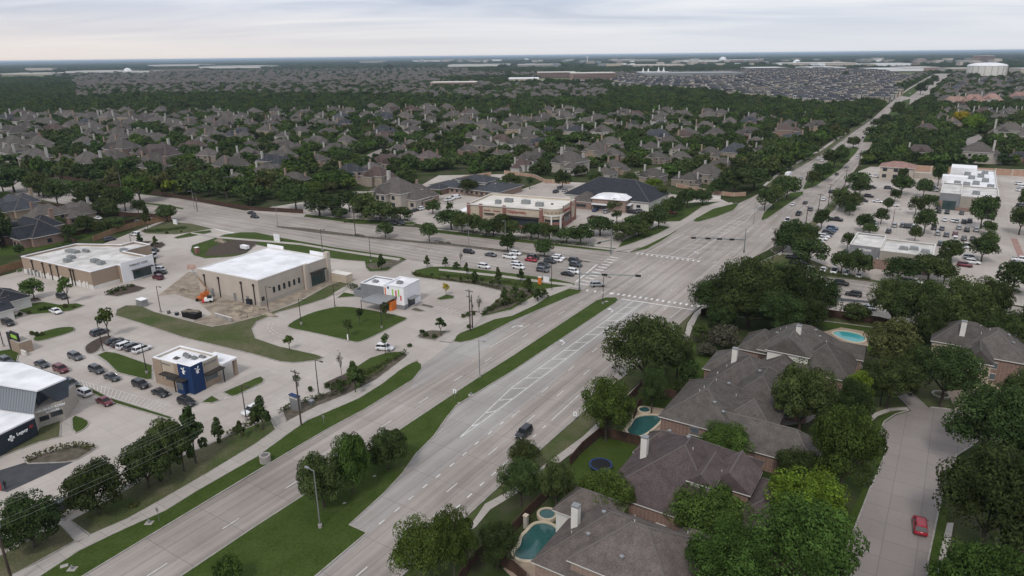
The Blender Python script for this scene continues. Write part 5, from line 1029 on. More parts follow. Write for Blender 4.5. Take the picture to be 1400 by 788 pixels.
# --- unfinished building with the clean white roof
O, u, v, L_ = frame((269, 367.2), (352, 383.7), 8.0)
b = Bld('unfinished_building', O, u, v, 'tan unfinished shop with clean white roof and boom lift at its corner')
D1 = 28.5
b.shell([(0, 0), (L_, 0), (L_, 19.5), (L_ + .8, 19.5), (L_ + .8, D1), (0, D1)], 8.0, 'stucco_pale', 'membrane', .25)
for k, (x0, x1, zt) in enumerate(((0, 7.5, 9.1), (L_ - 7, L_ + .9, 9.2))): b.box('parapet_wall', 'cladwhite', x0, D1 - .1, 7.6, x1, D1 + .3, zt)
b.box('pilaster', 'stucco_pale', L_ - .1, D1 - 1.0, 0, L_ + 1.5, D1 + .35, 9.8); b.box('pilaster', 'stucco_pale', L_ + .2, 17.8, 0, L_ + 1.1, 19.2, 8.2)
b.box('wall_base', 'stone', -.06, -.06, 0, L_ + .06, 0, 1.3); b.box('wall_base', 'stone', L_ + .003, -.06, 0, L_ + .08, 17.6, 1.3)
for i in range(6): b.box('window', 'glass', L_ - .02, 5.2 + i * 2.05, 2.6, L_ + .1, 6.0 + i * 2.05, 4.4)
b.box('storefront', 'glassgreen', L_ + .7, 20.4, .3, L_ + .95, 26.2, 4.6); b.box('canopy', 'darktrim', L_ + .6, 20, 4.7, L_ + 2.0, 26.6, 4.95)
for i in range(5): b.box('mullion', 'darktrim', L_ + .93, 20.4 + i * 1.43, .3, L_ + 1.02, 20.52 + i * 1.43, 4.6)
for x in (5.5, 15.5, 21): b.box('door', 'galv', x, -.12, 0, x + 1.1, 0.02, 2.4)
for x in (3, 9.5, 19.5, 24.8): b.box('downpipe', 'darktrim', x, -.32, 0, x + .22, -.08, 6.0); b.box('rain_head', 'darktrim', x - .18, -.42, 6.0, x + .4, -.04, 6.6)
b.box('door', 'darktrim', L_ - .3, .6, 0, L_ + .06, 1.7, 2.6)
# --- tan clinic with parapets
O, u, v, L_ = frame((28.4, 350.6), (123.5, 372), 6.0)
b = Bld('tan_clinic', O, u, v, 'L-shaped tan brick clinic with white roof and dark downpipes')
b.shell([(0, 0), (L_, 0), (L_, 9), (L_ + 1.6, 9), (L_ + 1.6, 20.5), (L_ - 6, 20.5), (L_ - 14.5, 20.5), (L_ - 14.5, 31), (L_ - 24, 31), (L_ - 24, 26), (0, 19)], 6.0, 'brick_tan', 'membrane_old', .8, cap='membrane')
b.box('facade_panel', 'cladwhite', L_ + 1.55, 8.9, 0, L_ + 1.95, 20.6, 6.9); b.box('wall_base', 'stucco_white', -.06, -.08, 0, L_ + .08, 0.0, 1.5); b.box('wall_base', 'stucco_white', L_, 0, 0, L_ + .08, 8.9, 1.2)
b.box('storefront', 'glassgreen', L_ + 1.9, 12.5, .3, L_ + 2.05, 19.0, 3.1); b.box('canopy', 'darktrim', L_ + 1.9, 12.2, 3.3, L_ + 3.4, 19.6, 3.5)
for i in range(5): b.box('mullion', 'darktrim', L_ + 2.04, 12.5 + i * 1.6, .3, L_ + 2.1, 12.62 + i * 1.6, 3.1)
b.text('PRIMARY CARE', .95, 15, 5.1, y=L_ + 2.0, side='r', m_='grey_sign')
for i, x in enumerate((6.5, 13, 17.5, 21.5, 29, 30.6)): b.box('downpipe', 'darktrim', x, -.35, 0, x + .22, -.1, 5.0); b.box('rain_head', 'darktrim', x - .2, -.45, 5.0, x + .42, -.05, 5.5)
for x, y in ((16, 8), (19, 5), (28, 9), (32, 8.5), (24, 22)): b.hvac(x, y, 5.2, 2.6, 1.8, 1.1)
for x, y, w_, d_ in ((8, 13, 6, 2), (12, 15.5, 3, 1)): b.hvac(x, y, 5.2, w_, d_, .9)
for i in range(9): b.box('meter_box' if i % 2 else 'wall_box', 'hvac' if i % 2 else 'stucco_white', 2.2 + i * 1.1, -.6, .1, 2.9 + i * 1.1, -.1, 1.6 + (i % 3) * .35)
for x in (15, 22.5, 27.8, 33, 35.5, 37): b.box('door', 'stucco_white', x, -.3, 0, x + 1.0, -.08, 2.2)
b.box('service_yard_opening', 'glass', L_ - 12.5, 20.48, .4, L_ - 8, 20.62, 2.8)
# --- blue and tan coffee kiosk
O, u, v, L_ = frame((208.8, 487.4), (260.5, 500.7), 6.6)
b = Bld('coffee_kiosk', O, u, v, 'tan coffee kiosk with tall navy blue corner tower and windmill marks')
b.shell([(0, 0), (L_, 0), (L_, 7.2), (0, 7.2)], 6.4, 'stucco', 'membrane', .6, cap='cladwhite')
b.box('brick_pier', 'brick_tan', -.15, -.15, 0, 2.6, .0, 6.2); b.box('brick_pier', 'brick_tan', 6.6, -.1, 3.1, 8.4, .0, 6.2)
b.box('brick_base', 'brick_tan', 2.6, -.12, 0, 8.4, 0, 1.6); b.box('brick_base', 'brick_tan', L_ + .0, 2.6, 0, L_ + .15, 7.3, 1.4); b.box('side_wing', 'brick_tan', -1.1, .4, 0, -.14, 5.5, 4.2)
b.box('tower_wall', 'navy', L_ - 3.7, -.5, 0, L_ + .5, -.02, 6.75); b.box('tower_wall', 'navy', L_ + .02, -.02, 0, L_ + .5, 2.6, 6.75)
b.box('tower_cap', 'cladwhite', L_ - 3.75, -.55, 6.75, L_ + .55, -.02, 6.82); b.box('tower_cap', 'cladwhite', L_ + .0, -.02, 6.75, L_ + .55, 2.65, 6.82)
b.box('drive_window_bay', 'navy', L_ - 3.6, -1.5, 0, L_ - 1.3, -.5, 3.2); b.box('window', 'glassgrey', L_ - 3.3, -1.56, 1.1, L_ - 1.6, -1.48, 2.7); b.box('canopy', 'darktrim', L_ - 4.6, -2.0, 3.2, L_ - 1.0, -.5, 3.42)
b.box('canopy', 'darktrim', 3.2, -1.6, 3.35, 8.5, .0, 3.6); b.box('canopy_post', 'darktrim', 7.7, -1.5, 0, 7.9, -1.3, 3.4)
b.box('canopy', 'darktrim', L_ + .1, 2.7, 3.3, L_ + 1.7, 7.4, 3.55); b.box('canopy_post', 'darktrim', L_ + 1.4, 6.8, 0, L_ + 1.6, 7.0, 3.4)
b.box('window', 'glassgrey', L_ + .1, 3.2, 1.4, L_ + .2, 6.4, 3.0); b.box('window', 'glassgrey', 3.4, -.1, 1.7, 6.3, -.05, 2.9)
b.text('DUTCH BROS', .48, 3.9, 5.5, y=-.06, m_='grey_sign'); b.text('DUTCH BROS', .55, 5.0, 5.5, y=L_ + .08, side='r', m_='grey_sign')
b.box('sign_panel', 'stucco_white', 2.9, -.05, 4.95, 5.4, -.01, 5.95) if False else None
def windmill(b, side, x, z):
    mb = MB(); off = (lambda p, q: (x + p, -.62, z + q)) if side == 'f' else (lambda p, q: (L_ + .62, x + p, z + q))
    def quad(pts):
        f_ = [off(*q) for q in pts]; nrm = (0, .1, 0) if side == 'f' else (-.1, 0, 0); n = len(f_)
        mb.add(f_ + [(p[0] + nrm[0], p[1] + nrm[1], p[2]) for p in f_], [tuple(range(n)), tuple(range(n, 2 * n))] + [(i, (i + 1) % n, n + (i + 1) % n, n + i) for i in range(n)])
    quad([(-.28, -.75), (.28, -.75), (.16, .12), (-.16, .12)])
    for k in range(4):
        t = math.pi / 4 + k * math.pi / 2 + .15; c, s = math.cos(t), math.sin(t)
        quad([(c * .1 - s * .05, .22 + s * .1 + c * .05), (c * .62 - s * .2, .22 + s * .62 + c * .2), (c * .72 + s * .0, .22 + s * .72), (c * .12 + s * .05, .22 + s * .12 - c * .05)])
    b.put(mb, 'windmill_mark', 'white_sign')
windmill(b, 'f', L_ - 1.9, 5.3); windmill(b, 'r', 1.1, 5.3)
b.box('porch_roof', 'membrane', L_ - 6, 7.2, 3.9, L_ + 1.2, 11.5, 4.3)
for x in (L_ + .5, L_ - 5.5): b.box('porch_column', 'brick_tan', x - .2, 10.6, 0, x + .6, 11.3, 3.9)
for x, y in ((5, 4.6), (6.4, 4.2), (8.3, 4.2)): b.hvac(x, y, 5.85, .95, .8, .55)
b.hvac(4.4, 2.6, 5.85, .9, .9, .25, 'roof_hatch', 'hvac_dark'); b.hvac(L_ - 3, 5.6, 5.85, 1.5, .7, .4)
# --- white building with coloured strips
O, u, v, L_ = frame((492.5, 386.2), (525.8, 391.4), 6.2)
b = Bld('clinic_with_strips', O, u, v, 'small grey and white building with orange and lime strips and canopy')
b.shell([(0, 0), (L_, 0), (L_, 7.5), (0, 7.5)], 6.1, 'stucco_grey', 'membrane', .5, cap='membrane')
b2x = L_ + 7.0
b.shell([(L_ + .02, -.5), (b2x, -.5), (b2x, 8), (L_ + .02, 8)], 6.9, 'cladwhite', 'membrane', .5, cap='membrane')
b.box('wall_base', 'stucco_grey', L_ + 4.2, -.58, 0, b2x + .08, -.5, 1.3); b.box('wall_base', 'stucco_grey', b2x, -.5, 0, b2x + .08, 2, 1.3)
b.box('entrance', 'orange', L_ + .2, -3.0, 0, L_ + 4.2, -.5, 2.7); b.box('door', 'glass', L_ + 2.5, -3.06, .1, L_ + 3.3, -2.98, 2.2)
mb = MB(); mb.add([(L_ - 4.6, -6.0, 3.2), (L_ + 3.2, -6.6, 3.0), (L_ + 4.6, -.6, 3.9), (L_ - 2.5, -.3, 3.9), (L_ - 4.6, -6.0, 3.0), (L_ + 3.2, -6.6, 2.8), (L_ + 4.6, -.6, 3.7), (L_ - 2.5, -.3, 3.7)], [(0, 1, 2, 3), (4, 5, 6, 7), (0, 1, 5, 4), (1, 2, 6, 5), (2, 3, 7, 6), (3, 0, 4, 7)]); b.put(mb, 'canopy', 'galv')
for x, y in ((L_ - 4.5, -5.9), (L_ + 3.1, -6.4)): b.box('canopy_post', 'darktrim', x, y, 0, x + .14, y + .14, 3.1)
for x, z0, z1, m_ in ((.3, 3.7, 6.0, 'orange'), (2.9, 3.6, 5.8, 'lime'), (4.05, 3.1, 5.6, 'redp'), (5.0, 3.8, 6.0, 'lime'), (5.7, 2.7, 4.2, 'redp')): b.box('colour_strip', m_, L_ + x, -.58, z0, L_ + x + .42, -.46, z1)
b.box('colour_strip', 'navy', L_ + 1.3, -.58, 5.8, L_ + 1.9, -.46, 6.4)
b.box('canopy', 'galv', b2x + .05, 1, 2.9, b2x + 1.8, 5, 3.1); b.box('storefront', 'glass', b2x + .0, 1.3, .2, b2x + .1, 4.8, 2.7)
b.box('waste_enclosure', 'stucco_grey', -5.5, 3.2, 0, -.6, 6.2, 2.2); b.box('waste_enclosure_opening', 'black', -5.0, 3.6, 2.2, -1.0, 5.8, 2.23)
b.hvac(3, 3.5, 5.6, 1.6, 1.2, .6); b.hvac(L_ + 3, 3.5, 6.4, 1.6, 1.2, .7)
# --- drugstore
O, u, v, L_ = frame((639.3, 277.6), (741.2, 285.3), 9.4)
b = Bld('drugstore', O, u, v, 'cream and red-brick drugstore with white roof and curved corner entrance')
D1 = 25.0; XR = L_ + 6.5
b.shell([(0, 0), (L_, 0), (L_ + 2.2, .2), (L_ + 5.2, 2.2), (XR, 4.6), (XR, D1), (4, D1), (4, D1 + 3), (0, D1 + 3)] if False else [(0, 0), (L_, 0), (L_ + 3.6, 1.2), (XR - .6, 3.6), (XR, 6.6), (XR, D1), (0, D1)], 9.2, 'stucco', 'membrane_tan', .9)
for x in (-.3, 5.6, 16.6, L_ - 1.2): b.box('brick_pier', 'brick_deep', x, -.35, 0, x + 1.5, .02, 9.5)
for y in (6.6, 17.5, D1 - .8): b.box('brick_pier', 'brick_deep', XR - .02, y, 0, XR + .35, y + 1.3, 9.5)
b.box('brick_base', 'brick_deep', 0, -.15, 0, L_, 0, 1.5); b.box('brick_base', 'brick_deep', XR, 6, 0, XR + .15, D1, 1.8)
b.box('cornice', 'trim', -.35, -.45, 8.75, L_ - .1, -.02, 9.0)
b.text('CVS/pharmacy', 1.65, 22.5, 7.0, y=-.12); b.text('CVS/pharmacy', 1.45, 12.5, 7.0, y=XR + .1, side='r'); b.text('24', 1.2, 21.6, 7.5, y=XR + .1, side='r')
b.text('drive-thru', .8, 9.3, 6.8, y=-.08); b.text('pharmacy', .8, 13.7, 6.8, y=-.08)
b.box('awning', 'darktrim', 8, -.8, 5.4, 12.8, -.05, 5.7); b.box('awning', 'darktrim', 17.9, -.9, 4.6, L_ - 1.4, -.05, 5.4); b.box('awning', 'darktrim', XR + .05, 8.4, 4.8, XR + .8, 16.8, 5.4)
b.box('storefront', 'glass', 18, -.1, 1.5, L_ - 1.5, -.02, 4.4); b.box('storefront', 'glass', XR + .02, 8.5, 1.8, XR + .1, 16.5, 4.2); b.box('service_opening', 'black', 3.4, -.1, 0, 5, -.02, 2.6)
mb = MB(); mb.tube([(L_ + 3.4, 3.8, 0), (L_ + 3.4, 3.8, 9.3)], 4.2, 16); b.put(mb, 'entrance_rotunda', 'stucco')
mb = MB(); mb.tube([(L_ + 3.4, 3.8, 6.3), (L_ + 3.4, 3.8, 6.8)], 4.6, 16); b.put(mb, 'rotunda_band', 'trim')
mb = MB(); mb.tube([(L_ + 3.4, 3.8, 9.3), (L_ + 3.4, 3.8, 9.5)], 4.3, 16); b.put(mb, 'rotunda_roof', 'membrane_tan')
mb = MB(); mb.tube([(L_ + 3.4, 3.8, .3), (L_ + 3.4, 3.8, 5.0)], 4.26, 16); b.put(mb, 'entrance_glass', 'glass')
mb = MB(); mb.tube([(L_ + 3.4, 3.8, 2.6), (L_ + 3.4, 3.8, 3.9)], 4.34, 16); b.put(mb, 'red_sign_band', 'brick_deep')
for k in range(7):
    t = R(-125 + k * 24); mb = MB(); mb.box((L_ + 3.4 + math.cos(t) * 4.22, 3.8 + math.sin(t) * 4.22, 7.8), (.2, 1.0, .8), t); b.put(mb, 'clerestory_window', 'brick_tan')
for k in (0, 2, 4, 6):
    t = R(-130 + k * 26); mb = MB(); mb.box((L_ + 3.4 + math.cos(t) * 4.6, 3.8 + math.sin(t) * 4.6, 3.1), (.6, .6, 6.3), t); b.put(mb, 'column', 'stucco_white' if k not in (0, 6) else 'brick_deep')
for x, y, sx in ((11, 8, 2.2), (14, 13, 3.5), (22.5, 12, 3.6), (30, 9, 3.2)): b.hvac(x, y, 8.3, sx, 2.2, 1.6)
b.hvac(34, 14, 8.3, .9, .9, .5, 'roof_hatch', 'hvac_dark')
b.box('drive_canopy', 'cladwhite', -6.5, 3, 4.2, -.02, 11, 4.8)
for y in (3.3, 10.3): b.box('canopy_post', 'stucco', -6.3, y, 0, -5.7, y + .5, 4.2)
# --- nursery school with low grey roof
c = W(648, 255, 3); O = Vector((c.x, c.y, 0)) - E2 * 22 - E1 * 12
b = Bld('nursery_school', O, E2.copy(), E1.copy(), 'low nursery school with broad grey hipped roof and raised clerestory')
for i, (x0, y0, x1, y1, ze, zr, m_) in enumerate(((0, 2, 44, 26, 3.4, 6.6, 'brick_rose'), (14, 8, 32, 22, 6.6, 9.0, 'stucco_white'), (3, -5, 12, 4, 3.2, 5.4, 'brick'))):
    b.box('wall', m_, x0, y0, 0, x1, y1, ze - .1); mb = MB(); hip(mb, x0, y0, x1, y1, ze, zr, 'h', .9); b.put(mb, 'roof', ['shingle_slate', 'trim', 'ridge'])
for i in range(5): b.box('clerestory_window', 'glass', 15 + i * 3.2, 7.9, 5.75, 16.6 + i * 3.2, 8.02, 6.4)
for i in range(9): b.box('window', 'glass', 14 + i * 3.2, 1.9, 1.2, 15.5 + i * 3.2, 2.02, 2.4)
for x in (3.3, 11.5): b.box('porch_column', 'brick', x, -4.9, 0, x + .5, -4.4, 3.1)
for k, (x, y) in enumerate(((8, 10), (12, 20), (36, 12))): b.hvac(x, y, 4.9, .6, .6, .9, 'vent_pipe', 'trim')
# --- dark blue roofed hall, annex with white roof
c = W(838, 272, 4); O = Vector((c.x, c.y, 0)) - E2 * 25 - E1 * 2
b = Bld('roofed_hall', O, E2.copy(), E1.copy(), 'long hall with very dark blue hipped roof behind the white-roofed annex')
b.box('wall', 'stucco_white', 0, 0, 0, 44, 26, 4.4); mb = MB(); hip(mb, 0, 0, 44, 26, 4.5, 12.0, 'h', .8); b.put(mb, 'roof', ['shingle_dark', 'trim', 'hvac_dark'])
for i in range(8): b.box('window', 'glass', 3 + i * 5, -.06, 1.4, 5 + i * 5, .02, 2.8)
O, u, v, L_ = frame((808.8, 269), (856, 272.5), 6.5)
b = Bld('annex', O, u, v, 'square brick annex with low white hipped roof and white awnings')
b.box('wall', 'brick_rose', .3, .3, 0, L_ - .3, 13.5, 5.7); mb = MB(); hip(mb, 0, 0, L_, 14, 5.8, 7.6, 'h', .4); b.put(mb, 'roof', ['membrane', 'trim', 'trim'])
b.box('awning', 'membrane', .3, -1.2, 3.0, 8, .3, 3.4); b.box('awning', 'membrane', L_ - .3, 2, 3.0, L_ + 1.6, 11, 3.4); b.box('window', 'glass', 1, .22, .8, 7, .3, 2.6); b.box('window', 'glass', L_ - .3, 2.4, .8, L_ - .2, 10.5, 2.6)
O2 = O - u * 11 + v * 1
b = Bld('brick_shop', O2, u, v, 'low brick shop with grey-brown roof left of the annex')
b.box('wall', 'brick', 0, 0, 0, 10.8, 14, 3.6); mb = MB(); hip(mb, 0, 0, 10.8, 14, 3.6, 7.0, 'h', .3); b.put(mb, 'roof', ['shingle', 'trim', 'ridge']); b.box('window', 'glass', 2, -.08, 1, 8, .02, 2.4)
# --- phone shop
O, u, v, L_ = frame((1162, 334.5), (1200, 337.6), 7.0)
u = E2.copy(); v = E1.copy(); L_ = 9.5
b = Bld('phone_shop', O, u, v, 'grey shop with white verizon lettering and brick base')
X2 = 25.0
b.shell([(0, 0), (L_, 0), (L_, 19), (0, 19)], 7.2, 'stucco_grey', 'membrane_old', .6); b.shell([(L_ + .02, -1.2), (X2, -1.2), (X2, 17), (L_ + .02, 17)], 6.6, 'stucco_taupe', 'membrane_old', .6)
b.box('brick_base', 'brick', L_ - 1.6, -1.35, 0, 17, -1.2, 3.4); b.box('brick_base', 'brick', -.2, -.2, 0, 1.6, 0, 3.6); b.box('brick_base', 'brick', X2 - 2, -1.35, 0, X2 + .12, -1.2, 3)
b.box('storefront', 'glass', 1.8, -.1, .3, L_ - 1.8, 0, 3); b.text('verizon', 1.5, 4.6, 5.8, y=-.1, m_='white_sign'); b.text('✓' if False else '/', 1.2, 7.7, 5.9, y=-.1, m_='red_sign')
for x in (17.5, 21): b.box('door', 'black', x, -1.3, 0, x + 1.4, -1.18, 2.3)
for x in (1.0, L_ - .6, 16.2, X2 - 1): b.box('wall_lamp', 'white_sign', x, -1.5 if x > 9 else -.35, 3.1, x + .35, -1.34 if x > 9 else -.2, 3.6)
for x, y in ((16, 6), (19, 7.5), (22.5, 5)): b.hvac(x, y, 6.0, 2.6, 2.0, 1.0)
# --- strip of shops with stepped flat roofs
O, u, v, L_ = frame((1285.7, 264.3), (1312.9, 267), 7.4)
u = (W(1366.4, 270.7, 7.0) - W(1285.7, 264.3, 7.0)); L_ = u.length; u.normalize(); v = Vector((-u.y, u.x, 0))
b = Bld('shop_row', O, u, v, 'row of flat-roofed shops with stepped white roofs in the retail lot', 'shops')
LL = L_ * .36
b.shell([(0, 0), (LL, 0), (LL, 30), (0, 30)], 7.8, 'stucco_grey', 'membrane_old', .6); b.shell([(LL + .02, -.3), (L_, -.3), (L_, 30), (LL + .02, 30)], 7.0, 'stucco_taupe', 'membrane_old', .6)
b.shell([(1, 30.1), (L_, 30.1), (L_, 95), (8, 95), (8, 60), (1, 60)], 6.4, 'stucco_taupe', 'membrane', .6); b.box('parapet_wall', 'cladwhite', -1, 46, 5, 10, 52, 8.8); b.box('parapet_wall', 'cladwhite', 2, 78, 5, 14, 92, 9.0)
b.box('brick_base', 'brick', -.1, -.2, 0, 1.4, 0, 4); b.box('brick_base', 'brick', LL - 1.2, -.5, 0, L_, -.3, 1.6); b.box('storefront', 'glassgreen', 1.6, -.1, .2, LL - 1.4, 0, 4.2); b.text('ULTA BEAUTY' if False else 'BEAUTY', 1.2, LL / 2, 6.2, y=-.08, m_='white_sign') if False else None
for x, y in ((14, 10), (10, 38), (14, 44), (18, 55), (12, 62), (16, 70), (10, 74), (18, 84), (20, 36), (6, 40)): b.hvac(x, y, 6.4 if y < 30 else 5.9, 3, 2.4, 1.6)
# --- salmon-roofed building and the long masonry wall
c = W(1226, 232, 6); O = Vector((c.x, c.y, 0)) - E2 * 8.5
b = Bld('salmon_roofed_building', O, E2.copy(), E1.copy(), 'square pale building with low orange-salmon hipped roof')
b.box('wall', 'stucco_pale', 0, 0, 0, 17, 13, 7.0); mb = MB(); hip(mb, 0, 0, 17, 13, 7.2, 9.8, 'h', .8); b.put(mb, 'roof', ['tile_salmon', 'trim', 'tile_salmon'])
for x in (1.5, 7, 12.5): b.box('window', 'glass', x, -.06, 4.6, x + 2.2, .02, 6.4); b.box('window', 'glass', x, -.06, 1, x + 2.2, .02, 3)
# --- grey metal clinic, lower left
b = Bld('metal_clinic', Vector((-98, 118, 0)), Vector((1, 0, 0)), Vector((0, 1, 0)), 'grey standing-seam clinic with white roof and Legacy lettering')
def P3(x, y, z): q = W(x, y, z); return (q.x - b.O.x, q.y - b.O.y, z)
mb = MB(); top = [P3(-70, 492, 8.4), P3(29, 496, 8.4), P3(90.6, 517.3, 8.4), P3(50.6, 534.2, 8.4), P3(-70, 515, 8.4)]
mb.add(top + [(p[0], p[1], 8.1) for p in top], [(0, 1, 2, 3, 4), (9, 8, 7, 6, 5)] + [(i, (i + 1) % 5, 5 + (i + 1) % 5, 5 + i) for i in range(5)]); b.put(mb, 'roof', 'membrane')
mb = MB(); sl = [P3(-70, 515, 8.05), P3(50.6, 534.2, 8.05), P3(46.2, 566, 4.6), P3(-70, 549, 4.6)]; mb.add(sl, [(0, 1, 2, 3)])
for i in range(34):
    t = i / 33; a = Vector(sl[0]).lerp(Vector(sl[1]), t); c_ = Vector(sl[3]).lerp(Vector(sl[2]), t); mb.tube([a + Vector((0, -.02, .03)), c_ + Vector((0, -.03, .05))], .035, 4)
b.put(mb, 'metal_slope', 'metalgrey')
mb = MB(); lo = [P3(-70, 549, 4.3), P3(46.2, 566, 4.3), P3(47, 570, 4.3), P3(0, 593, 4.3), P3(-70, 632, 4.3)]; mb.add(lo + [(p[0], p[1], 4.0) for p in lo], [(0, 1, 2, 3, 4), (9, 8, 7, 6, 5)] + [(i, (i + 1) % 5, 5 + (i + 1) % 5, 5 + i) for i in range(5)]); b.put(mb, 'lower_roof', 'membrane')
def wallv(name, m_, p, q, z0, z1, t=.3):
    "upright wall panel between two surveyed top corners"
    mb = MB(); d = Vector((q[0] - p[0], q[1] - p[1], 0)).normalized(); n_ = Vector((d.y, -d.x, 0)) * t
    a, c_ = Vector((p[0], p[1], 0)), Vector((q[0], q[1], 0)); pts = [a, c_, c_ - n_, a - n_]
    mb.prism(pts, z0, z1, bottom=True); return b.put(mb, name, m_), d, n_
wl_, dd, nn = wallv('sign_wall', 'charcoal', P3(-70, 632, 4), P3(47, 570, 4), 0, 4.25)
wallv('wall', 'stucco_grey', P3(-70, 552, 6), P3(44, 568, 6), 4.2, 5) if False else None
pA = P3(-2, 594.5, 4.3); pB = P3(47, 570, 4.3)
cu_c = Vector(pA).lerp(Vector(pB), .42)
dd = (Vector(pB) - Vector(pA)); dd.z = 0; dd.normalize()
b.u = dd; b.v = Vector((-dd.y, dd.x, 0)); b0 = b.O.copy()
b.O = b0 + Vector((pA[0], pA[1], 0))
LW = (Vector(pB) - Vector(pA)).length; print('sign wall', LW)
b.text('Legacy', LW * .115, LW * .58, 2.6, y=-.1, m_='white_sign'); b.text('ER', LW * .1, LW * .85, 2.75, y=-.1, m_='red_sign')
mb = MB(); mb.box((LW * .27, -.12, 2.45), (1.2, .12, .4)); mb.box((LW * .27, -.12, 2.45), (.4, .12, 1.2)); b.put(mb, 'cross_mark', 'white_sign')
b.O, b.u, b.v = b0, Vector((1, 0, 0)), Vector((0, 1, 0))
mb = MB(); fin = [P3(50.6, 534.2, 8.1), P3(91.2, 517.3, 8.1), P3(91.6, 543, 4.3), P3(77.3, 549.3, 4.3)]; n_ = Vector((.25, .2, 0))
mb.add([Vector(p) for p in fin] + [Vector(p) + n_ for p in fin], [(0, 1, 2, 3), (7, 6, 5, 4), (0, 1, 5, 4), (1, 2, 6, 5), (2, 3, 7, 6), (3, 0, 4, 7)]); b.put(mb, 'fin_wall', 'fin')
q0, q1 = P3(48, 560, 4.2), P3(84, 549, 4.2)
mb = MB(); mb.prism([(q0[0], q0[1]), (q1[0], q1[1]), (q1[0] - 2, q1[1] + 8), (q0[0] - 1, q0[1] + 8)], 0, 4.2); b.put(mb, 'entrance_wall', 'stone')
dd = (Vector(q1) - Vector(q0)); dd.z = 0; W_ = dd.length; dd.normalize(); b.u = dd; b.v = Vector((-dd.y, dd.x, 0)); b.O = b0 + Vector((q0[0], q0[1], 0))
b.text('EMERGENCY ROOM', .62, W_ * .5, 3.55, y=-.1, m_='white_sign'); b.text('24 HOURS', .5, W_ * .6, 2.85, y=-.1, m_='white_sign')
b.box('window', 'glass', .3, -.08, 1.3, W_ * .42, 0.02, 2.3); b.box('window', 'glass', W_ * .5, -.08, 1.5, W_ * .95, 0.02, 2.5)
b.O, b.u, b.v = b0, Vector((1, 0, 0)), Vector((0, 1, 0))
mb = MB(); mb.prism([P3(-70, 500, 7)[:2], P3(26, 500, 7)[:2], P3(80, 518, 7)[:2], P3(48, 534, 7)[:2], P3(46, 566, 4)[:2], P3(-70, 549, 4)[:2]], 0, 4.25); b.put(mb, 'wall', 'stone')
mb = MB(); mb.prism([P3(-70, 500, 7)[:2], P3(26, 500, 7)[:2], P3(80, 518, 7)[:2], P3(48, 533, 7.5)[:2], P3(-70, 514, 7.5)[:2]], 4.2, 8.0); b.put(mb, 'upper_wall', 'fin')
# --- small cream cottages and order board canopy at the left edge
for (x, y, lab, w_, d_) in ((5, 408, 'cream cottage with dark roof and slatted gable at the left edge', 12, 9), (-4, 424, 'small white gabled cottage with grid window at the left edge', 7, 5)):
    c = W(x, y, 3); O = Vector((c.x, c.y, 0)) - E2 * w_ / 2 - E1 * d_ / 2
    b = Bld('cottage', O, E2.copy(), E1.copy(), lab, 'cottage'); ws, rs, _, _ = house_parts([(0, 0, w_, d_, 3.4, 6.0, 'h' if w_ > 8 else 'yg'), (w_ * .55, -2.2, w_ * .92, 3, 3.3, 5.4, 'yg')], [])
    b.put(ws, 'wall', 'stucco_white'); b.put(rs, 'roof', ['shingle_dark', 'trim', 'hvac_dark']); b.box('window', 'glass', w_ * .62, -2.28, 1.2, w_ * .85, -2.2, 2.4); b.box('gable_slats', 'darktrim', w_ * .68, -2.28, 3.6, w_ * .79, -2.2, 4.4)
c = W(13, 478, 0); O = Vector((c.x, c.y, 0))
b = Bld('order_board', O, E2.copy(), E1.copy(), 'brick waste enclosure with black frame and green screen by the drive lane', 'enclosure')
b.box('brick_wall', 'brick_tan', 1.5, 0, 0, 6.2, 3, 3.0); b.box('black_frame', 'black', -.5, .3, 0, 1.5, .8, 4.6); b.box('black_frame', 'black', 1.2, .5, 3.0, 5.2, .9, 5.2); b.box('screen', 'lime', 1.6, .42, 3.6, 4.7, .5, 4.5); b.box('low_wall', 'stucco_white', 6.3, 0, 0, 8.6, .4, 1.3)
# ------------------------------------------------------------------ street furniture
def lamp(x, y, h, label_look='dark steel lamp post with short arm', m_='darktrim', arm=1.6, base=True, dirn=None, head='darktrim'):
    loc = W(x, y, 0); e_ = empty('lamp_post', loc); l = loc
    d = dirn if dirn is not None else E2
    p = MB(); p.tube([l + Vector((0, 0, 0)), l + Vector((0, 0, h))], [.13, .08], 7); p.build('pole', m_, e_)
    a = MB(); a.tube([l + Vector((0, 0, h - .1)), l + d * arm + Vector((0, 0, h + .05))], .06, 5); a.build('arm', m_, e_)
    q = MB(); q.box((l.x + d.x * (arm + .3), l.y + d.y * (arm + .3), h + .05), (.85, .36, .16), math.atan2(d.y, d.x)); q.build('lamp_head', head, e_)
    if base: c = MB(); c.tube([l + Vector((0, 0, 0)), l + Vector((0, 0, .7))], .32, 10); c.build('concrete_base', 'kerb', e_)
    reg(e_, 'lamp post', label_look, (x, y), 'lamp posts'); return e_
for x, y, h in ((438, 722, 10.4), (656, 516, 9.2)): lamp(x, y, h, 'pale galvanised street lamp', 'galv', 1.2, True, -E2 if x == 438 else E2, 'galv')
for x, y, h in ((412, 444, 7.5), (522, 449, 7.0), (458, 420, 7.0), (367, 425, 7.5), (220, 427, 8.0), (141, 480, 8.5), (201, 511, 7.5), (337, 575, 8.0), (436, 541, 8.5), (754, 397, 10.5), (824, 416, 8.6), (507, 358, 9), (441, 343, 8.5), (181, 343, 7), (5, 474, 8), (15, 432, 6.5), (1220, 308, 7), (1142, 275, 7)): lamp(x, y, h)
for x, y, h in ((380, 309, 9.0), (266, 286, 9), (641, 337, 9.0), (691, 332, 9), (85, 265, 9), (166, 258, 9), (1030, 307, 9.5)): lamp(x, y, h, 'slender galvanised lamp post', 'galv', 1.3, False, -E1, 'galv')
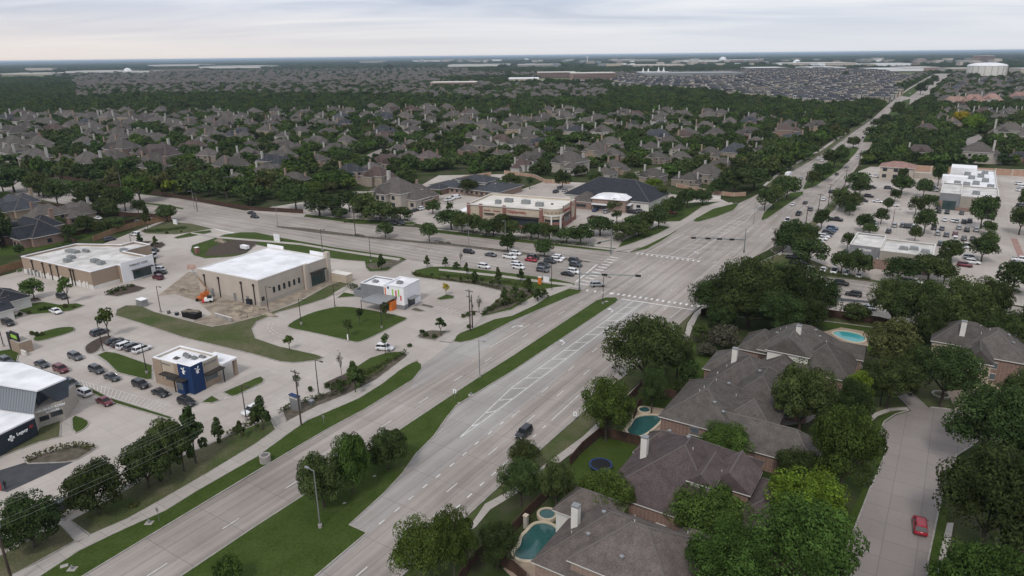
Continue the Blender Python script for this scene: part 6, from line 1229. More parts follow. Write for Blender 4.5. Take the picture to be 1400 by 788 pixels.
def wood_pole(x, y, h, arms=2, label='tall wooden utility pole with insulators'):
    loc = W(x, y, 0); e_ = empty('utility_pole', loc); l = loc; p = MB(); p.tube([l, l + Vector((0, 0, h))], [.2, .12], 8); p.build('pole', 'wood_pole', e_)
    for i in range(arms):
        z = h - .5 - i * 1.6; a = MB(); a.box((l.x, l.y, z), (2.5 - i * .8, .14, .14), math.atan2(E2.y, E2.x)); ar = a.build('crossarm', 'wood_pole', e_)
        for s in (-1, 1, .4, -.4):
            q = MB(); c = l + E2 * s * (1.1 - i * .3); q.tube([(c.x, c.y, z + .07), (c.x, c.y, z + .4)], [.07, .05], 6); q.build('insulator', 'hvac', e_)
    t = MB(); t.tube([l + E1 * .3 + Vector((0, 0, h - 3.6)), l + E1 * .3 + Vector((0, 0, h - 2.7))], .24, 8); t.build('transformer', 'hvac', e_)
    reg(e_, 'utility pole', label, (x, y), 'utility poles'); return loc, h
PL = [wood_pole(18, 800, 13), wood_pole(412, 582, 12.2, 2), wood_pole(643, 453, 11.8, 2), wood_pole(486, 322, 12, 2)]
wood_pole(646, 449, 9.5, 0, 'short wooden pole beside the tall one'); wood_pole(270, 289, 9, 1)
for x, y, h in ((1056, 357, 12), (1101, 312, 9.5), (1118, 295, 10), (1132, 283, 11), (1155, 255, 9), (1172, 240, 12), (1174, 232, 12), (1028, 388, 0)):
    if h: wood_pole(x, y, h, 1, 'dark wooden utility pole')
def wires(A, B, offs, zs, sag=1.1, look='thin overhead power lines'):
    for o_, z in zip(offs, zs):
        pts = []
        for i in range(17):
            t = i / 16; p = A + (B - A) * t; pts.append((p.x + E2.x * o_, p.y + E2.y * o_, z - sag * 4 * t * (1 - t)))
        mb = MB(); mb.tube(pts, .011, 3); w = mb.build('power_line', 'wire'); px = PX(pts[8]); reg(w, 'power line', look, px, 'overhead power lines')
wires(PL[0][0], PL[1][0], (-1, 0.1, 1, 0, 0), (12.9, 12.9, 12.9, 10.4, 9.6)); wires(PL[1][0], PL[2][0], (-1, .1, 1), (12.1, 12, 11.9)); wires(PL[2][0], PL[2][0] + E1 * 60 + Vector((0, 0, 0)), (-1, 1), (11.6, 11.6))
wires(PL[3][0], W(270, 289), (0, .6), (11.6, 10), 1.5)
def signal(px, h, armend, heads, label, sx=1):
    "mast-arm signal; armend is where the arm tip is seen in the survey photo at arm height"
    l = W(*px); e_ = empty('traffic_signal', l, label, 'traffic signal', 'mast arm signals'); tip = W(*armend, h - 1.2)
    p = MB(); p.tube([l, l + Vector((0, 0, h + 2.2))], [.2, .13], 8); p.build('pole', 'teal_steel', e_)
    a = MB(); st = Vector((l.x, l.y, h - 2)); a.tube([st, tip], [.22, .13], 7); a.build('mast_arm', 'teal_steel', e_)
    d = (tip - st).normalized()
    for t in heads:
        c = st.lerp(tip, t); q = MB(); q.box((c.x, c.y, c.z - .1), (1.7, .45, .62), math.atan2(d.y, d.x)); hd = q.build('signal_head', 'black', e_)
        for k in (-1, 0, 1):
            v = MB(); v.tube([(c.x + d.x * k * .42 + d.y * .19, c.y + d.y * k * .42 - d.x * .19, c.z - .1), (c.x + d.x * k * .42 + d.y * .36, c.y + d.y * k * .42 - d.x * .36, c.z - .1)], .15, 8); v.build('visor', 'black', hd).location = (0, 0, 0); 
            bpy.context.view_layer
    q = MB(); q.box((l.x, l.y, .7), (.5, .5, 1.0)); q.build('base_box', 'teal_steel', e_)
    return e_
signal((792, 397), 7.4, (875, 377), (.42, .97), 'mast arm signal on the corner nearest the queue, arm over the crossing')
signal((835, 348), 7.6, (802, 336), (.5,), 'mast arm signal on the drugstore corner with short pale arm')
signal((1017, 346), 7.0, (946, 325), (.25, .48, .7, .97), 'four-head mast arm signal over the far side of the crossing')
signal((962, 424), 7.0, (935, 402), (.6,), 'mast arm signal beside the big corner trees') if False else None
# small signs, boxes and cabinets
def post_sign(x, y, h, w_, hh, m_, label, nm='road_sign', ang=None):
    l = W(x, y); e_ = empty(nm, l, label, 'sign'); p = MB(); p.tube([l, l + Vector((0, 0, h))], .04, 5); p.build('post', 'galv', e_)
    q = MB(); q.box((l.x, l.y - .06, h - hh / 2), (w_, .05, hh), ang if ang is not None else R(-20)); f = q.build('face', m_, e_); return e_, f
e_, f_ = post_sign(622, 545, 2.2, .75, .9, 'white_sign', 'small white keep-right sign on the grass median')
a = MB(); l = e_.location; a.box((l.x, l.y - .1, 1.75), (.14, .04, .5), R(-20)); a.box((l.x - .05, l.y - .1, 1.5), (.34, .04, .12), R(-50)); o = a.build('arrow', 'black', e_)
e_, f_ = post_sign(786, 577, 2.3, .75, .95, 'white_sign', 'small white lane-use sign at the wide road kerb'); l = e_.location; a = MB(); a.box((l.x, l.y - .1, 1.85), (.12, .04, .5), R(-20)); a.box((l.x + .1, l.y - .1, 2.05), (.3, .04, .1), R(-20)); a.build('arrow', 'black', e_)
post_sign(218, 713, 2.6, .5, .7, 'galv', 'grey bus-stop style sign seen from behind by the path'); post_sign(443, 588 - 8, 2.0, .5, .6, 'galv', 'grey sign seen from behind on the verge near the tall pole'); post_sign(96, 676, 3.0, .35, 1.0, 'white_sign', 'thin white sign by the small asphalt patch'); post_sign(476, 468, 2.2, .3, 1.6, 'white_sign', 'white vertical marker at the edge of the looped lawn')
post_sign(103, 487 - 30, 1.6, .4, .7, 'galv', 'small drive lane marker by the kerb')
def block(nm, x, y, sx, sy, sz, m_, label, cat, extra=None, ang=R(GA - 90)):
    l = W(x, y); e_ = empty(nm, l, label, cat); q = MB(); q.box((l.x, l.y, sz / 2), (sx, sy, sz), ang); q.build('body', m_, e_)
    if extra: extra(e_, l)
    return e_
def cap(sx, sy, z, m_, nm='top'): return lambda e_, l: (lambda q: (q.box((l.x, l.y, z), (sx, sy, .12), R(GA - 90)), q.build(nm, m_, e_)))(MB())
def words(e_, body, size, z, m_, off=.3, d=None, dz=0, right=None):
    cu = bpy.data.curves.new('sign_lettering', 'FONT'); cu.body = body; cu.size = size; cu.extrude = .02; cu.align_x = 'CENTER'; cu.align_y = 'CENTER'; cu.materials.append(M[m_])
    to = bpy.data.objects.new('t', cu); C.objects.link(to); me = bpy.data.meshes.new_from_object(to.evaluated_get(bpy.context.evaluated_depsgraph_get())); bpy.data.objects.remove(to)
    o = bpy.data.objects.new('sign_lettering', me); C.objects.link(o); o.parent = e_; xa = right or E2; M3 = Matrix((xa, Vector((0, 0, 1)), xa.cross(Vector((0, 0, 1))))).transposed(); o.matrix_local = Matrix.Translation(xa.cross(Vector((0, 0, 1))) * off + Vector((0, 0, z))) @ M3.to_4x4()
e_ = block('monument_sign', 405, 561, 2.6, .7, 3.4, 'galv', 'blue and grey standing clinic sign on the planted bed', 'sign', cap(2.8, .9, 3.45, 'navy', 'blue_top')); words(e_, 'URGENT CARE', .34, 2.9, 'white_sign', .38)
e_ = block('monument_sign', 738, 389, 1.1, .5, 2.4, 'orange', 'orange-red and white standing sign near the queue', 'sign', cap(1.2, .6, 2.45, 'cladwhite', 'white_top'))
block('monument_sign', 747, 386, 2.0, .6, 2.2, 'cladwhite', 'small white standing sign beside the red one', 'sign', cap(2.1, .7, 2.2, 'galv'))
e_ = block('monument_sign', 979, 273, 4.5, .6, 2.2, 'stucco_white', 'low white sign at the side street entrance', 'sign', cap(4.7, .8, 2.25, 'galv'))
e_ = block('monument_sign', 240, 307, 2.4, .5, 2.6, 'cladwhite', 'white standing sign at the end of the cedar fence', 'sign', cap(2.5, .6, 2.6, 'navy')); e_ = block('site_sign', 379, 331, 3.4, .2, 3.2, 'cladwhite', 'white site sign with green foot panel by the street', 'sign', cap(3.4, .24, .6, 'lime', 'green_strip'))
block('utility_cabinet', 362, 632, .01, .01, .01, 'kerb', 'x', 'x') if False else None
l = W(363, 632); e_ = empty('concrete_manhole_riser', l, 'round pale concrete riser standing on the verge', 'riser'); q = MB(); q.tube([l, l + Vector((0, 0, 1.5))], 1.0, 18); q.build('ring', 'kerb', e_); q = MB(); q.tube([l + Vector((0, 0, 1.5)), l + Vector((0, 0, 1.56))], .62, 14); q.build('lid_opening', 'hvac_dark', e_); q = MB(); q.tube([l + Vector((.3, .3, 1.5)), l + Vector((.3, .3, 1.75))], .22, 8); q.build('vent_cap', 'galv', e_)
def hydrant(x, y, label):
    l = W(x, y); e_ = empty('fire_hydrant', l, label, 'hydrant'); q = MB(); q.tube([l, l + Vector((0, 0, .65)), l + Vector((0, 0, .85))], [.16, .14, .05], 8); q.build('barrel', 'galv', e_); q = MB(); q.box((l.x, l.y, .5), (.5, .16, .16)); q.build('outlet', 'galv', e_); q = MB(); q.box((l.x, l.y, .13), (1.2, 1.0, .06)); q.build('pad', 'kerb', e_)
hydrant(99, 779, 'pale hydrant on a concrete pad in the verge'); hydrant(644, 541, 'small pale blue hydrant on the grass median'); hydrant(204, 716, 'white hydrant on the verge beside the grey sign')
for i, (x, y, s_, lb) in enumerate(((88, 775, 1.0, 'flat utility cover beside the pale hydrant'), (628, 552, .7, 'small pale cover on the median below the keep-right sign'), (829, 413, 1.1, 'flat pale cover at the tip of the median'), (512, 652, .6, 'small cover on the median under the three trees'), (471, 689, .5, 'small cover on the median left of the road step'), (184, 709, 1.2, 'flat utility cover in the bare verge soil'))):
    l = W(x, y); q = MB(); q.box((l.x, l.y, .13), (s_, s_ * .7, .1), R(30)); o = q.build('utility_cover', 'kerb'); tag(o, lb, 'cover')
# construction plant
M['lift_orange'] = mat('lift_orange', (.42, .12, .03), rough=.6)
def boom_lift():
    l = W(278, 410); e_ = empty('boom_lift', l, 'orange boom lift raised to the corner of the unfinished building', 'boom lift'); d = Vector((.35, -.94, 0))
    q = MB(); q.box((l.x, l.y, .75), (3.4, 2.2, .7), R(20)); q.build('chassis', 'lift_orange', e_)
    for i in (-1, 1):
        for j in (-1, 1): q = MB(); c = l + Vector((i * 1.2, j * 1.05 + i * .4, .5)); q.tube([c + Vector((0, -.2, 0)), c + Vector((0, .2, 0))], .5, 12); q.build('wheel', 'tyre', e_)
    q = MB(); q.box((l.x + .4, l.y + .6, 1.6), (2.4, 1.6, .9), R(35)); q.build('turntable', 'lift_orange', e_)
    t1 = W(262, 367.5, 7.5); k = l + Vector((1.6, 1.0, 2.0)); mid = l + Vector((.3, .5, 2.6))
    q = MB(); q.tube([k, mid], .28, 6); q.build('boom_base', 'lift_orange', e_); q = MB(); q.tube([k + Vector((0, 0, .3)), k.lerp(t1, .6)], .22, 5); q.build('boom', 'fence_cedar', e_); q = MB(); q.tube([k.lerp(t1, .55), t1], .15, 5); q.build('boom_tip', 'hvac', e_)
    q = MB()
    for z in (0, .55, 1.1):
        for a_, b_ in (((-1, -.5), (1, -.5)), ((1, -.5), (1, .5)), ((1, .5), (-1, .5)), ((-1, .5), (-1, -.5))): q.tube([(t1.x + a_[0], t1.y + a_[1], t1.z + z), (t1.x + b_[0], t1.y + b_[1], t1.z + z)], .05, 4)
    for a_ in ((-1, -.5), (1, -.5), (1, .5), (-1, .5)): q.tube([(t1.x + a_[0], t1.y + a_[1], t1.z), (t1.x + a_[0], t1.y + a_[1], t1.z + 1.1)], .05, 4)
    q.build('platform', 'lift_orange', e_)
boom_lift()
l = W(286, 413); e_ = empty('skid_loader', l, 'small white and orange loader beside the boom lift', 'loader'); q = MB(); q.box((l.x, l.y, .9), (2.4, 1.5, .9), R(15)); q.build('body', 'cladwhite', e_); q = MB(); q.box((l.x + .3, l.y, 1.7), (1.3, 1.3, .9), R(15), taper=.85); q.build('cab', 'glass', e_); q = MB(); q.box((l.x - 1.5, l.y - .4, .45), (.6, 1.6, .6), R(15)); q.build('bucket', 'redp', e_)
for i in (-1, 1):
    for j in (-1, 1): q = MB(); c = l + Vector((i * .75, j * .75, .4)); q.tube([c + Vector((0, -.13, 0)), c + Vector((0, .13, 0))], .4, 10); q.build('wheel', 'tyre', e_)
l = W(263, 434); e_ = empty('dumpster', l, 'large black roll-off dumpster filled with rubble', 'dumpster'); an = R(-28); q = MB(); q.box((l.x, l.y, .95), (5.4, 2.4, 1.7), an, taper=1.04); q.build('body', 'black', e_)
q = MB(); rr = random.Random(3)
for i in range(60): q.box((l.x + rr.uniform(-2.2, 2.2) , l.y + rr.uniform(-.6, .6) - .5 * 0, 1.75 + rr.uniform(0, .3)), (rr.uniform(.2, .6), rr.uniform(.2, .5), rr.uniform(.1, .3)), rr.uniform(0, 3))
o = q.build('rubble', 'dirt', e_); o['kind'] = 'stuff'
for i in range(7): c = MB(); t = (i - 3) * .85; c.box((l.x + math.cos(an) * t + math.sin(an) * 1.24, l.y + math.sin(an) * t - math.cos(an) * 1.24, .95), (.12, .12, 1.7), an); c.build('rib', 'black', e_)
block('toilet_cabin', 270, 347, 1.3, 1.3, 2.4, 'brick_deep', 'dark red portable toilet on the mulch island', 'toilet cabin', cap(1.4, 1.4, 2.45, 'white_sign', 'roof')); block('grey_container', 195, 418, 3.0, 2.0, 2.0, 'hvac', 'pale grey equipment skid at the tip of the dry lawn', 'equipment', cap(3.1, 2.1, 2.1, 'cladwhite')); block('green_bin', 342, 416, 1.8, 1.4, 1.5, 'charcoal', 'small dark green bin at the corner of the unfinished building', 'bin', cap(1.9, 1.5, 1.55, 'black', 'lid'))
block('site_container', 467, 384, 7.5, 3.0, 2.7, 'stucco', 'cream site container behind the unfinished building', 'container', cap(7.6, 3.1, 2.75, 'membrane_tan', 'roof')); block('white_tank', 335, 341, 3.6, 1.6, 1.6, 'cladwhite', 'white tank on a dark trailer on the mulch island', 'tank', cap(4.6, 2.4, .3, 'black', 'trailer'))
block('bin', 231, 429, .7, .7, .9, 'hvac_dark', 'small dark crate right of the lamp post', 'crate', cap(.75, .75, .92, 'hvac', 'lid')); block('bin', 242, 431, .9, .8, .9, 'charcoal', 'small dark blue crate left of the dumpster', 'crate', cap(.95, .85, .92, 'hvac', 'lid'))
block('box_truck', 1077, 243, 2.4, 6.5, 3.1, 'cladwhite', 'pale blue-white box truck on the far carriageway', 'truck', cap(2.3, 6.4, 3.15, 'membrane', 'roof'), R(GA - 90))
block('transformer_box', 426, 553, 1.0, .9, .9, 'teal_steel', 'small teal utility box in the shrubs of the bed', 'utility box', cap(1.05, .95, .92, 'galv', 'lid'))
block('transformer_box', 1107, 372, 2.2, 1.8, 1.9, 'teal_steel', 'grey-green transformer by the retail hedge', 'utility box', cap(2.3, 1.9, 1.92, 'galv', 'lid'))
# dirt berms and rock piles
def pile(x, y, w_, d_, h, m_, name, label, seed=1, px=None):
    r = random.Random(seed); mb = MB(); c = W(x, y); n = 26; vs = []; fs = []
    for j in range(7):
        for i in range(n):
            t = i / n * 6.283; k = 1 - j / 6.5; rr_ = k * (1 + .22 * math.sin(3 * t + seed) + r.uniform(-.1, .1)); q = c + E2 * math.cos(t) * w_ * rr_ + E1 * math.sin(t) * d_ * rr_; vs.append((q.x, q.y, (1 - k ** 1.5) * h + r.uniform(-.12, .12) * h + .02))
    for j in range(6):
        for i in range(n): fs.append((j * n + i, j * n + (i + 1) % n, (j + 1) * n + (i + 1) % n, (j + 1) * n + i))
    fs.append(tuple(range(6 * n, 7 * n))); mb.add(vs, fs)
    for i in range(60): t = r.uniform(0, 6.28); k = r.uniform(.1, 1); q = c + E2 * math.cos(t) * w_ * k + E1 * math.sin(t) * d_ * k; s = r.uniform(.15, .5); mb.box((q.x, q.y, (1 - k ** 1.5) * h + .1), (s, s * .8, s * .6), r.uniform(0, 3))
    o = mb.build(name, m_); tag(o, kind='stuff', label=label); return o
pile(345, 424, 9, 2.2, 1.0, 'dirt', 'dirt_pile', 'long heap of pale dirt and rubble before the unfinished building', 2); pile(302, 331, 3.4, 1.3, 1.4, 'dirt', 'dirt_pile', 'small heap of pale rocks on the mulch island', 4); pile(253, 398, 4, 1, .6, 'dirt', 'dirt_pile', 'low dirt ridge beside the boom lift', 5); pile(328, 430, 6, 1.5, .7, 'dirt', 'dirt_pile', 'grey rubble ridge behind the dumpster', 7)
l = W(306, 437); e_ = empty('concrete_wall', l, 'low grey block wall beside the rubble heap', 'wall'); q = MB(); q.box((l.x, l.y, .6), (7.5, .3, 1.2), R(GA - 90)); q.build('wall', 'kerb', e_); q = MB(); q.box((l.x, l.y, 1.23), (7.6, .36, .08), R(GA - 90)); q.build('coping', 'parapet', e_)
# people at the order board
def person(x, y, shirt, label, ang=0):
    l = W(x, y); l.z = .02; me = bpy.data.meshes.new('body'); J = dict(p=(0, 0, .95), c=(0, .02, 1.3), n=(0, .01, 1.5), h=(0, .03, 1.62), t=(0, .02, 1.74), ls=(-.19, 0, 1.42), le=(-.27, .02, 1.15), lh=(-.24, .14, .9), rs=(.19, 0, 1.42), re=(.27, .03, 1.16), rh=(.23, .17, .93), lk=(-.11, .06, .5), lf=(-.12, 0, .08), lt=(-.12, .16, .04), rk=(.11, -.02, .5), rf=(.12, -.1, .08), rt=(.13, .05, .04), lp=(-.1, 0, .9), rp=(.1, 0, .9))
    ks = list(J); ed = [('p', 'c'), ('c', 'n'), ('n', 'h'), ('h', 't'), ('c', 'ls'), ('ls', 'le'), ('le', 'lh'), ('c', 'rs'), ('rs', 're'), ('re', 'rh'), ('p', 'lp'), ('lp', 'lk'), ('lk', 'lf'), ('lf', 'lt'), ('p', 'rp'), ('rp', 'rk'), ('rk', 'rf'), ('rf', 'rt')]
    me.from_pydata([J[k] for k in ks], [(ks.index(a), ks.index(b)) for a, b in ed], []); o = bpy.data.objects.new('person', me); C.objects.link(o); o.location = l; o.rotation_euler = (0, 0, ang)
    md = o.modifiers.new('s', 'SKIN'); rad = dict(p=.15, c=.16, n=.06, h=.1, t=.09, ls=.07, le=.05, lh=.04, rs=.07, re=.05, rh=.04, lp=.1, rp=.1, lk=.065, rk=.065, lf=.045, rf=.045, lt=.045, rt=.045)
    for i, k in enumerate(ks): me.skin_vertices[0].data[i].radius = (rad[k], rad[k] * (.7 if k in 'pc' else 1)); 
    me.skin_vertices[0].data[0].use_root = True; sb = o.modifiers.new('d', 'SUBSURF'); sb.levels = sb.render_levels = 1; me.materials.append(M[shirt]); tag(o, label, 'person'); return o
person(8, 669, 'black', 'person in dark clothes walking on the dark asphalt patch', .5); person(1.5, 671, 'redp', 'person in a red top beside the one in dark clothes', -.4)
# ------------------------------------------------------------------ fences, walls, hedges
def fence(pts, h, m_, label, step=2.6, name='wooden_fence', cap_=None, post=.14, z0=0, boards=False):
    P_ = [W(*q) for q in pts]; e_ = empty(name, P_[0], label, 'fence' if 'wall' not in name else 'wall')
    for a, b in zip(P_, P_[1:]):
        L_ = (b - a).length; n = max(1, round(L_ / step)); d = (b - a) / n; an = math.atan2(d.y, d.x); sl = d.length
        for i in range(n):
            c = a + d * (i + .5); q = MB(); q.box((c.x, c.y, h / 2), (sl - post, .05 if not cap_ else .18, h), an); q.box((c.x + math.sin(an) * .05, c.y - math.cos(an) * .05, h * .82), (sl - post, .06, .09), an); q.box((c.x + math.sin(an) * .05, c.y - math.cos(an) * .05, h * .2), (sl - post, .06, .09), an); q.build('panel', m_, e_)
            q = MB(); p = a + d * i; q.box((p.x, p.y, (h + .12) / 2), (post, post, h + .12), an); q.build('post', cap_ or m_, e_)
        q = MB(); c = (a + b) / 2; q.box((c.x, c.y, h + .04), (L_, .16 if not cap_ else .3, .07), an); q.build('top_rail', cap_ or m_, e_)
    return e_
fence([(-90, 421), (0, 375), (60, 357), (95, 343)], 2.6, 'fence_cedar', 'long cedar board fence behind the tan clinic'); fence([(128, 331), (160, 318), (200, 307), (235, 301)], 2.3, 'fence_cedar', 'cedar board fence section running up to the white sign')
fence([(105, 335), (88, 326), (150, 312), (193, 303)], 1.9, 'fence_dark', 'dark brown garden fence above the tan clinic'); fence([(0, 268), (60, 282), (150, 295), (232, 299)], 1.9, 'fence_dark', 'dark fence behind the trees on the near side of the curve')
fence([(37, 236), (120, 250), (200, 264), (300, 281), (345, 288), (415, 292)], 1.9, 'fence_dark', 'dark fence along the far side of the cross street', 3.2); fence([(570, 268), (605, 256), (636, 245), (672, 240)], 2.0, 'fence_salmon', 'salmon masonry wall with pale posts by the nursery school', 6, 'garden_wall', 'stucco', .6)
fence([(690, 238), (730, 243), (744, 250), (780, 252)], 2.0, 'fence_salmon', 'salmon wall above the parked cars near the drugstore', 6, 'garden_wall', 'stucco', .5); fence([(925, 256), (975, 266), (1003, 269), (1020, 268)], 2.0, 'fence_salmon', 'salmon wall near the side street entrance', 6, 'garden_wall', 'stucco', .5)
fence([(1244, 234), (1302, 237), (1360, 239), (1480, 246)], 3.6, 'fence_salmon', 'long salmon masonry wall behind the retail lot', 9, 'garden_wall', 'stucco', .8); fence([(1240, 243), (1275, 245), (1302, 248)], 3.0, 'stone', 'lower grey wall left of the shop row', 8, 'garden_wall', 'stucco', .6)
DF = 'fence_dark'
fence([(628, 800), (648, 771), (662, 760), (703, 784), (720, 800)], 2.0, DF, 'dark fenced corner garden at the bottom edge'); fence([(688, 743), (706, 725), (727, 702), (748, 682), (762, 668)], 2.0, DF, 'dark fence with stone pillar along the pool garden', 2.6, 'wooden_fence', None)
fence([(768, 672), (787, 678), (795, 684)], 2.0, DF, 'short dark fence between the pool garden and trampoline lawn'); fence([(779, 638), (796, 618), (822, 596), (872, 609), (880, 612)], 2.0, DF, 'dark fence enclosing the trampoline lawn'); fence([(866, 575), (872, 560), (893, 537), (925, 546)], 1.9, DF, 'dark fence between lawn and pool with spa'); fence([(820, 590), (850, 562), (875, 535), (900, 505), (928, 483)], 2.0, DF, 'dark fence along the path beside the big trees')
fence([(958, 433), (985, 428), (1050, 436), (1112, 431), (1200, 444), (1230, 452), (1290, 460)], 2.2, 'fence_dark', 'black screened fence along the right arm of the street', 3.0); fence([(1240, 470), (1252, 490), (1262, 502)], 1.9, DF, 'dark side fence left of the house with cream gable')
l = W(719, 722); e_ = empty('stone_pillar', l, 'pale stone pillar in the dark fence by the pool', 'pillar'); q = MB(); q.box((l.x, l.y, 1.15), (.6, .6, 2.3), R(GA)); q.build('shaft', 'stone', e_); q = MB(); q.box((l.x, l.y, 2.35), (.75, .75, .12), R(GA)); q.build('cap', 'coping', e_)
def pool(pts, label, m_='pool', spa=None, patio=None, smooth=2):
    p = chaikin([W(*q) for q in pts], smooth)
    if area(p) < 0: p = p[::-1]
    cx = sum((q for q in p), Vector()) / len(p); e_ = empty('swimming_pool', cx, label, 'pool')
    if patio: mb = MB(); pp = [W(*q) for q in patio]; mb.add([(q.x, q.y, .04) for q in pp], [tuple(range(len(pp)))]); o = mb.build('patio', 'patio'); tag(o, kind='structure')
    def ring(pl, h, nm, w_):
        o_ = inset(pl, -w_); n = len(pl); mb = MB(); vs = [(a.x, a.y, .0) for a in o_] + [(a.x, a.y, h) for a in o_] + [(a.x, a.y, h) for a in pl] + [(a.x, a.y, .02) for a in pl]; fs = []
        for k in range(3): fs += [(k * n + i, k * n + (i + 1) % n, (k + 1) * n + (i + 1) % n, (k + 1) * n + i) for i in range(n)]
        mb.add(vs, fs); mb.build(nm, 'coping', e_)
    ring(p, .28, 'coping', .5); mb = MB(); mb.add([(q.x, q.y, .12) for q in p], [tuple(range(len(p)))]); mb.build('water', m_, e_)
    if spa:
        c = W(spa[0], spa[1]); pl = [c + Vector((math.cos(t / 20 * 6.283), math.sin(t / 20 * 6.283), 0)) * spa[2] for t in range(20)]; ring(pl, .55, 'spa_coping', .42); mb = MB(); mb.add([(q.x, q.y, .42) for q in pl], [tuple(range(20))]); mb.build('spa_water', m_, e_)
pool([(702, 757), (712, 748), (714, 735), (722, 728), (730, 718), (745, 716), (760, 722), (768, 740), (742, 765), (725, 768), (708, 766)], 'free-form green pool with raised round spa at the bottom edge', spa=(748, 706, 1.25), patio=[(688, 778), (700, 764), (735, 768), (765, 730), (770, 715), (790, 700), (800, 720), (780, 760), (733, 788), (718, 800), (700, 790)])
pool([(857, 590), (862, 585), (868, 573), (880, 569), (900, 569), (905, 574), (897, 583), (886, 592), (876, 598), (862, 596)], 'small green pool with round stone spa between two houses', spa=(881, 563, 1.1), patio=[(850, 592), (866, 566), (882, 555), (912, 560), (915, 575), (890, 602), (855, 600)])
pool([(1136, 456), (1150, 453), (1172, 457), (1184, 463), (1180, 469), (1165, 469), (1148, 463)], 'turquoise pool behind the house with white gable', 'pool_blue', patio=[(1125, 454), (1150, 448), (1180, 453), (1192, 464), (1186, 474), (1160, 474), (1140, 466)])
def trampoline():
    l = W(821, 641); e_ = empty('trampoline', l, 'round trampoline with blue rim on the fenced lawn', 'trampoline'); r = 2.1
    q = MB(); n = 28; vs = [];
    for rr_, z in ((r, .85), (r, .95), (r - .35, .95), (r - .35, .85)): vs += [(l.x + math.cos(i / n * 6.283) * rr_, l.y + math.sin(i / n * 6.283) * rr_, z) for i in range(n)]
    q.add(vs, [(k * n + i, k * n + (i + 1) % n, ((k + 1) % 4) * n + (i + 1) % n, ((k + 1) % 4) * n + i) for k in range(4) for i in range(n)]); q.build('blue_rim', 'navy_bright', e_)
    q = MB(); q.add([(l.x + math.cos(i / n * 6.283) * (r - .3), l.y + math.sin(i / n * 6.283) * (r - .3), .9) for i in range(n)], [tuple(range(n))]); q.build('jumping_mat', 'black', e_)
    for k in range(6): t = k / 6 * 6.283; q = MB(); q.tube([(l.x + math.cos(t) * r * .95, l.y + math.sin(t) * r * .95, 0), (l.x + math.cos(t) * r * .95, l.y + math.sin(t) * r * .95, .9)], .04, 5); q.build('leg', 'galv', e_)
M['navy_bright'] = mat('trampoline_blue', (.02, .04, .11), rough=.6); trampoline()
l = W(773, 697); e_ = empty('garden_statue', l, 'small pale garden statue beside the spa', 'statue'); q = MB(); q.box((l.x, l.y, .25), (.5, .5, .5)); q.build('plinth', 'coping', e_); q = MB(); q.tube([l + Vector((0, 0, .5)), l + Vector((0, 0, .9)), l + Vector((.02, 0, 1.25)), l + Vector((0, 0, 1.4)), l + Vector((0, 0, 1.55)), l + Vector((0, 0, 1.65))], [.2, .15, .2, .07, .11, .05], 10); q.build('figure', 'stone', e_)
l = W(1286, 541); q = MB(); n = 20
for rr_ in (1,): q.add([(l.x + math.cos(i / n * 6.283) * a_, l.y + math.sin(i / n * 6.283) * a_, z) for a_, z in ((1.75, 0), (1.75, .4), (1.45, .4), (1.45, 0)) for i in range(n)], [(k * n + i, k * n + (i + 1) % n, (k + 1) * n + (i + 1) % n, (k + 1) * n + i) for k in range(3) for i in range(n)])
tag(q.build('tree_ring', 'stone'), 'round pale stone ring under the tree by the driveway', 'tree ring')
l = W(1222, 541); e_ = empty('basketball_hoop', l, 'basketball hoop on a black pole by the driveway', 'hoop'); q = MB(); q.tube([l, l + Vector((0, 0, 3))], .08, 6); q.build('pole', 'black', e_); q = MB(); q.box((l.x, l.y + .4, 3.2), (1.5, .06, 1.0), R(20)); q.build('backboard', 'galv', e_)
lamp(1203, 556, 4.5, 'black garden street lamp', 'black', .2, False)
def hedge(pts, w_, h, label, m_='leaf', dens=26, name='hedge', dry=False):
    P_ = [W(*q) for q in pts]; r = random.Random(int(P_[0].x * 7) + 5); mb = MB()
    for a, b in zip(P_, P_[1:]):
        L_ = (b - a).length; d = (b - a).normalized(); n_ = Vector((-d.y, d.x, 0))
        for i in range(int(L_ * dens * (w_ + h) / 2)):
            t = r.uniform(0, L_); s = r.uniform(-.5, .5) * w_; z = r.uniform(.15, 1) * h * (1 if not dry else r.uniform(.4, 1)); p = a + d * t + n_ * s; p.z = .1 + z * (1 - .35 * abs(s / w_ * 2) ** 2)
            k = r.uniform(.14, .26); u_ = Vector((r.gauss(0, 1), r.gauss(0, 1), r.gauss(0, .6))).normalized(); v_ = u_.cross(Vector((r.gauss(0, 1), r.gauss(0, 1), r.gauss(0, 1)))).normalized(); mb.add([p - u_ * k, p + v_ * k * .7, p + u_ * k, p - v_ * k * .7], [(0, 1, 2, 3)])
    o = MB.build(mb, name, m_) if False else None
    me = mb.mesh(name, M[m_]); o = bpy.data.objects.new(name, me); C.objects.link(o); reg(o, 'hedge', label, PX(P_[len(P_) // 2]), 'hedges'); return o
H_ = 'clipped dark hedge'
hedge([(84, 712), (95, 700), (122, 693)], 1.0, 1.1, H_); hedge([(170, 668), (215, 638), (250, 625)], 1.0, 1.1, H_); hedge([(0, 752), (30, 738), (70, 715)], 1.0, 1.1, H_); hedge([(380, 566), (400, 556), (420, 549), (440, 543)], 1.2, 1.0, H_); hedge([(450, 536), (490, 518), (520, 502), (540, 492), (556, 483)], 1.3, 1.2, H_)
